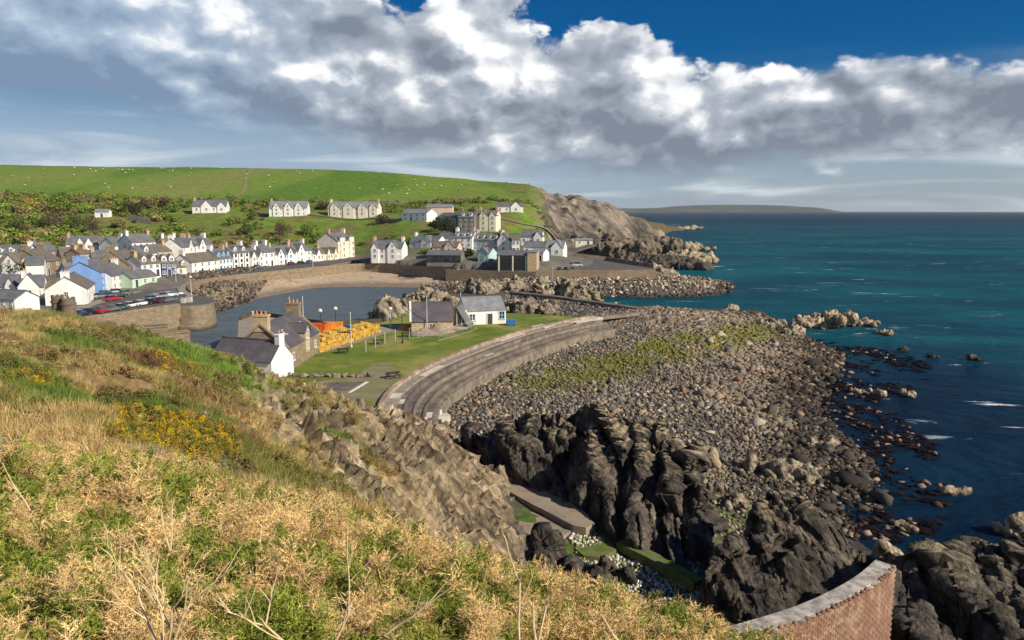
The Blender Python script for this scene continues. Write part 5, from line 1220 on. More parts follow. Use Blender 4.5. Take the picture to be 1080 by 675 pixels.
        if st > 1:
            for s in range(st): put_win(root, x, -pr - .01, s * sh + sh * .56, 1.1, min(1, sh * .38), tm=tm)
            if gh > 2.2: put_win(root, x, -pr - .01, e2 + gh * .32, .8, .7, tm=tm)
        else: put_win(root, x, -pr - .01, eave * .55, 1.2, .9, tm=tm)
    nd = o.get('dorm', 0); sl = rise / (dep / 2)
    for j in range(nd):
        x = (j + .5) / nd * w - w / 2; y0 = dep * .10; z0 = eave + y0 * sl; hw = .75; hh = 1.25; dm = WM[o.get('dcol', WHITE)]
        yb = y0 + (hh + .75) / sl; yb = min(yb, dep * .5)
        k = MB(); k.add([(x - hw, y0, z0 - .1), (x + hw, y0, z0 - .1), (x + hw, y0, z0 + hh), (x, y0, z0 + hh + .7), (x - hw, y0, z0 + hh)], [(0, 1, 2, 3, 4)])
        for sg in (-1, 1): k.add([(x + sg * hw, y0, z0 - .1), (x + sg * hw, yb, z0 + hh), (x + sg * hw, y0, z0 + hh)], [(0, 1, 2) if sg > 0 else (2, 1, 0)])
        dobj = k.build('dormer', [dm], root)
        k = MB()
        for sg in (-1, 1):
            vs = [(x + sg * (hw + .12), y0 - .15, z0 + hh - .1), (x, y0 - .15, z0 + hh + .74), (x, yb + .3, z0 + hh + .74), (x + sg * (hw + .12), yb, z0 + hh - .1)]; vs += [(p[0], p[1], p[2] + .1) for p in vs]; fs = [(0, 1, 2, 3), (7, 6, 5, 4), (4, 5, 1, 0), (7, 4, 0, 3)]
            k.add(vs, [q[::-1] for q in fs] if sg > 0 else fs)
        k.build('dormer_roof', [rm], dobj)
        put_win(root, x, y0 - .02, z0 + hh * .52, .95, .68, tm=tm, parent=dobj)
    for c in o.get('ch', ''):
        x = (-w / 2 + .55) if c == 'L' else (w / 2 - .55); cw = 1.7 if o.get('blunt') else .9; ht = 1.1 if eave < 5 else 1.4
        k = MB(); k.box(x - .5, x + .5, dep / 2 - cw, dep / 2 + cw, eave + rise - cw * sl * .9, eave + rise + ht); k.box(x - .58, x + .58, dep / 2 - cw - .08, dep / 2 + cw + .08, eave + rise + ht + .003, eave + rise + ht + .2)
        cm = wm if wall in (STONE, BLUE, GREY) or rg.random() < .55 else WM['honey']
        ch = k.build('chimney', [cm], root)
        for q in (-.6, 0, .6): inst('chimney_pot', POT, ch, (x, dep / 2 + q, eave + rise + ht + .2))
    return root
for h in HT: house(*h)

# ------------------------------------------------------------------ buildings by the lawn
def corner_house(name, label, A, B, dep, eave, rise, wm, rm, cat='house'):
    """front from A to B, on the ground"""
    v = B - A; v.z = 0; w = v.length; root = empty(name, (A + B) / 2, math.atan2(v.y, v.x), label, cat)
    gable_block(w, dep, eave, rise, -1.2).build('wall', [wm], root); return root, w
A, B = G(305, 391.5, 6), G(337, 371, 6)
root, w = corner_house('stone_house', 'rubble stone house with slate roof and two chimneys by the lawn', A, B, 7.4, 3.1, 3.1, WM[STONE], RM['purple'])
roof = gable_roof(w, 7.4, 3.1, 3.1, .1, .14, -.3).build('roof', [RM['purple']], root)
for x in (-w / 2, w / 2):
    k = MB()
    for sg in (0, 1):
        ye, ym = (-.15, 3.7) if sg == 0 else (7.55, 3.7); k.add([(x - .3, ye, 3.05), (x + .3, ye, 3.05), (x + .3, ym, 6.45), (x - .3, ym, 6.45), (x - .3, ye, 3.35), (x + .3, ye, 3.35), (x + .3, ym, 6.75), (x - .3, ym, 6.75)], [(0, 3, 2, 1), (4, 5, 6, 7), (0, 1, 5, 4), (1, 2, 6, 5), (3, 0, 4, 7)] if sg == 0 else [(1, 2, 3, 0), (7, 6, 5, 4), (4, 5, 1, 0), (5, 6, 2, 1), (7, 4, 0, 3)])
    k.build('gable_coping', [WM[STONE]], root)
    xx = x - math.copysign(.45, x); k = MB(); k.box(xx - .55, xx + .55, 2.7, 4.7, 5.5, 7.6); k.box(xx - .65, xx + .65, 2.6, 4.8, 7.603, 7.85); ch = k.build('chimney', [WM['honey'] if x < 0 else WM[STONE]], root)
    for q in (-.6, .0, .6): inst('chimney_pot', POT, ch, (xx, 3.7 + q, 7.85))
x0 = w * .08
k = MB(); k.add([(x0 - 1.0, -.12, 1.2), (x0 + 1.0, -.12, 1.2), (x0 + 1.0, -.12, 4.4), (x0, -.12, 5.5), (x0 - 1.0, -.12, 4.4)], [(0, 1, 2, 3, 4)])
for sg in (-1, 1): k.add([(x0 + sg, -.12, 1.2), (x0 + sg, 1.8, 4.4), (x0 + sg, -.12, 4.4)], [(0, 1, 2) if sg > 0 else (2, 1, 0)])
dm = k.build('wall_dormer', [WM['honey']], root)
k = MB()
for sg in (-1, 1):
    vs = [(x0 + sg * 1.2, -.3, 4.2), (x0, -.3, 5.55), (x0, 2.9, 5.55), (x0 + sg * 1.2, 1.6, 4.2)]; vs += [(p[0], p[1], p[2] + .1) for p in vs]; fs = [(0, 1, 2, 3), (7, 6, 5, 4), (4, 5, 1, 0), (7, 4, 0, 3)]
    k.add(vs, [q[::-1] for q in fs] if sg > 0 else fs)
k.build('dormer_roof', [RM['purple']], dm)
put_win(root, x0, -.13, 3.9, .9, .9, parent=dm); put_win(root, x0, -.13, 2.2, .7, .7, parent=dm)
for x in (-w * .36, w * .36): put_win(root, x, -.01, 1.7, .9, .8)
for x in (-w * .32, -w * .22, w * .32):
    y = 1.9; z = 3.1 + y * 3.1 / 3.7; k = MB(); s_ = math.atan2(3.1, 3.7); k.box(-.32, .32, -.5, .5, .12, .24, 0); k.box(-.24, .24, -.42, .42, .243, .26, 1)
    o = k.build('skylight', [M_TRIM, M_GLASS], root, (x, y, z)); o.rotation_euler.x = s_
root.location.z = 6.0
A, B = G(249, 391, 6), G(287, 402, 6)
v = (G(310, 394, 6) - G(287, 402, 6)); v.z = 0; dp = v.length; side = v.normalized(); A = B + Vector((-side.y, side.x, 0)) * 9.5
root, w = corner_house('white_cottage', 'small white cottage with slate roof tucked behind the hill before the stone house', A, B, dp, 2.5, 2.3, WM[WHITE], RM['purple'])
gable_roof(w, dp, 2.5, 2.3, .2, .14, .02).build('roof', [RM['purple']], root)
k = MB(); k.box(w / 2 - .7, w / 2 + .03, dp / 2 - .55, dp / 2 + .55, 4.2, 5.7); k.box(w / 2 - .76, w / 2 + .08, dp / 2 - .62, dp / 2 + .62, 5.703, 5.85); ch = k.build('chimney', [WM[WHITE]], root); inst('chimney_pot', POT, ch, (w / 2 - .35, dp / 2, 5.85))
put_win(root, 0, -.01, 1.5, 1, .7)
A, B = G(491, 343, 6), G(533.5, 341, 6)
root, w = corner_house('white_shed', 'white walled shed with grey slate roof at the far end of the lawn', A, B, 7.0, 2.7, 2.2, WM[WHITE], RM['grey'], 'shed')
gable_roof(w, 7.0, 2.7, 2.2, .15, .14, .05).build('roof', [RM['grey']], root)
put_win(root, -w * .33, -.01, 1.5, 1.3, .9); put_win(root, w * .4, -.01, 1.7, 1.2, 1.1, tm=LBLUE); inst('door', DOOR, root, (w * .1, -.01, 0))
k = MB(); k.box(-w / 2 - .12, -w / 2 + .25, -.2, .15, 2.5, 2.9); k.build('gable_coping', [WM[WHITE]], root)
A, B = G(434, 350, 6), G(478, 349, 6)
root, w = corner_house('boat_shed', 'long grey roofed boat shed with low white wall beside the gravel heaps', A, B, 8, 1.9, 2.9, WM['honey'], RM['brown'], 'shed')
gable_roof(w, 8, 1.9, 2.9, .2, .14, .1).build('roof', [RM['purple']], root); put_win(root, 0, -.01, 1.0, 1.2, .6)
k = MB()
for sg in (0, 1):
    ye, ym = (-.25, 4) if sg == 0 else (8.25, 4); x = -w / 2 - .15; k.add([(x - .15, ye, 1.85), (x + .2, ye, 1.85), (x + .2, ym, 4.98), (x - .15, ym, 4.98), (x - .15, ye, 2.05), (x + .2, ye, 2.05), (x + .2, ym, 5.18), (x - .15, ym, 5.18)], [(0, 3, 2, 1), (4, 5, 6, 7), (0, 1, 5, 4), (1, 2, 6, 5), (3, 0, 4, 7)] if sg == 0 else [(1, 2, 3, 0), (7, 6, 5, 4), (4, 5, 1, 0), (5, 6, 2, 1), (7, 4, 0, 3)])
k.build('barge_board', [M_TRIM], root)
k = MB(); k.box(-w / 2 - .06, -w / 2 + .02, 1, 7, 0, 2.6); k.build('end_door', [WM[NAVY]], root)
# pointed glazed annex between the sheds
p = G(482, 346.5, 6); root = empty('gabled_annex', p, R(-8), 'dark pointed glass fronted annex between the two sheds', 'annex')
k = MB(); k.add([(-2.0, 0, -.6), (2.0, 0, -.6), (2.0, 0, .5), (0, 0, 3.9), (-2.0, 0, .5)], [(0, 1, 2, 3, 4)]); k.add([(-2.0, 6, -.6), (2.0, 6, -.6), (2.0, 6, .5), (0, 6, 3.9), (-2.0, 6, .5)], [(4, 3, 2, 1, 0)]); k.build('wall', [WM[GREY]], root)
k = MB(); k.add([(-1.7, -.03, .55), (1.7, -.03, .55), (0, -.03, 3.5)], [(0, 1, 2)]); pn = k.build('glazing', [M_GLASS], root)
for t in (-.9, 0, .9):
    k = MB(); k.box(t - .05, t + .05, -.09, -.031, .55, 3.45 - abs(t) * 1.75); k.build('mullion', [M_TRIM], pn)
k = MB()
for sg in (-1, 1):
    vs = [(sg * 2.25, -.3, .15), (0, -.3, 4.0), (0, 6, 4.0), (sg * 2.25, 6, .15)]; vs += [(q[0], q[1], q[2] + .14) for q in vs]; fs = [(0, 1, 2, 3), (7, 6, 5, 4), (4, 5, 1, 0), (7, 4, 0, 3)]
    k.add(vs, [q[::-1] for q in fs] if sg > 0 else fs)
k.build('roof', [RM['slate']], root); k = MB(); k.box(-2.1, 2.1, -.5, -.05, -.5, .35); k.build('plinth', [M_PALE], root)

# ------------------------------------------------------------------ cars
def car_paint(name, c):
    m, nt, bs, b = new_mat(name); bs.inputs['Base Color'].default_value = (*c, 1); bs.inputs['Roughness'].default_value = .25; bs.inputs['Coat Weight'].default_value = .5
    n_ = b.noise(pos(nt), 1.5, 3, .5); nt.links.new(b.mix(n_, tuple(v * .85 for v in c), c), bs.inputs['Base Color']); return m
CP = {'silver': car_paint('silver_paint', (.42, .44, .46)), 'white': car_paint('white_car_paint', (.72, .72, .72)), 'red': car_paint('red_car_paint', (.42, .02, .03)), 'black': car_paint('black_car_paint', (.018, .018, .022)),
      'navy': car_paint('navy_car_paint', (.02, .04, .11)), 'blue': car_paint('blue_car_paint', (.05, .12, .28)), 'grey': car_paint('grey_car_paint', (.14, .15, .16)), 'green': car_paint('green_car_paint', (.05, .12, .10)), 'maroon': car_paint('maroon_car_paint', (.13, .02, .03))}
M_TYRE = pmat('tyre_rubber', (.02, .02, .02), None, 5, .9, 0); M_RIM = pmat('alloy_rim', (.4, .4, .42), None, 5, .4, 0, metal=.7); M_LAMP = pmat('lamp_lens', (.7, .7, .68), None, 5, .2, 0); M_TAIL = pmat('tail_lens', (.35, .02, .02), None, 5, .3, 0)
def loft(secs, k, mi=0, cap=True):
    n = len(secs[0]); b0 = []
    vs = [p for s in secs for p in s]; fs = []
    for i in range(len(secs) - 1):
        for j in range(n): a = i * n + j; b_ = i * n + (j + 1) % n; fs.append((a, b_, b_ + n, a + n))
    if cap: fs += [tuple(range(n - 1, -1, -1)), tuple(range((len(secs) - 1) * n, len(secs) * n))]
    k.add(vs, fs, mi)
def make_car(van=False):
    root = bpy.data.objects.new('car', None); COL.objects.link(root)
    body = MB(); L, hw = (2.1, .86) if not van else (2.3, .92); zt = .88 if not van else 1.05
    secs = []
    for x, zt_, w_ in [(-L, .62, .80), (-L + .12, zt - .04, .92), (-L * .5, zt, 1.0), (0, zt, 1.0), (L * .38, zt - .02, 1.0), (L - .25, zt - .16, .94), (L, .52, .82)]:
        w1 = hw * w_; secs.append([(x, -w1, .28), (x, w1, .28), (x, w1, zt_ * .72), (x, w1 * .92, zt_), (x, -w1 * .92, zt_), (x, -w1, zt_ * .72)])
    loft(secs, body)
    top = 1.45 if not van else 1.95
    body.box(-L * (.62 if not van else .95), L * (.10 if not van else .34), -hw * .70, hw * .70, top - .06, top, 0)
    bo = body.build('body', [CP['silver']], root)
    gl = MB(); x0, x1, xt0, xt1 = ((-L * .88, L * .46, -L * .62, L * .10) if not van else (-L * .98, L * .62, -L * .95, L * .34))
    loft([[(x0, -hw * .9, zt - .02), (x1, -hw * .88, zt - .04), (x1, hw * .88, zt - .04), (x0, hw * .9, zt - .02)], [(xt0, -hw * .70, top - .05), (xt1, -hw * .70, top - .05), (xt1, hw * .70, top - .05), (xt0, hw * .70, top - .05)]], gl); gl.build('windscreen', [M_GLASS], root)
    for sx in (-.62, .62):
        for sy in (-1, 1):
            wv = MB(); wv.bar((sx * L, sy * (hw - .16), .31), (sx * L, sy * (hw + .02), .31), .31, 12); wo = wv.build('wheel', [M_TYRE], root)
            rv = MB(); rv.bar((sx * L, sy * (hw + .0205), .31), (sx * L, sy * (hw + .035), .31), .19, 10); rv.build('rim', [M_RIM], wo)
    for sy in (-1, 1):
        v = MB(); v.box(L - .10, L + .015, sy * .62 - .17, sy * .62 + .17, .50, .64); v.build('headlight', [M_LAMP], root)
        v = MB(); v.box(-L - .015, -L + .10, sy * .64 - .13, sy * .64 + .13, .60, .76); v.build('tail_light', [M_TAIL], root)
    return root
proto = make_car(); vproto = make_car(True); used = set()
def place_car(px, py, z, yaw, colr, label, group, van=False, D=None):
    pr = vproto if van else proto
    if van in used: r = copy_tree(pr)
    else: r = pr; used.add(van)
    if van: r.name = 'van'
    r.location = G(px, py, z) if D is None else W(px, py, D)
    r.rotation_euler = (0, 0, R(yaw)); tag(r, label, 'van' if van else 'car', group)
    for ch in r.children:
        if ch.name.startswith('body'): ch.material_slots[0].link = 'OBJECT'; ch.material_slots[0].material = CP[colr]
qa = 'cars parked by the parapet wall'
for i, (px, py, c, lab) in enumerate([(85,334.5,'navy','navy car, first in the line beside the round towers'), (97,332.5,'black','black car, second in the line from the round towers'), (109,331.0,'red','red car in the line along the parapet wall'), (119,329.3,'grey','grey car just right of the red car by the parapet'),
        (128.5,327.6,'green','dark green car between a grey and a white car by the parapet'), (137.5,325.4,'white','white car, left of two white cars by the parapet'), (149,323.4,'white','white car, right of two white cars by the parapet'), (160,321.6,'black','black car right of the two white cars'),
        (170,320.2,'maroon','maroon car near the pier end of the line'), (178,319.6,'grey','grey car next to the maroon car near the pier')]):
    place_car(px, py - 1.2, 6.0, 75 + (i % 3) * 4, c, lab, qa)
qb = 'cars parked in the second row on the quay'
for i, (px, py, c, lab) in enumerate([(161,316.2,'blue','blue car, leftmost of the second row on the quay'), (167,314.6,'navy','navy car, second of the row behind the maroon car'), (173,313.2,'grey','grey car in the middle of the second quay row'), (179,312.2,'silver','silver car in the second quay row'), (184.5,311.2,'blue','blue car at the pier end of the second row')]):
    place_car(px, py + .8, 6.0, 35 + (i % 2) * 6, c, lab, qb)
qc = 'cars parked across the street'
for i, (px, py, c, lab) in enumerate([(106,314.6,'grey','grey car under the big blue house'), (112,311.6,'navy','navy car behind the grey one under the blue house'), (119,317.0,'red','bright red car across the street from the parapet'), (126,313.8,'black','black car behind the bright red car'), (124,309.6,'silver','silver car before the white cafe house'), (133,311.0,'grey','dark car at the pavement edge by the cafe tables')]):
    place_car(px, py, 6.0, 50 + (i % 3) * 8, c, lab, qc)
qd = 'cars parked before the harbour front houses'
for i, (px, py, c, lab) in enumerate([(220,289.2,'maroon','maroon car before the long low white house'), (234,287.6,'blue','blue car before the house with blue dormers'), (254,285.2,'black','black car before the black striped house'), (272,283.0,'grey','grey car before the cottage with two gables'), (308,279.6,'maroon','dark red car before the house with twin gables'), (318,278.6,'black','black car before the house with one wide gable'), (327,277.8,'blue','blue car left of the single gable cottage')]):
    place_car(px, py, 6.0, 62, c, lab, qd)
qe = 'vehicles in the far car park'
for i, (px, py, c, lab, vn) in enumerate([(583,280,'white','white van with something red behind it in the far car park',True), (596,279.5,'white','white van second from the left in the far car park',True), (608,281,'silver','silver van at the right end of the far car park row',True), (590,285,'black','black car nearest the flagpole in the far car park',False), (604,285.2,'grey','grey car in the front row of the far car park',False), (597,285,'navy','navy car in the middle of the front row of the far car park',False)]):
    place_car(px, py, 6.01, 8 if vn else 80, c, lab, qe, vn)

# ------------------------------------------------------------------ things on the lawn and quay
M_WOOD = pmat('dark_timber', (.055, .045, .038), (.035, .03, .026), 4, .85, .3, .01); M_STEELP = pmat('pale_painted_steel', (.62, .62, .60), None, 4, .5, 0); M_DKST = pmat('dark_steel', (.04, .042, .045), None, 4, .5, 0)
def table(px, py, rz, label):
    root = empty('picnic_table', G(px, py, 6.02), R(rz), label, 'picnic table', 'picnic tables on the lawn')
    for j in range(4): k = MB(); k.box(-.95, .95, -.36 + j * .185, -.36 + j * .185 + .165, .72, .77); k.build('top_plank', [M_WOOD], root)
    for s in (-1, 1):
        k = MB(); k.box(-.95, .95, s * .72 - .13, s * .72 + .13, .43, .48); k.build('seat', [M_WOOD], root)
        k = MB(); k.bar((s * .65, -.75, 0), (s * .65, -.25, .72), .05, 5); k.bar((s * .65, .75, 0), (s * .65, .25, .72), .05, 5); k.box(s * .65 - .04, s * .65 + .04, -.8, .8, .36, .43); k.build('leg_frame', [M_WOOD], root)
table(362, 372.5, 20, 'dark picnic table nearest the stone house'); table(399, 363, 14, 'dark picnic table in the middle of the lawn edge'); table(429, 355, 10, 'dark picnic table nearest the gravel heaps'); table(415, 398.5, 30, 'dark picnic table on the worn ground by the sea wall')
def pole(px, py, z, h, label, kind='flagpole', m_=None, lamp=False, D=None):
    p = G(px, py, z); root = empty(kind, p, 0, label, 'street lamp' if lamp else 'pole')
    k = MB(); k.bar((0, 0, -.3), (0, 0, h), .11 if lamp else .09, 8, .06); k.build('post', [m_ or M_STEELP], root); k = MB(); k.prism([(.2 * math.cos(t), .2 * math.sin(t)) for t in np.linspace(0, 5.5, 8)], -.3, .35); k.build('base', [m_ or M_STEELP], root)
    k = MB()
    if lamp:
        for r0, z0, r1, z1 in [(.12, h, .36, h + .14), (.36, h + .14, .40, h + .38), (.40, h + .38, .26, h + .60), (.26, h + .6, .05, h + .7)]: k.bar((0, 0, z0), (0, 0, z1), r0, 10, r1)
        k.build('globe', [M_LAMP], root)
    else: k.bar((0, 0, h), (0, 0, h + .18), .1, 8, .02); k.build('finial', [m_ or M_STEELP], root)
pole(338.5, 350.0, 6, 3.6, 'left of two black lamp posts with white globes at the harbour edge', 'lamp_post', M_DKST, True); pole(354.5, 348.0, 6, 3.7, 'right of two black lamp posts with white globes at the harbour edge', 'lamp_post', M_DKST, True)
pole(306.5, 349, 6, 6.2, 'tall thin white mast behind the stone house chimney'); pole(320.5, 350, 6, 6.4, 'tall thin white mast at the far chimney of the stone house')
pole(370.5, 366, 6, 5.6, 'pale mast standing before the yellow creels'); pole(412, 345, 6, 3.2, 'white lamp post at the right end of the yellow creels', 'lamp_post', M_STEELP, True)
pole(450.5, 350, 6, 6.6, 'tall pale pole beside the grey roofed boat shed'); pole(486, 333, 6, 5.0, 'white pole rising behind the pointed annex'); pole(583, 297, 3.6, 5.2, 'white flagpole standing before the far car park')
pole(424.5, 362, 6, 5.0, 'thin dark pole beside the orange tarpaulin', m_=M_DKST)
for i, (a, b_, lab) in enumerate([(202,311.5,'lamp post at the tip of the pier bend'), (186,302,'lamp post beside the harbour road bend'), (330,282,'lamp post halfway along the harbour front')]): pole(a, b_, 6, 4.5, 'small pale ' + lab, 'lamp_post', M_STEELP, True)
# row of stones along the lawn's edge
rk = []
for s in range(6):
    bm = bmesh.new(); hull(bm, (0, 0, 0), (.5, .42, .36), (0, 0, 0), 16, 900 + s); me = bpy.data.meshes.new('boulder'); bm.to_mesh(me); bm.free(); me.materials.append(M_RK_GREY); rk.append(me)
for i in range(10):
    px = 312 + i * 8.6; o = inst('boulder', rk[i % 6], None, G(px, 395.6 + .35 * (i % 3), 6.2), (0, 0, i * 1.3), (1.5, 1.2, 1.2)); tag(o, 'grey stone in the row edging the lawn by the concrete pad', 'stone', 'stones edging the lawn')
# stacked yellow creels
M_YEL = pmat('yellow_netting', (.58, .36, .05), (.40, .22, .03), 3, .8, .3, .02); M_YEL2 = pmat('pale_yellow_frame', (.72, .52, .16), None, 3, .7, 0)
def creel_mesh():
    k = MB(); L, wd, h = .62, .42, .62
    for x in (-L, -L / 3, L / 3, L):
        P = [(x, -wd, 0), (x, -wd, h * .55), (x, -wd * .6, h * .93), (x, 0, h), (x, wd * .6, h * .93), (x, wd, h * .55), (x, wd, 0)]
        for a, b_ in zip(P, P[1:]): k.bar(a, b_, .028, 4, mi=1)
    for y, z in ((-wd, 0), (wd, 0), (-wd, h * .55), (wd, h * .55), (0, h)): k.bar((-L, y, z), (L, y, z), .028, 4, mi=1)
    P = [(-wd, .02), (-wd, h * .53), (-wd * .58, h * .9), (0, h * .97), (wd * .58, h * .9), (wd, h * .53), (wd, .02)]
    n = len(P); k.add([(-L, y * .97, z) for y, z in P] + [(L, y * .97, z) for y, z in P], [(i, i + 1, n + i + 1, n + i)[::-1] for i in range(n - 1)] + [tuple(range(n))[::-1], tuple(range(n, 2 * n))], 0)
    return k.mesh('creel', [M_YEL, M_YEL2])
CREEL = creel_mesh(); A, B = G(340, 372, 6), G(406, 349.5, 6); dv = (B - A); L_ = dv.length; dv.normalize(); nv = Vector((-dv.y, dv.x, 0)); ang = math.atan2(dv.y, dv.x); rg = random.Random(3)
for lev in range(3):
    for row in range(5 - lev):
        n = int(L_ / .98)
        for i in range(n):
            if rg.random() < (.04, .15, .65)[lev]: continue
            p = A + dv * ((i + .5) * L_ / n) + nv * (row * 1.3 + .9 + lev * .6); p.z = 6.02 + lev * .60; p += dv * rg.uniform(-.25, .25) + nv * rg.uniform(-.2, .2)
            o = inst('creel', CREEL, None, p, (rg.uniform(-.08, .08) * lev, rg.uniform(-.12, .12) * lev, ang + math.pi / 2 + rg.uniform(-.4, .4)), (1, 1, rg.uniform(.85, 1.05))); tag(o, 'yellow netted creel in the long stack beside the stone house', 'creel', 'stack of yellow creels')
# containers
def box_thing(px, py, z, w, d, h, rz, m_, name, label, cat, ribs=8):
    root = empty(name, G(px, py, z), R(rz), label, cat); k = MB(); k.box(-w / 2, w / 2, -d / 2, d / 2, .12, h); k.build('body', [m_], root)
    k = MB(); k.box(-w / 2 - .04, w / 2 + .04, -d / 2 - .04, d / 2 + .04, h + .002, h + .1); k.build('lid', [m_], root)
    for i in range(ribs):
        x = -w / 2 + (i + .5) * w / ribs; k = MB(); k.box(x - .06, x + .06, -d / 2 - .06, -d / 2 - .002, .2, h - .05); k.build('rib', [m_], root)
    k = MB(); k.box(-w / 2 + .1, w / 2 - .1, -d / 2 + .1, d / 2 - .1, 0, .118); k.build('skid', [M_DKST], root)
M_ORED = pmat('red_orange_steel', (.55, .10, .02), (.42, .07, .02), 1, .6, .1, .01); M_ORA = pmat('orange_steel', (.72, .26, .03), (.6, .2, .03), 1, .6, .1, .01)
box_thing(330, 357, 6, 4.6, 2.4, 2.5, 6, M_ORED, 'container', 'red orange steel container behind the stone house', 'container'); box_thing(346, 355.5, 6, 1.8, 2.2, 2.5, 6, M_ORA, 'container', 'orange steel box right of the red container', 'container', 4); box_thing(355.5, 354, 6, 2.0, 2.0, 2.3, 6, M_ORA, 'container', 'bright orange box at the right end of the containers', 'container', 4)
box_thing(366, 353, 6, 2.4, 1.6, 1.6, 8, WM[NAVY], 'container', 'low dark blue box right of the orange boxes', 'container', 4)
def heap(px, py, z, rx, ry, h, m_, name, label, cat, seed):
    n, k2 = 28, 9; V = []; p = G(px, py, z)
    for i in range(k2 + 1):
        for j in range(n): t = i / k2; a = 2 * math.pi * j / n; V.append((rx * t * math.cos(a), ry * t * math.sin(a), h * (1 - t) ** 1.15 - .08 * t))
    V = np.array(V); V[:, 2] += .22 * h * fbm(V / .7, 4, seed) * (1 - np.linalg.norm(V[:, :2] / [rx, ry], axis=1)) ; V[:, :2] *= (1 + .25 * fbm(V / 1.2, 2, seed + 1))[:, None]
    F = np.array([(i * n + j, (i + 1) * n + j, (i + 1) * n + (j + 1) % n, i * n + (j + 1) % n) for i in range(k2) for j in range(n)])
    o = inst(name, mesh_np(name, V, F, [m_]), None, p); tag(o, label, cat)
M_GRAV = pmat('sandy_gravel', (.33, .26, .20), (.22, .18, .14), 3, .95, .6, .05)
heap(447, 352.5, 6, 3.0, 2.2, 1.3, M_GRAV, 'gravel_heap', 'low sandy gravel heap left of the taller one by the boat shed', 'heap', 5); heap(463, 350, 6, 3.2, 2.0, 1.9, M_GRAV, 'gravel_heap', 'taller brown gravel heap before the pointed annex', 'heap', 8)
M_TARP = pmat('orange_tarpaulin', (.72, .20, .02), (.6, .15, .02), 2, .6, .4, .05); M_NETG = pmat('green_netting', (.06, .42, .27), (.04, .28, .18), 5, .8, .6, .05); M_BLUEP = pmat('blue_plastic', (.06, .2, .5), None, 3, .5, .2, .02)
heap(428, 347.5, 6, 2.2, 1.2, 1.1, M_TARP, 'tarpaulin', 'orange tarpaulin heap left of the boat shed', 'tarpaulin', 12); heap(629, 341.0, 3.4, 2.6, .9, .8, M_NETG, 'fishing_net', 'bright green heap of net on the boulders by the slipway', 'net', 15)
box_thing(539, 343, 6, 1.8, 1.3, 1.0, 5, M_BLUEP, 'tub', 'blue plastic tub beside the white shed', 'tub', 4)
# wire mesh fence panels round the yard
def fence():
    root = empty('mesh_fence', G(463, 361, 6.02), 0, 'white temporary mesh fence around the yard by the annex', 'fence')
    pts = [(432,357.5),(447,356),(463,360),(471,357.5),(480,355),(488,352.6),(497,350.2),(502,347)]
    for (a, b_) in zip(pts, pts[1:]):
        A, B = G(*a, 6.02), G(*b_, 6.02); k = MB()
        for t in (0, 1): q = A.lerp(B, t); k.bar((q.x, q.y, 6), (q.x, q.y, 7.95), .035, 5)
        for z in (6.15, 7.0, 7.9): k.bar((A.x, A.y, z), (B.x, B.y, z), .022, 4)
        nn = 9
        for j in range(1, nn): q = A.lerp(B, j / nn); k.bar((q.x, q.y, 6.15), (q.x, q.y, 7.9), .010, 3)
        o = k.build('panel', [M_STEELP], root); o.location = -root.location
fence()
# posts and rope along the apron
for i, (a, b_) in enumerate([(386,371.5),(396,366.5),(406,362.5),(417,359),(441,356.5)]):
    k = MB(); k.bar((0, 0, -.2), (0, 0, 1.9), .05, 6); k.bar((0, 0, 1.9), (0, 0, 1.98), .07, 6, .02); o = k.build('fence_post', [M_STEELP], loc=G(a, b_, 6)); tag(o, 'thin white post along the edge of the lawn', 'post', 'white posts along the lawn edge')
# bollard on the pier
k = MB(); k.bar((0, 0, 0), (0, 0, .8), .28, 10, .2); k.bar((0, 0, .8), (0, 0, 1.0), .3, 10, .26); o = k.build('bollard', [M_PALE], loc=G(266.5, 333, 6)); tag(o, 'pale mooring bollard at the corner of the dark pier', 'bollard')
k = MB(); k.box(-.5, .5, -.35, .35, 0, 1.1); k.box(-.56, .56, -.4, .4, 1.103, 1.2); o = k.build('kiosk_cabinet', [M_PALE], loc=G(193.5, 319.5, 6)); tag(o, 'white cabinet left of its twin at the pier head', 'cabinet'); 
k = MB(); k.box(-.6, .6, -.35, .35, 0, 1.2); k.box(-.66, .66, -.4, .4, 1.203, 1.3); o = k.build('kiosk_cabinet', [M_PALE], loc=G(200, 318.6, 6)); tag(o, 'white cabinet right of its twin at the pier head', 'cabinet')
# pier parapet on the dark pier end
k = MB(); strip(list(reversed(harbour_edge[4:])), -.5, -.05, 5.5, 6.8, k); tag(k.build('parapet_wall', [M_PIERW]), 'dark parapet wall along the harbour side of the lawn pier', 'wall')

# ------------------------------------------------------------------ sheep and field track
M_WOOL = pmat('wool', (.72, .69, .60), None, 6, .95, .3, .03); M_FACE = pmat('sheep_face', (.10, .09, .08), None, 6, .9, 0)
def sheep_mesh():
    bm = bmesh.new(); bmesh.ops.create_icosphere(bm, subdivisions=2, radius=1)
    for v in bm.verts: v.co = Vector((v.co.x * .55, v.co.y * .30, v.co.z * .30 + .62)) + Vector((0, 0, .02 * math.sin(v.co.x * 19) ))
    n0 = len(bm.faces)
    r = bmesh.ops.create_icosphere(bm, subdivisions=1, radius=1)
    for v in r['verts']: v.co = Vector((v.co.x * .19 + .66, v.co.y * .10, v.co.z * .12 + .66 - .1 * v.co.x))
    for sx in (-.34, .34):
        for sy in (-.15, .15):
            r2 = bmesh.ops.create_cone(bm, cap_ends=True, segments=5, radius1=.04, radius2=.055, depth=.45)
            for v in r2['verts']: v.co += Vector((sx, sy, .225))
    bm.faces.ensure_lookup_table()
    for f in bm.faces[n0:]: f.material_index = 1
    me = bpy.data.meshes.new('sheep'); bm.to_mesh(me); bm.free(); me.materials.append(M_WOOL); me.materials.append(M_FACE); return me
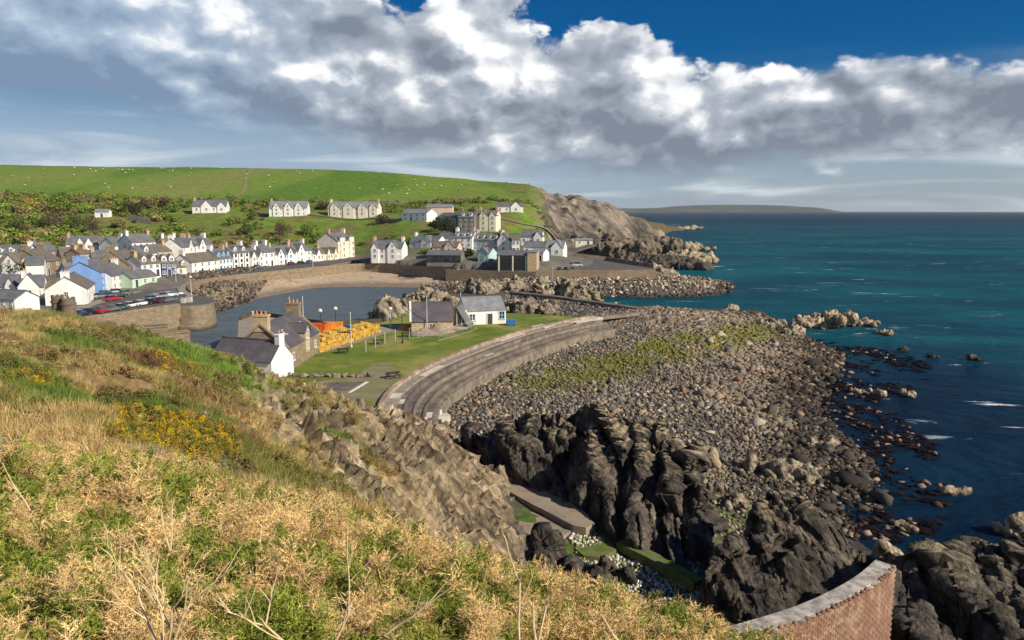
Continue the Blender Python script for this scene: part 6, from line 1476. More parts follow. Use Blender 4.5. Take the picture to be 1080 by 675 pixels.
SH = sheep_mesh(); rg = random.Random(21)
spots = [(rg.uniform(20, 560), 0, rg.uniform(520, 700)) for _ in range(46)] + [(rg.uniform(110, 200), 0, rg.uniform(640, 740)) for _ in range(14)] + [(rg.uniform(380, 440), 0, rg.uniform(500, 560)) for _ in range(8)]
for px, _, D in spots:
    x = (px - 540) / F_PX * D; z = float(hill_z(np.array([x]), np.array([D]))[0]); o = inst('sheep', SH, None, (x, D, z), (0, 0, rg.uniform(0, 6.28)), (1.35, 1.35, 1.35)); tag(o, 'white sheep grazing on the green hill field', 'sheep', 'sheep on the hill')
def drape(name, pts, w, m_, lift=.12, n=10):
    P = chaikin([Vector((W(a, 222, D).x, D, 0)) for a, D in pts], 3); Q = []
    for p in P: Q.append(Vector((p.x, p.y, float(hill_z(np.array([p.x]), np.array([p.y]))[0]) + lift)))
    k = MB(); strip_z(Q, -w / 2, w / 2, 0.0, k); return struct(k, name, [m_])
drape('field_track', [(262,455),(246,480),(250,500),(258,520),(262,600),(270,760),(272,820)], 2.0, M_DIRT, .3)
drape('hill_lane', [(270,418),(330,416),(400,412),(440,398),(480,375)], 4, M_ASPH, .25); drape('hill_lane', [(525,415),(556,412),(590,425)], 3, M_PAVE, .3); drape('cliff_path', [(587,405),(592,420),(597,440),(600,455)], 2.0, M_STEP, .3)
def drywall(label, pts, h=1.3):
    P = chaikin([Vector((W(a, 222, D).x, D, 0)) for a, D in pts], 2); Q = [Vector((p.x, p.y, float(hill_z(np.array([p.x]), np.array([p.y]))[0]))) for p in P]; k = MB(); strip_z(Q, -.35, .35, h, k); tag(k.build('stone_wall', [WM[GREY]]), label, 'wall')
drywall('pale retaining wall among bushes left of the lone villa', [(136,385),(158,382)], 3.0); drywall('grey field wall along the foot of the sheep field', [(0,468),(120,462),(240,458),(330,458),(420,462)]); drywall('pale garden wall below the long cream villa', [(396,402),(414,396),(438,384)], 2)

# ------------------------------------------------------------------ scattering
def source(name, meshes):
    c = bpy.data.collections.new(name)
    for k, me in enumerate(meshes): c.objects.link(bpy.data.objects.new('%s_%02d' % (name, k), me))
    return c
def scatter(name, coll, P, rot, scl, col, idx, parent=None, label=None, cat=None):
    """one object that carries many small pieces too many to count"""
    me = bpy.data.meshes.new(name); n = len(P); me.vertices.add(n); me.vertices.foreach_set('co', np.asarray(P, np.float32).ravel())
    def att(nm, typ, arr, f): a = me.attributes.new(nm, typ, 'POINT'); a.data.foreach_set(f, np.ascontiguousarray(arr).ravel())
    att('rot', 'FLOAT_VECTOR', np.asarray(rot, np.float32), 'vector'); att('scl', 'FLOAT_VECTOR', np.asarray(scl, np.float32), 'vector')
    att('col', 'FLOAT_COLOR', np.hstack([np.clip(col, 0, 1), np.ones((n, 1))]).astype(np.float32), 'color'); att('idx', 'INT', np.asarray(idx, np.int32), 'value')
    o = inst(name, me, parent); o['kind'] = 'stuff'
    if label: o['label'] = label
    if cat: o['category'] = cat
    ng = bpy.data.node_groups.new(name, 'GeometryNodeTree'); ng.interface.new_socket('Geometry', in_out='INPUT', socket_type='NodeSocketGeometry'); ng.interface.new_socket('Geometry', in_out='OUTPUT', socket_type='NodeSocketGeometry')
    gi = ng.nodes.new('NodeGroupInput'); go = ng.nodes.new('NodeGroupOutput'); ip = ng.nodes.new('GeometryNodeInstanceOnPoints'); ci = ng.nodes.new('GeometryNodeCollectionInfo')
    ci.inputs['Collection'].default_value = coll; ci.inputs['Separate Children'].default_value = True; ci.inputs['Reset Children'].default_value = True
    def na(nm, typ): a = ng.nodes.new('GeometryNodeInputNamedAttribute'); a.data_type = typ; a.inputs['Name'].default_value = nm; return a.outputs['Attribute']
    L = ng.links.new; L(gi.outputs[0], ip.inputs['Points']); L(ci.outputs[0], ip.inputs['Instance']); ip.inputs['Pick Instance'].default_value = True
    L(na('idx', 'INT'), ip.inputs['Instance Index'])
    e2 = ng.nodes.new('FunctionNodeEulerToRotation'); L(na('rot', 'FLOAT_VECTOR'), e2.inputs[0]); L(e2.outputs[0], ip.inputs['Rotation']); L(na('scl', 'FLOAT_VECTOR'), ip.inputs['Scale'])
    L(ip.outputs[0], go.inputs[0])
    md = o.modifiers.new('scatter', 'NODES'); md.node_group = ng
    return o
def tone_mesh(name, V, F, tone, mat, smooth=False):
    me = mesh_np(name, V, F, [mat], smooth, attrs={'tone': tone}); return me
M_STONE = inst_mat('beach_stone', rough=.88)
nt = M_STONE.node_tree; b = NB(nt); bump(nt, b.noise(pos(nt), 3.5, 5, .65), nt.nodes['Principled BSDF'], .6, .12)
def stone_meshes(n, seed, mat):
    out = []
    for s in range(n):
        bm = bmesh.new(); rg = random.Random(seed + s); hull(bm, (0, 0, 0), (.5 * rg.uniform(.85, 1.2), .5 * rg.uniform(.7, 1), .5 * rg.uniform(.6, .85)), (0, 0, 0), 11, seed + s); bmesh.ops.triangulate(bm, faces=bm.faces[:])
        bm.verts.ensure_lookup_table(); V = np.array([v.co[:] for v in bm.verts]); F = np.array([[v.index for v in f.verts] for f in bm.faces]); bm.free()
        out.append(tone_mesh('stone', V, F, np.ones(len(V)), mat))
    return out
ST_ME = stone_meshes(10, 3000, M_STONE); ST = source('beach_stones', ST_ME)
def polyz(pts, z): return [tuple(G(a, b_, z))[:2] for a, b_ in pts]
def jitter_grid(poly, sp):
    P = np.array(poly); x0, y0 = P.min(0); x1, y1 = P.max(0); X, Y = np.meshgrid(np.arange(x0, x1, sp), np.arange(y0, y1, sp)); X = X.ravel() + RNG.uniform(-.5, .5, X.size) * sp; Y = Y.ravel() + RNG.uniform(-.5, .5, Y.size) * sp
    k = in_poly(X, Y, poly); return X[k], Y[k]
PAL = np.array([(.165, .15, .13), (.215, .19, .16), (.31, .24, .155), (.24, .145, .10), (.44, .37, .28), (.085, .075, .063), (.18, .16, .14)])
# boulder beach
beach_poly = polyz([(436,444),(480,414),(530,387),(575,361),(612,343),(690,328),(745,331),(800,326),(838,347),(892,370),(880,400),(868,432),(900,460),(930,490),(936,520),(900,560),(850,550),(790,545),(740,535),(690,500),(600,475),(470,500)], 1.0)
X, Y = jitter_grid(beach_poly, .50); Z = shore_z(X, Y); keep = Z > -.55; X, Y, Z = X[keep], Y[keep], Z[keep]
P = np.stack([X, Y, Z], 1); n = len(P); big = RNG.random(n) ** 3
s = .28 + .30 * RNG.random(n) + .65 * big; s = s + (RNG.random(n) < .012) * RNG.uniform(.5, 1.4, n); near_toe = fbm(P / 10., 3, 610)
ci_ = RNG.choice(7, n, p=[.25, .21, .17, .07, .07, .13, .10]); col = PAL[ci_] * RNG.uniform(.75, 1.2, (n, 1))
tanw = sstep(P[:, 0] + 10 * near_toe, 16, 44); col = lerp(col, (.35, .265, .165), .75 * tanw * RNG.random(n)); s = s * (.8 + .65 * tanw + .35 * sstep(near_toe, .15, .5))
dk = sstep(np.abs(near_toe), .0, .5) * sstep(P[:, 0], 8, 20); col = lerp(col, (.075, .07, .06), .45 * dk)
col = lerp(col, (.145, .145, .025), np.clip(weed(P) * RNG.uniform(.7, 1.8, n), 0, .92)); wet = sstep(Z + .45 * near_toe, .95, .15); col = lerp(col, (.045, .032, .026), .9 * wet * (RNG.random(n) < .85))
P[:, 2] += .12 * s
rot = RNG.uniform(-.5, .5, (n, 3)); rot[:, 2] = RNG.uniform(0, 6.28, n)
scl = s[:, None] * RNG.uniform(.8, 1.2, (n, 3)) * np.array([1.1, 1.0, .9]); idx = RNG.integers(0, 10, n)
size = s / np.linalg.norm(P - [0, 0, CAM_H], axis=1); order = np.argsort(-size); one = np.zeros(n, bool); one[order[:300]] = True
# the largest stones one by one, sharing a few meshes and tones
tones = {}
for k in np.where(one)[0]:
    ct = int(ci_[k]); wq = int(wet[k] > .5); key = (int(idx[k]), ct, wq)
    if key not in tones:
        mk = 'stone_tone_%d%d' % (ct, wq)
        if mk not in MATS: pmat(mk, tuple(PAL[ct] * (.3 if wq else 1)), None, 3, .88, .6, .08)
        me = ST_ME[key[0]].copy(); me.materials.clear(); me.materials.append(MATS[mk]); tones[key] = me
    inst('stone', tones[key], shore, P[k], rot[k], scl[k])
r_ = ~one; scatter('beach_stones', ST, P[r_], rot[r_], scl[r_], col[r_], idx[r_], shore)
def stones(name, poly, sp, s0, s1, pal, zmin=-.3, dark=None, zlo=.6, lift=.1, zfun=None, zc=None):
    X, Y = jitter_grid(poly, sp); Z = (zfun or shore_z)(X, Y); k = Z > zmin; X, Y, Z = X[k], Y[k], Z[k]; n = len(X); P = np.stack([X, Y, Z], 1); s = s0 + (s1 - s0) * RNG.random(n) ** 2
    pal = np.array(pal); col = pal[RNG.integers(0, len(pal), n)] * RNG.uniform(.75, 1.2, (n, 1)); col = lerp(col, dark or (.04, .03, .026), .9 * sstep(Z, zlo, zlo - .6) * (RNG.random(n) < .85)); P[:, 2] += lift * s
    rot = RNG.uniform(-.5, .5, (n, 3)); rot[:, 2] = RNG.uniform(0, 6.28, n); scatter(name, ST, P, rot, s[:, None] * RNG.uniform(.75, 1.2, (n, 3)), col, RNG.integers(0, 10, n), shore)
stones('spit_stones', polyz([(470,297),(540,290),(640,289),(700,289),(775,296),(772,304),(700,314),(600,316),(480,312)], 1.5), 1.25, .7, 2.2, [(.36, .30, .21), (.42, .36, .27), (.2, .17, .13), (.1, .09, .08), (.17, .12, .09)], zlo=1.0)
stones('causeway_stones', polyz([(520,314),(590,315),(690,329),(640,334),(600,336),(560,334),(530,330)], 2.5), .9, .5, 1.4, [(.11, .10, .09), (.16, .145, .13), (.24, .21, .18), (.07, .065, .06)], zlo=.4)
stones('harbour_stones', polyz([(194,314),(204,302),(225,297),(262,294),(300,291),(285,300),(268,312),(240,326),(214,332)], 1.0), .9, .5, 2.0, [(.10, .085, .065), (.16, .13, .10), (.22, .18, .13), (.05, .042, .035)], zlo=.7)
stones('strand_stones', polyz([(436,300),(500,292),(560,296),(560,312),(470,312),(440,308)], 1.5), 1.1, .5, 1.5, [(.10, .09, .08), (.16, .14, .12), (.07, .06, .05)], zlo=.5)
stones('cove_pale_stones', polyz([(600,577),(622,570),(655,590),(700,605),(745,622),(772,640),(768,655),(720,648),(680,632),(640,612),(610,598)], 1.0), .23, .24, .5, [(.72, .70, .64), (.55, .52, .42), (.40, .38, .24), (.22, .24, .08), (.5, .49, .46)], zlo=-2, lift=.25)
stones('cove_stones', polyz([(700,530),(770,470),(830,500),(870,520),(870,570),(800,570),(745,600),(705,590)], .8), .5, .3, .7, [(.33, .28, .20), (.24, .21, .17), (.14, .15, .06), (.1, .09, .08)], zlo=.2)
stones('crag_foot_stones', polyz([(700,560),(730,550),(745,580),(735,605),(700,600)], 1.0), .35, .25, .5, [(.33, .30, .22), (.25, .25, .12), (.45, .42, .35)], zlo=-2)

# weed in the shallows
M_KELP = inst_mat('kelp', rough=.35)
def kelp_mesh(seed):
    rg = np.random.default_rng(seed); V = []; F = []
    for j in range(26):
        a = rg.uniform(0, 6.28); L = rg.uniform(.3, .75); w = rg.uniform(.05, .11); p = rg.uniform(-.25, .25, 2); z = rg.uniform(.0, .10); d = np.array([math.cos(a), math.sin(a)]); nn = np.array([-d[1], d[0]]); b0 = len(V)
        for t in (0, .5, 1): c = p + d * L * t + nn * .12 * math.sin(t * 4 + a); ww = w * (1 - .6 * t); V += [(*(c + nn * ww), z + .07 * math.sin(t * 3 + a)), (*(c - nn * ww), z - .02 + .06 * math.sin(t * 3 + a + 1))]
        F += [(b0, b0 + 1, b0 + 3, b0 + 2), (b0 + 2, b0 + 3, b0 + 5, b0 + 4)]
    return tone_mesh('kelp', np.array(V), np.array(F), np.ones(len(V)), M_KELP)
KS = source('kelp_fronds', [kelp_mesh(s) for s in range(4)])
kp = polyz([(838,352),(900,365),(960,372),(1000,400),(930,425),(985,470),(1010,510),(985,560),(930,575),(880,560),(890,500),(850,440),(856,400)], 0); X, Y = jitter_grid(kp, .62); Pk = np.stack([X, Y, 0 * X], 1); nk = fbm(Pk * [1, .6, 1] / 7., 4, 640) + .45 * fbm(Pk / 2., 3, 644)
wl_x = np.interp(Y, [55, 58, 66, 73, 79, 90, 103, 121, 142, 170, 208], [31, 28.5, 30, 37, 38.6, 40.4, 42.2, 51, 63, 65, 70]); off = X - wl_x
k = (nk + RNG.normal(0, .22, len(X)) > -.02 + .022 * np.maximum(off, 0)) & (off < 30); X, Y, off = X[k], Y[k], off[k]; n = len(X); P = np.stack([X, Y, RNG.uniform(-.03, .05, n)], 1); rot = np.zeros((n, 3)); rot[:, 2] = RNG.uniform(0, 6.28, n); sc = RNG.uniform(.5, 1.4, (n, 1)) * np.array([[1, 1, .8]])
scatter('kelp_bed', KS, P, rot, sc, np.array([.018, .0105, .0085]) * RNG.uniform(.4, 1.6, (n, 1)), RNG.integers(0, 4, n), None, 'dark red brown weed floating over the shallows', 'seaweed')
k = (RNG.random(n) < .22) & (off < 12); P2_ = P[k]; n2 = len(P2_); sc2 = RNG.uniform(.4, 1.3, (n2, 1)) * RNG.uniform(.8, 1.2, (n2, 3)); sc2[:, 2] *= .8; rot2 = RNG.uniform(-.4, .4, (n2, 3)); rot2[:, 2] = RNG.uniform(0, 6.28, n2)
scatter('wet_stones', ST, P2_, rot2, sc2, np.array([(.06, .045, .035), (.2, .15, .11), (.3, .22, .16), (.035, .028, .025)])[RNG.integers(0, 4, n2)], RNG.integers(0, 10, n2), shore)

# ------------------------------------------------------------------ vegetation of the near slope
def tri_cloud(segs):
    """thin triangles (base, tip, width, tone)"""
    V = []; F = []; T = []
    for a, b_, w, t in segs:
        a = np.array(a); b_ = np.array(b_); d = b_ - a; r = np.cross(d, RNG.normal(size=3)); r /= np.linalg.norm(r) + 1e-9; k = len(V); V += [a + r * w, a - r * w, b_]; F.append((k, k + 1, k + 2)); T += [t] * 3
    return np.array(V), np.array(F), np.array(T)
M_GORSE = inst_mat('gorse_spines', rough=.75)
def sprig(seed, nsh, spl, spn, w, ht=.36, spread=.5, droop=0.0, lo=.05):
    rg = np.random.default_rng(seed); S = []; top = np.array([rg.uniform(-.08, .08), rg.uniform(-.08, .08), ht]); base = np.zeros(3)
    S.append((base, top, .006, .8))
    for j in range(nsh):
        t = rg.uniform(lo, 1.0); o = base + (top - base) * t; a = rg.uniform(0, 6.28); L = (.06 + .17 * (1 - t)) * rg.uniform(.7, 1.2); up = rg.uniform(.35, 1.0) - droop
        d = np.array([math.cos(a) * spread * 2, math.sin(a) * spread * 2, up]); d /= np.linalg.norm(d); e = o + d * L; S.append((o, e, .004, rg.uniform(.75, 1.0)))
        for q in range(spn):
            u = rg.uniform(.1, 1.0); p = o + d * L * u; sd = d + rg.normal(size=3) * .8; sd /= np.linalg.norm(sd); S.append((p, p + sd * spl * rg.uniform(.6, 1.3), w, rg.uniform(.7, 1.2)))
    return tone_mesh('sprig', *tri_cloud(S), M_GORSE)
DEAD = source('dead_gorse', [sprig(s, 30, .036, 9, .0026, .36, .48) for s in range(5)])
GREEN = source('green_gorse', [sprig(50 + s, 30, .036, 9, .0042, .32, .6) for s in range(4)])
def tuft(seed, nb, L, w, lean):
    rg = np.random.default_rng(seed); S = []
    for j in range(nb):
        a = rg.uniform(0, 6.28); r = rg.uniform(0, .10); p = np.array([r * math.cos(a), r * math.sin(a), -.03]); d = np.array([math.cos(a) * lean * rg.uniform(.3, 1.3) + .25, math.sin(a) * lean * rg.uniform(.3, 1.3), 1]); d /= np.linalg.norm(d); S.append((p, p + d * L * rg.uniform(.5, 1.1), w, rg.uniform(.75, 1.2)))
    return tone_mesh('tuft', *tri_cloud(S), M_GORSE)
TUFT = source('grass_tufts', [tuft(s, 34, .42, .012, .75) for s in range(5)])
BUSHM = source('heath_bushes', [sprig(90 + s, 46, .05, 7, .010, .34, .75, .1) for s in range(4)])
def orient(nrm, n, tilt=.3):
    """euler angles: random turn, leaning a little with the slope"""
    r = np.zeros((n, 3)); r[:, 0] = RNG.normal(0, tilt, n) - .3 * nrm[:, 1]; r[:, 1] = RNG.normal(0, tilt, n) + .3 * nrm[:, 0]; r[:, 2] = RNG.uniform(0, 6.28, n); return r
# foreground gorse: straw coloured dead growth with living green between
P, nr, rk_, sc_ = sample_head(26000, 2.6, 20, 1.25); rr = np.linalg.norm(P[:, :2], axis=1)
gm = .75 * fbm(P / .62, 3, 700) + .45 * fbm(P / .28, 2, 705); gm2 = fbm(P / 2.6, 2, 709)
isg = gm + .30 * gm2 > -.10
lim = sstep(rr + 3 * gm2, 20, 12); keep = (RNG.random(len(P)) < .15 + .85 * lim) & (fbm(P / .55, 2, 733) + .25 * RNG.normal(size=len(P)) > -.42)
hmound = .55 * np.clip(fbm(P / .75, 3, 720) + .1, -.15, 1)
def place(mask, coll, nv, colf, smin, smax, name, sink=.04, hm=None, tilt=.35, label=None, cat=None):
    p = P[mask].copy(); n = len(p); c = colf(p, n); s_ = RNG.uniform(smin, smax, n) * np.interp(rr[mask], [3, 6, 12, 20], [.62, .85, 1.3, 1.8]); p[:, 2] += -sink + (hm[mask] if hm is not None else 0); return scatter(name, coll, p, orient(nr[mask], n, tilt), np.stack([s_, s_, s_ * RNG.uniform(.75, 1.2, n)], 1), c, RNG.integers(0, nv, n), None, label, cat)
def straw(p, n): return lerp(np.tile(np.array([.82, .60, .28]), (n, 1)), (.50, .32, .13), sstep(fbm(p / .8, 2, 730), -.1, .5)) * RNG.uniform(.75, 1.15, (n, 1))
def livegreen(p, n): return lerp(np.tile(np.array([.18, .235, .035]), (n, 1)), (.32, .36, .06), RNG.random(n)) * RNG.uniform(.6, 1.2, (n, 1))
place(keep & ~isg, DEAD, 5, straw, .7, 1.6, 'dead_gorse', .02, hmound, .4, 'straw coloured dead gorse covering the near slope', 'gorse')
place(keep & isg, GREEN, 4, livegreen, .8, 1.5, 'green_gorse', .05, hmound * .75, .35, 'green living gorse growing between the dead stems', 'gorse')
# slope beyond: grass and heath
P, nr, rk_, sc_ = sample_head(85000, 9, 84, 1.55, R(20)); rr = np.linalg.norm(P[:, :2], axis=1)
thin = rk_ + .25 * fbm(P / 2.0, 3, 740); keep = (thin < .45) & (RNG.random(len(P)) < .25 + .75 * sstep(rr, 9, 16)) & (sc_ < .15 + .35 * RNG.random(len(P)))
heath = fbm(P / 4.5, 3, 750) + .3 * fbm(P / 1.4, 2, 751) > .16
yel = np.zeros(len(P), bool)
for x, y, r in YB: yel |= (np.hypot(P[:, 0] - x, (P[:, 1] - y) * .7) / r + .45 * fbm(P / 1.5, 2, 760)) < .95
P_ = P; base_c = head_cover(P)
def sc_grass(mask, coll, nv, c, smin, smax, name, sink, label, cat, grow=True):
    p = P[mask].copy(); n = len(p); s_ = RNG.uniform(smin, smax, n) * np.interp(rr[mask], [8, 30, 70], [.7, 1.0, 1.5]); p[:, 2] -= sink; return scatter(name, coll, p, orient(nr[mask], n, .25), np.stack([s_, s_, s_ * RNG.uniform(.7, 1.2, n)], 1), c * RNG.uniform(.7, 1.25, (n, 1)), RNG.integers(0, nv, n), None, label, cat)
m1 = keep & ~heath & ~yel; sc_grass(m1, TUFT, 5, base_c[m1] * 1.1, .6, 1.35, 'rough_grass', .0, 'long rough grass in straw and green tones on the slope', 'grass')
m2 = keep & heath & ~yel; cc = lerp(base_c[m2], (.24, .155, .085), .55 * RNG.random(m2.sum())); sc_grass(m2, BUSHM, 4, cc, .7, 1.5, 'heath', .03, 'low brown and olive heath growing on the slope', 'heath')
m3 = yel & keep; sel = RNG.random(m3.sum()); cc = np.where((sel < .20)[:, None], np.array([[.58, .40, .015]]), np.where((sel < .62)[:, None], np.array([[.36, .25, .05]]), np.array([[.19, .20, .04]]))); sc_grass(m3, BUSHM, 4, cc, .7, 1.25, 'flowering_gorse', .03, 'patches of gorse in yellow flower on the slope', 'gorse')
# sparse tufts on the rock ledges
P, nr, rk_, sc_ = sample_head(22000, 28, 72, 1.5, R(20)); rr = np.linalg.norm(P[:, :2], axis=1); k = (rk_ > .4) & (nr[:, 2] + .4 * fbm(P / 2., 3, 770) > .60) & (P[:, 2] > 4.5)
sc_grass(k, TUFT, 5, lerp(np.tile(np.array([.30, .27, .11]), (k.sum(), 1)), (.15, .2, .04), RNG.random(k.sum())), .5, 1.1, 'ledge_grass', .05, 'grass tufts clinging to ledges of the pale cliff', 'grass')

# bare dead branches standing out of the gorse
M_DEADW = pmat('bleached_wood', (.74, .58, .36), (.56, .42, .25), 12, .9, .3, .005)
def branch(px, py, D, h, lean, seed, label, forks=3, dirs=None):
    rg = random.Random(seed); k = MB(); p0 = W(px, py, D); p0.z -= .25
    def grow(p, d, L, r, lev):
        q = p
        nseg = 3
        for s in range(nseg):
            d = (d + Vector((rg.uniform(-.16, .16), rg.uniform(-.16, .16), rg.uniform(-.05, .1)))).normalized(); q2 = q + d * L / nseg; k.bar(q, q2, r * (1 - .25 * s / nseg), 5, r * (1 - .25 * (s + 1) / nseg)); q = q2
            if lev > 0 and s > 0:
                for f in range(rg.choice((1, 1, 2))):
                    dd = (d + Vector((rg.uniform(-.9, .9), rg.uniform(-.5, .5), rg.uniform(-.1, .5)))).normalized(); grow(q, dd, L * rg.uniform(.45, .75), r * .55, lev - 1)
        for f in range(2):
            dd = (d + Vector((rg.uniform(-.6, .6), rg.uniform(-.4, .4), .1))).normalized(); k.bar(q, q + dd * L * .2, r * .6, 4, r * .15)
    ds = dirs or [lean]
    for d in ds: grow(Vector((0, 0, 0)), Vector(d).normalized(), h * rg.uniform(.85, 1.05), .011, forks)
    o = k.build('dead_branch', [M_DEADW], loc=p0); tag(o, label, 'branch', 'bare dead branches in the gorse')
branch(172, 668, 4.9, .62, (0, 0, 1), 1, 'large forked dead branch standing in the gorse at the lower left', 2, [(-.5, 0, 1), (.05, .1, 1), (.55, 0, .9), (.2, -.1, 1)])
branch(338, 672, 4.8, .5, (-.6, 0, .8), 2, 'pale crooked dead branch leaning left near the bottom edge', 2, [(-.9, 0, .7), (.5, 0, .9)])
branch(405, 640, 5.6, .5, (.8, 0, .55), 3, 'long pale twig slanting up to the right above the gorse', 1, [(.75, 0, .6)])
branch(566, 668, 5.0, .5, (.1, 0, 1), 4, 'two thin upright dead stems crossing near the bottom centre', 0, [(.12, 0, 1), (-.05, .05, 1)])
branch(548, 655, 5.4, .55, (-.1, 0, 1), 5, 'single tall dead stem with a dry head left of the crossing stems', 1, [(-.12, 0, 1)])
branch(178, 560, 8.3, .55, (.1, 0, 1), 6, 'thin upright dead stem at the back of the gorse', 0, [(.08, 0, 1), (-.2, 0, .8)])
branch(680, 672, 5.2, .35, (-.3, 0, 1), 7, 'short curled dead twig near the right end of the gorse', 1, [(-.5, 0, .7)])
branch(30, 520, 9.5, .5, (-.4, 0, .8), 8, 'leaning dead twig at the left edge of the gorse', 1, [(-.4, 0, .8)])

# ------------------------------------------------------------------ trees and scrub on the far slope
M_LEAF = inst_mat('scrub_leaf', rough=.8)
def leaf_cloud(seed, n, rad, lobes, sz, flat=.75):
    rg = np.random.default_rng(seed); C = rg.normal(size=(lobes, 3)) * np.array([.42, .42, .25]) * rad + np.array([0, 0, rad * .55]); rs = rg.uniform(.35, .62, lobes) * rad
    V = []; F = []; T = []
    for j in range(n):
        k = rg.integers(lobes); d = rg.normal(size=3); d /= np.linalg.norm(d); p = C[k] + d * rs[k] * rg.uniform(.75, 1.05) * np.array([1, 1, flat]); p[2] = max(p[2], -.05)
        nn = d + rg.normal(size=3) * .6; nn /= np.linalg.norm(nn); u = np.cross(nn, rg.normal(size=3)); u /= np.linalg.norm(u); v = np.cross(nn, u); s = sz * rg.uniform(.6, 1.4); b0 = len(V); V += [p - u * s, p + v * s * .7, p + u * s, p - v * s * .7]; F.append((b0, b0 + 1, b0 + 2, b0 + 3)); T += [rg.uniform(.65, 1.2)] * 4
    return np.array(V), np.array(F), np.array(T)
SCR = source('scrub_bushes', [tone_mesh('scrub', *leaf_cloud(800 + s, 260, 1.0, 7, .13), M_LEAF) for s in range(6)])
n = 9000; D = RNG.uniform(290, 470, n); px = RNG.uniform(-60, 620, n); X = (px - 540) / F_PX * D; Z = hill_z(X, D); P = np.stack([X, D, Z], 1)
e = fbm(P / 22., 4, 820) + .4 * fbm(P / 8., 2, 822)
lft = sstep(px, 330, 120); band = np.exp(-((D - 452) / 8) ** 2)
prob = np.clip(.08 + .55 * lft * sstep(e, -.15, .3) + .35 * sstep(e, .1, .5) + .5 * band, 0, 1) * sstep(Z, 9.5, 12.5) * (1 - .8 * sstep(px, 540, 600))
hx = np.array([tuple(W(*h[k_]))[:2] + (0,) for h in HT for k_ in (2, 3)])[:, :2]; dmin = np.array([np.min(np.hypot(hx[:, 0] - x, hx[:, 1] - y)) for x, y in zip(X, D)])
# keep gardens and the line of sight to the hill houses free
front = np.zeros(n, bool)
for h in HT:
    A_, B_ = W(*h[2]), W(*h[3]); d0 = min(A_.y, B_.y); front |= (px > min(h[2][0], h[3][0]) - 6) & (px < max(h[2][0], h[3][0]) + 6) & (D > d0 - 45) & (D < max(A_.y, B_.y) + 14) & (Z > 14)
k = (RNG.random(n) < prob) & (dmin > 9) & ~front; P = P[k]; n = len(P); e = e[k]
PALS = np.array([(.18, .22, .045), (.22, .18, .08), (.14, .215, .03), (.25, .23, .09), (.19, .13, .07), (.11, .15, .035), (.32, .25, .05)]); c = PALS[RNG.choice(7, n, p=[.28, .13, .26, .11, .07, .12, .03])] * RNG.uniform(.7, 1.25, (n, 1)); s_ = (1.0 + 2.3 * RNG.random(n) ** 2) * np.interp(px[k], [0, 330, 560], [1.35, .95, .7]); rot = np.zeros((n, 3)); rot[:, 2] = RNG.uniform(0, 6.28, n)
scatter('hillside_scrub', SCR, P, rot, np.stack([s_ * 1.2, s_ * 1.2, s_ * RNG.uniform(.7, 1.1, n)], 1), c, RNG.integers(0, 6, n), None, 'mixed brown and green scrub covering the slope above the village', 'scrub')
M_BARK = pmat('bark', (.10, .08, .06), (.06, .05, .04), 3, .95, .5, .03)
def leafmat(name, c): return pmat(name, c, tuple(v * .6 for v in c), 1.2, .85, 0)
LM = [leafmat('dark_foliage', (.035, .05, .02)), leafmat('olive_foliage', (.10, .13, .03)), leafmat('bright_foliage', (.13, .19, .03)), leafmat('brown_twigs', (.13, .095, .06))]
def tree(px, D, h, r, mi, label, dz=0, sx=1.0):
    x = (px - 540) / F_PX * D; z = float(hill_z(np.array([x]), np.array([float(D)]))[0]); root = empty('tree', (x, D, z - .2), 0, label, 'tree'); k = MB(); k.bar((0, 0, 0), (0, 0, h * .45), .28, 7, .18)
    for j in range(5): a = j * 1.26; k.bar((0, 0, h * (.25 + .04 * j)), (r * .55 * math.cos(a), r * .55 * math.sin(a), h * .62), .12, 5, .04)
    k.build('trunk', [M_BARK], root); V, F, T = leaf_cloud(int(px * 7 + D), 900, r, 11, .30, 1.0); V[:, 2] = V[:, 2] / (r * 1.3) * h * .8 + h * .22; V[:, 0] *= sx
    inst('crown', mesh_np('crown', V, F, [LM[mi]], smooth=False), root)
tree(145, 395, 9, 4.6, 0, 'dark round evergreen tree on the slope right of the white hut'); tree(160, 425, 7, 3.6, 3, 'brown bare tree above the dark evergreen'); tree(178, 430, 7, 3.8, 3, 'brown tree on the slope left of the lone villa')
tree(434, 290, 6, 4.2, 2, 'round green bush tree beside the white villa', sx=1.3); tree(471, 352, 8, 4.2, 0, 'dark tree in shade below the pink hall'); tree(463, 360, 7, 3.8, 0, 'dark tree left of the stone house with dormers'); tree(480, 345, 7, 3.4, 0, 'dark tree at the foot of the stone house with dormers')
tree(60, 345, 9, 5.0, 3, 'large brown leafless tree above the village at left'); tree(100, 338, 9, 5.4, 3, 'large brown leafless tree below the white hut'); tree(84, 352, 8, 4.5, 1, 'olive tree between two brown leafless trees'); tree(20, 330, 9, 5.0, 1, 'olive tree above the terrace with dormers at far left')
tree(300, 374, 8, 4.6, 3, 'grey brown tree behind the harbour front houses'); tree(325, 380, 7, 4.0, 2, 'green tree left of the tall end house'); tree(262, 372, 6, 3.6, 1, 'olive bush tree behind the black striped house'); tree(406, 396, 5, 3.6, 3, 'brown bush on the bank below the long cream villa'); tree(442, 416, 5, 3.4, 3, 'brown bush left of the white house by the hall')
tree(510, 318, 5, 3.0, 0, 'dark tree beside the turquoise shed'); tree(492, 292, 4.5, 3.0, 0, 'dark bush tree above the slip by the sand'); tree(18, 216, 4.5, 3.2, 1, 'garden bush beside the white house at the left edge'); tree(345, 438, 5, 3.2, 3, 'brown bush left of the long cream villa')

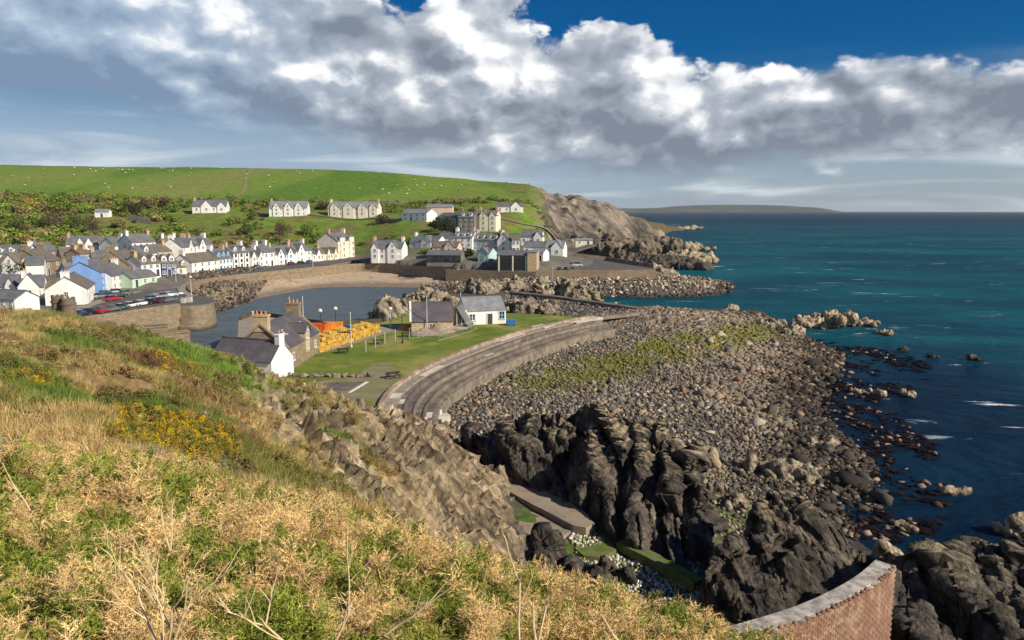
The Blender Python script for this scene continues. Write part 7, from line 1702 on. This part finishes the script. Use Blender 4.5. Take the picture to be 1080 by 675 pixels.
# ------------------------------------------------------------------ haze
def haze():
    k = MB(); k.box(-17600, 17600, -17600, 17600, -40, 190); m = bpy.data.materials.new('thin_sea_haze'); m.use_nodes = True; nt = m.node_tree; nt.nodes.clear()
    out = N(nt, 'ShaderNodeOutputMaterial'); v = N(nt, 'ShaderNodeVolumePrincipled'); v.inputs['Color'].default_value = (.80, .88, .97, 1); v.inputs['Density'].default_value = 3.0e-5; v.inputs['Anisotropy'].default_value = 0.2
    nt.links.new(v.outputs[0], out.inputs['Volume']); o = k.build('haze', [m]); tag(o, kind='stuff')
haze()

# ------------------------------------------------------------------ surf
def surf():
    m, nt, bs, b = new_mat('sea_foam'); bs.inputs['Base Color'].default_value = (.78, .82, .84, 1); bs.inputs['Roughness'].default_value = .9
    a = N(nt, 'ShaderNodeAttribute'); a.attribute_name = 'dens'; p = pos(nt); sp = N(nt, 'ShaderNodeSeparateXYZ'); nt.links.new(p, sp.inputs[0])
    n1 = b.noise(b.comb(b.m('MULTIPLY', sp.outputs[0], .45), sp.outputs[1], 0), 1.3, 6, .65, dist=.8)
    nt.links.new(b.ss(b.m('ADD', b.m('MULTIPLY', a.outputs['Fac'], 1.0), b.m('MULTIPLY', b.m('SUBTRACT', n1, .5), 1.6)), .42, 1.0, 0, .85), bs.inputs['Alpha'])
    V = []; F = []; T = []
    def streak(px, py, lx, ly, rz, k=1.0):
        c = G(px, py, 0); n = 24; rings = 4; b0 = len(V); V.append((c.x, c.y, .035)); T.append(k)
        for r in range(1, rings + 1):
            for j in range(n):
                t = 2 * math.pi * j / n; x, y = lx * r / rings * math.cos(t), ly * r / rings * math.sin(t) * (1 + .3 * math.sin(3 * t + px)); V.append((c.x + x * math.cos(rz) - y * math.sin(rz), c.y + x * math.sin(rz) + y * math.cos(rz), .035)); T.append(k * (1 - r / rings))
        for j in range(n): F.append((b0, b0 + 1 + j, b0 + 1 + (j + 1) % n, b0 + 1 + (j + 1) % n))
        for r in range(rings - 1):
            for j in range(n): q = b0 + 1 + r * n; F.append((q + j, q + n + j, q + n + (j + 1) % n, q + (j + 1) % n))
    for s in [(1052,427,5.5,1.3,-.12,1.1),(1035,424,4,.8,-.1,.9),(1072,451,4,.7,-.1,.8),(1010,385,5,.8,.1,.8),(997,346,5,1.0,0,.8),(918,347,4,1.4,0,.8),(905,352,5,1.2,0,.8),(756,281,11,3.5,.4,1.0),(728,294,14,2.5,.2,.8),(768,302,6,2.2,.3,.9),(720,318,16,1.6,0,.7),(650,319,10,1.0,0,.7),(712,237,30,30,0,.8),(738,240,40,25,0,.8),(1042,383,3,.8,0,.7),(935,421,3,.8,0,.6),(965,356,3,.8,.1,.7),(860,352,6,1.2,.1,.7),(330,306,8,1.5,.1,.6),(395,305,12,1.6,0,.6),(470,307,6,1,0,.6),(1050,300,9,1.6,.05,.7),(960,270,12,2,0,.7),(880,255,14,3,0,.6),(1000,250,14,3,0,.6)]: streak(*s)
    V_ = np.array(V); me = bpy.data.meshes.new('surf'); me.from_pydata([tuple(v) for v in V], [], [tuple(dict.fromkeys(f)) for f in F]); at = me.attributes.new('dens', 'FLOAT', 'POINT'); at.data.foreach_set('value', np.array(T, np.float32)); me.materials.append(m)
    o = inst('surf', me); tag(o, 'white foam streaks around the rocks and on breaking waves', 'foam', kind='stuff')
surf()
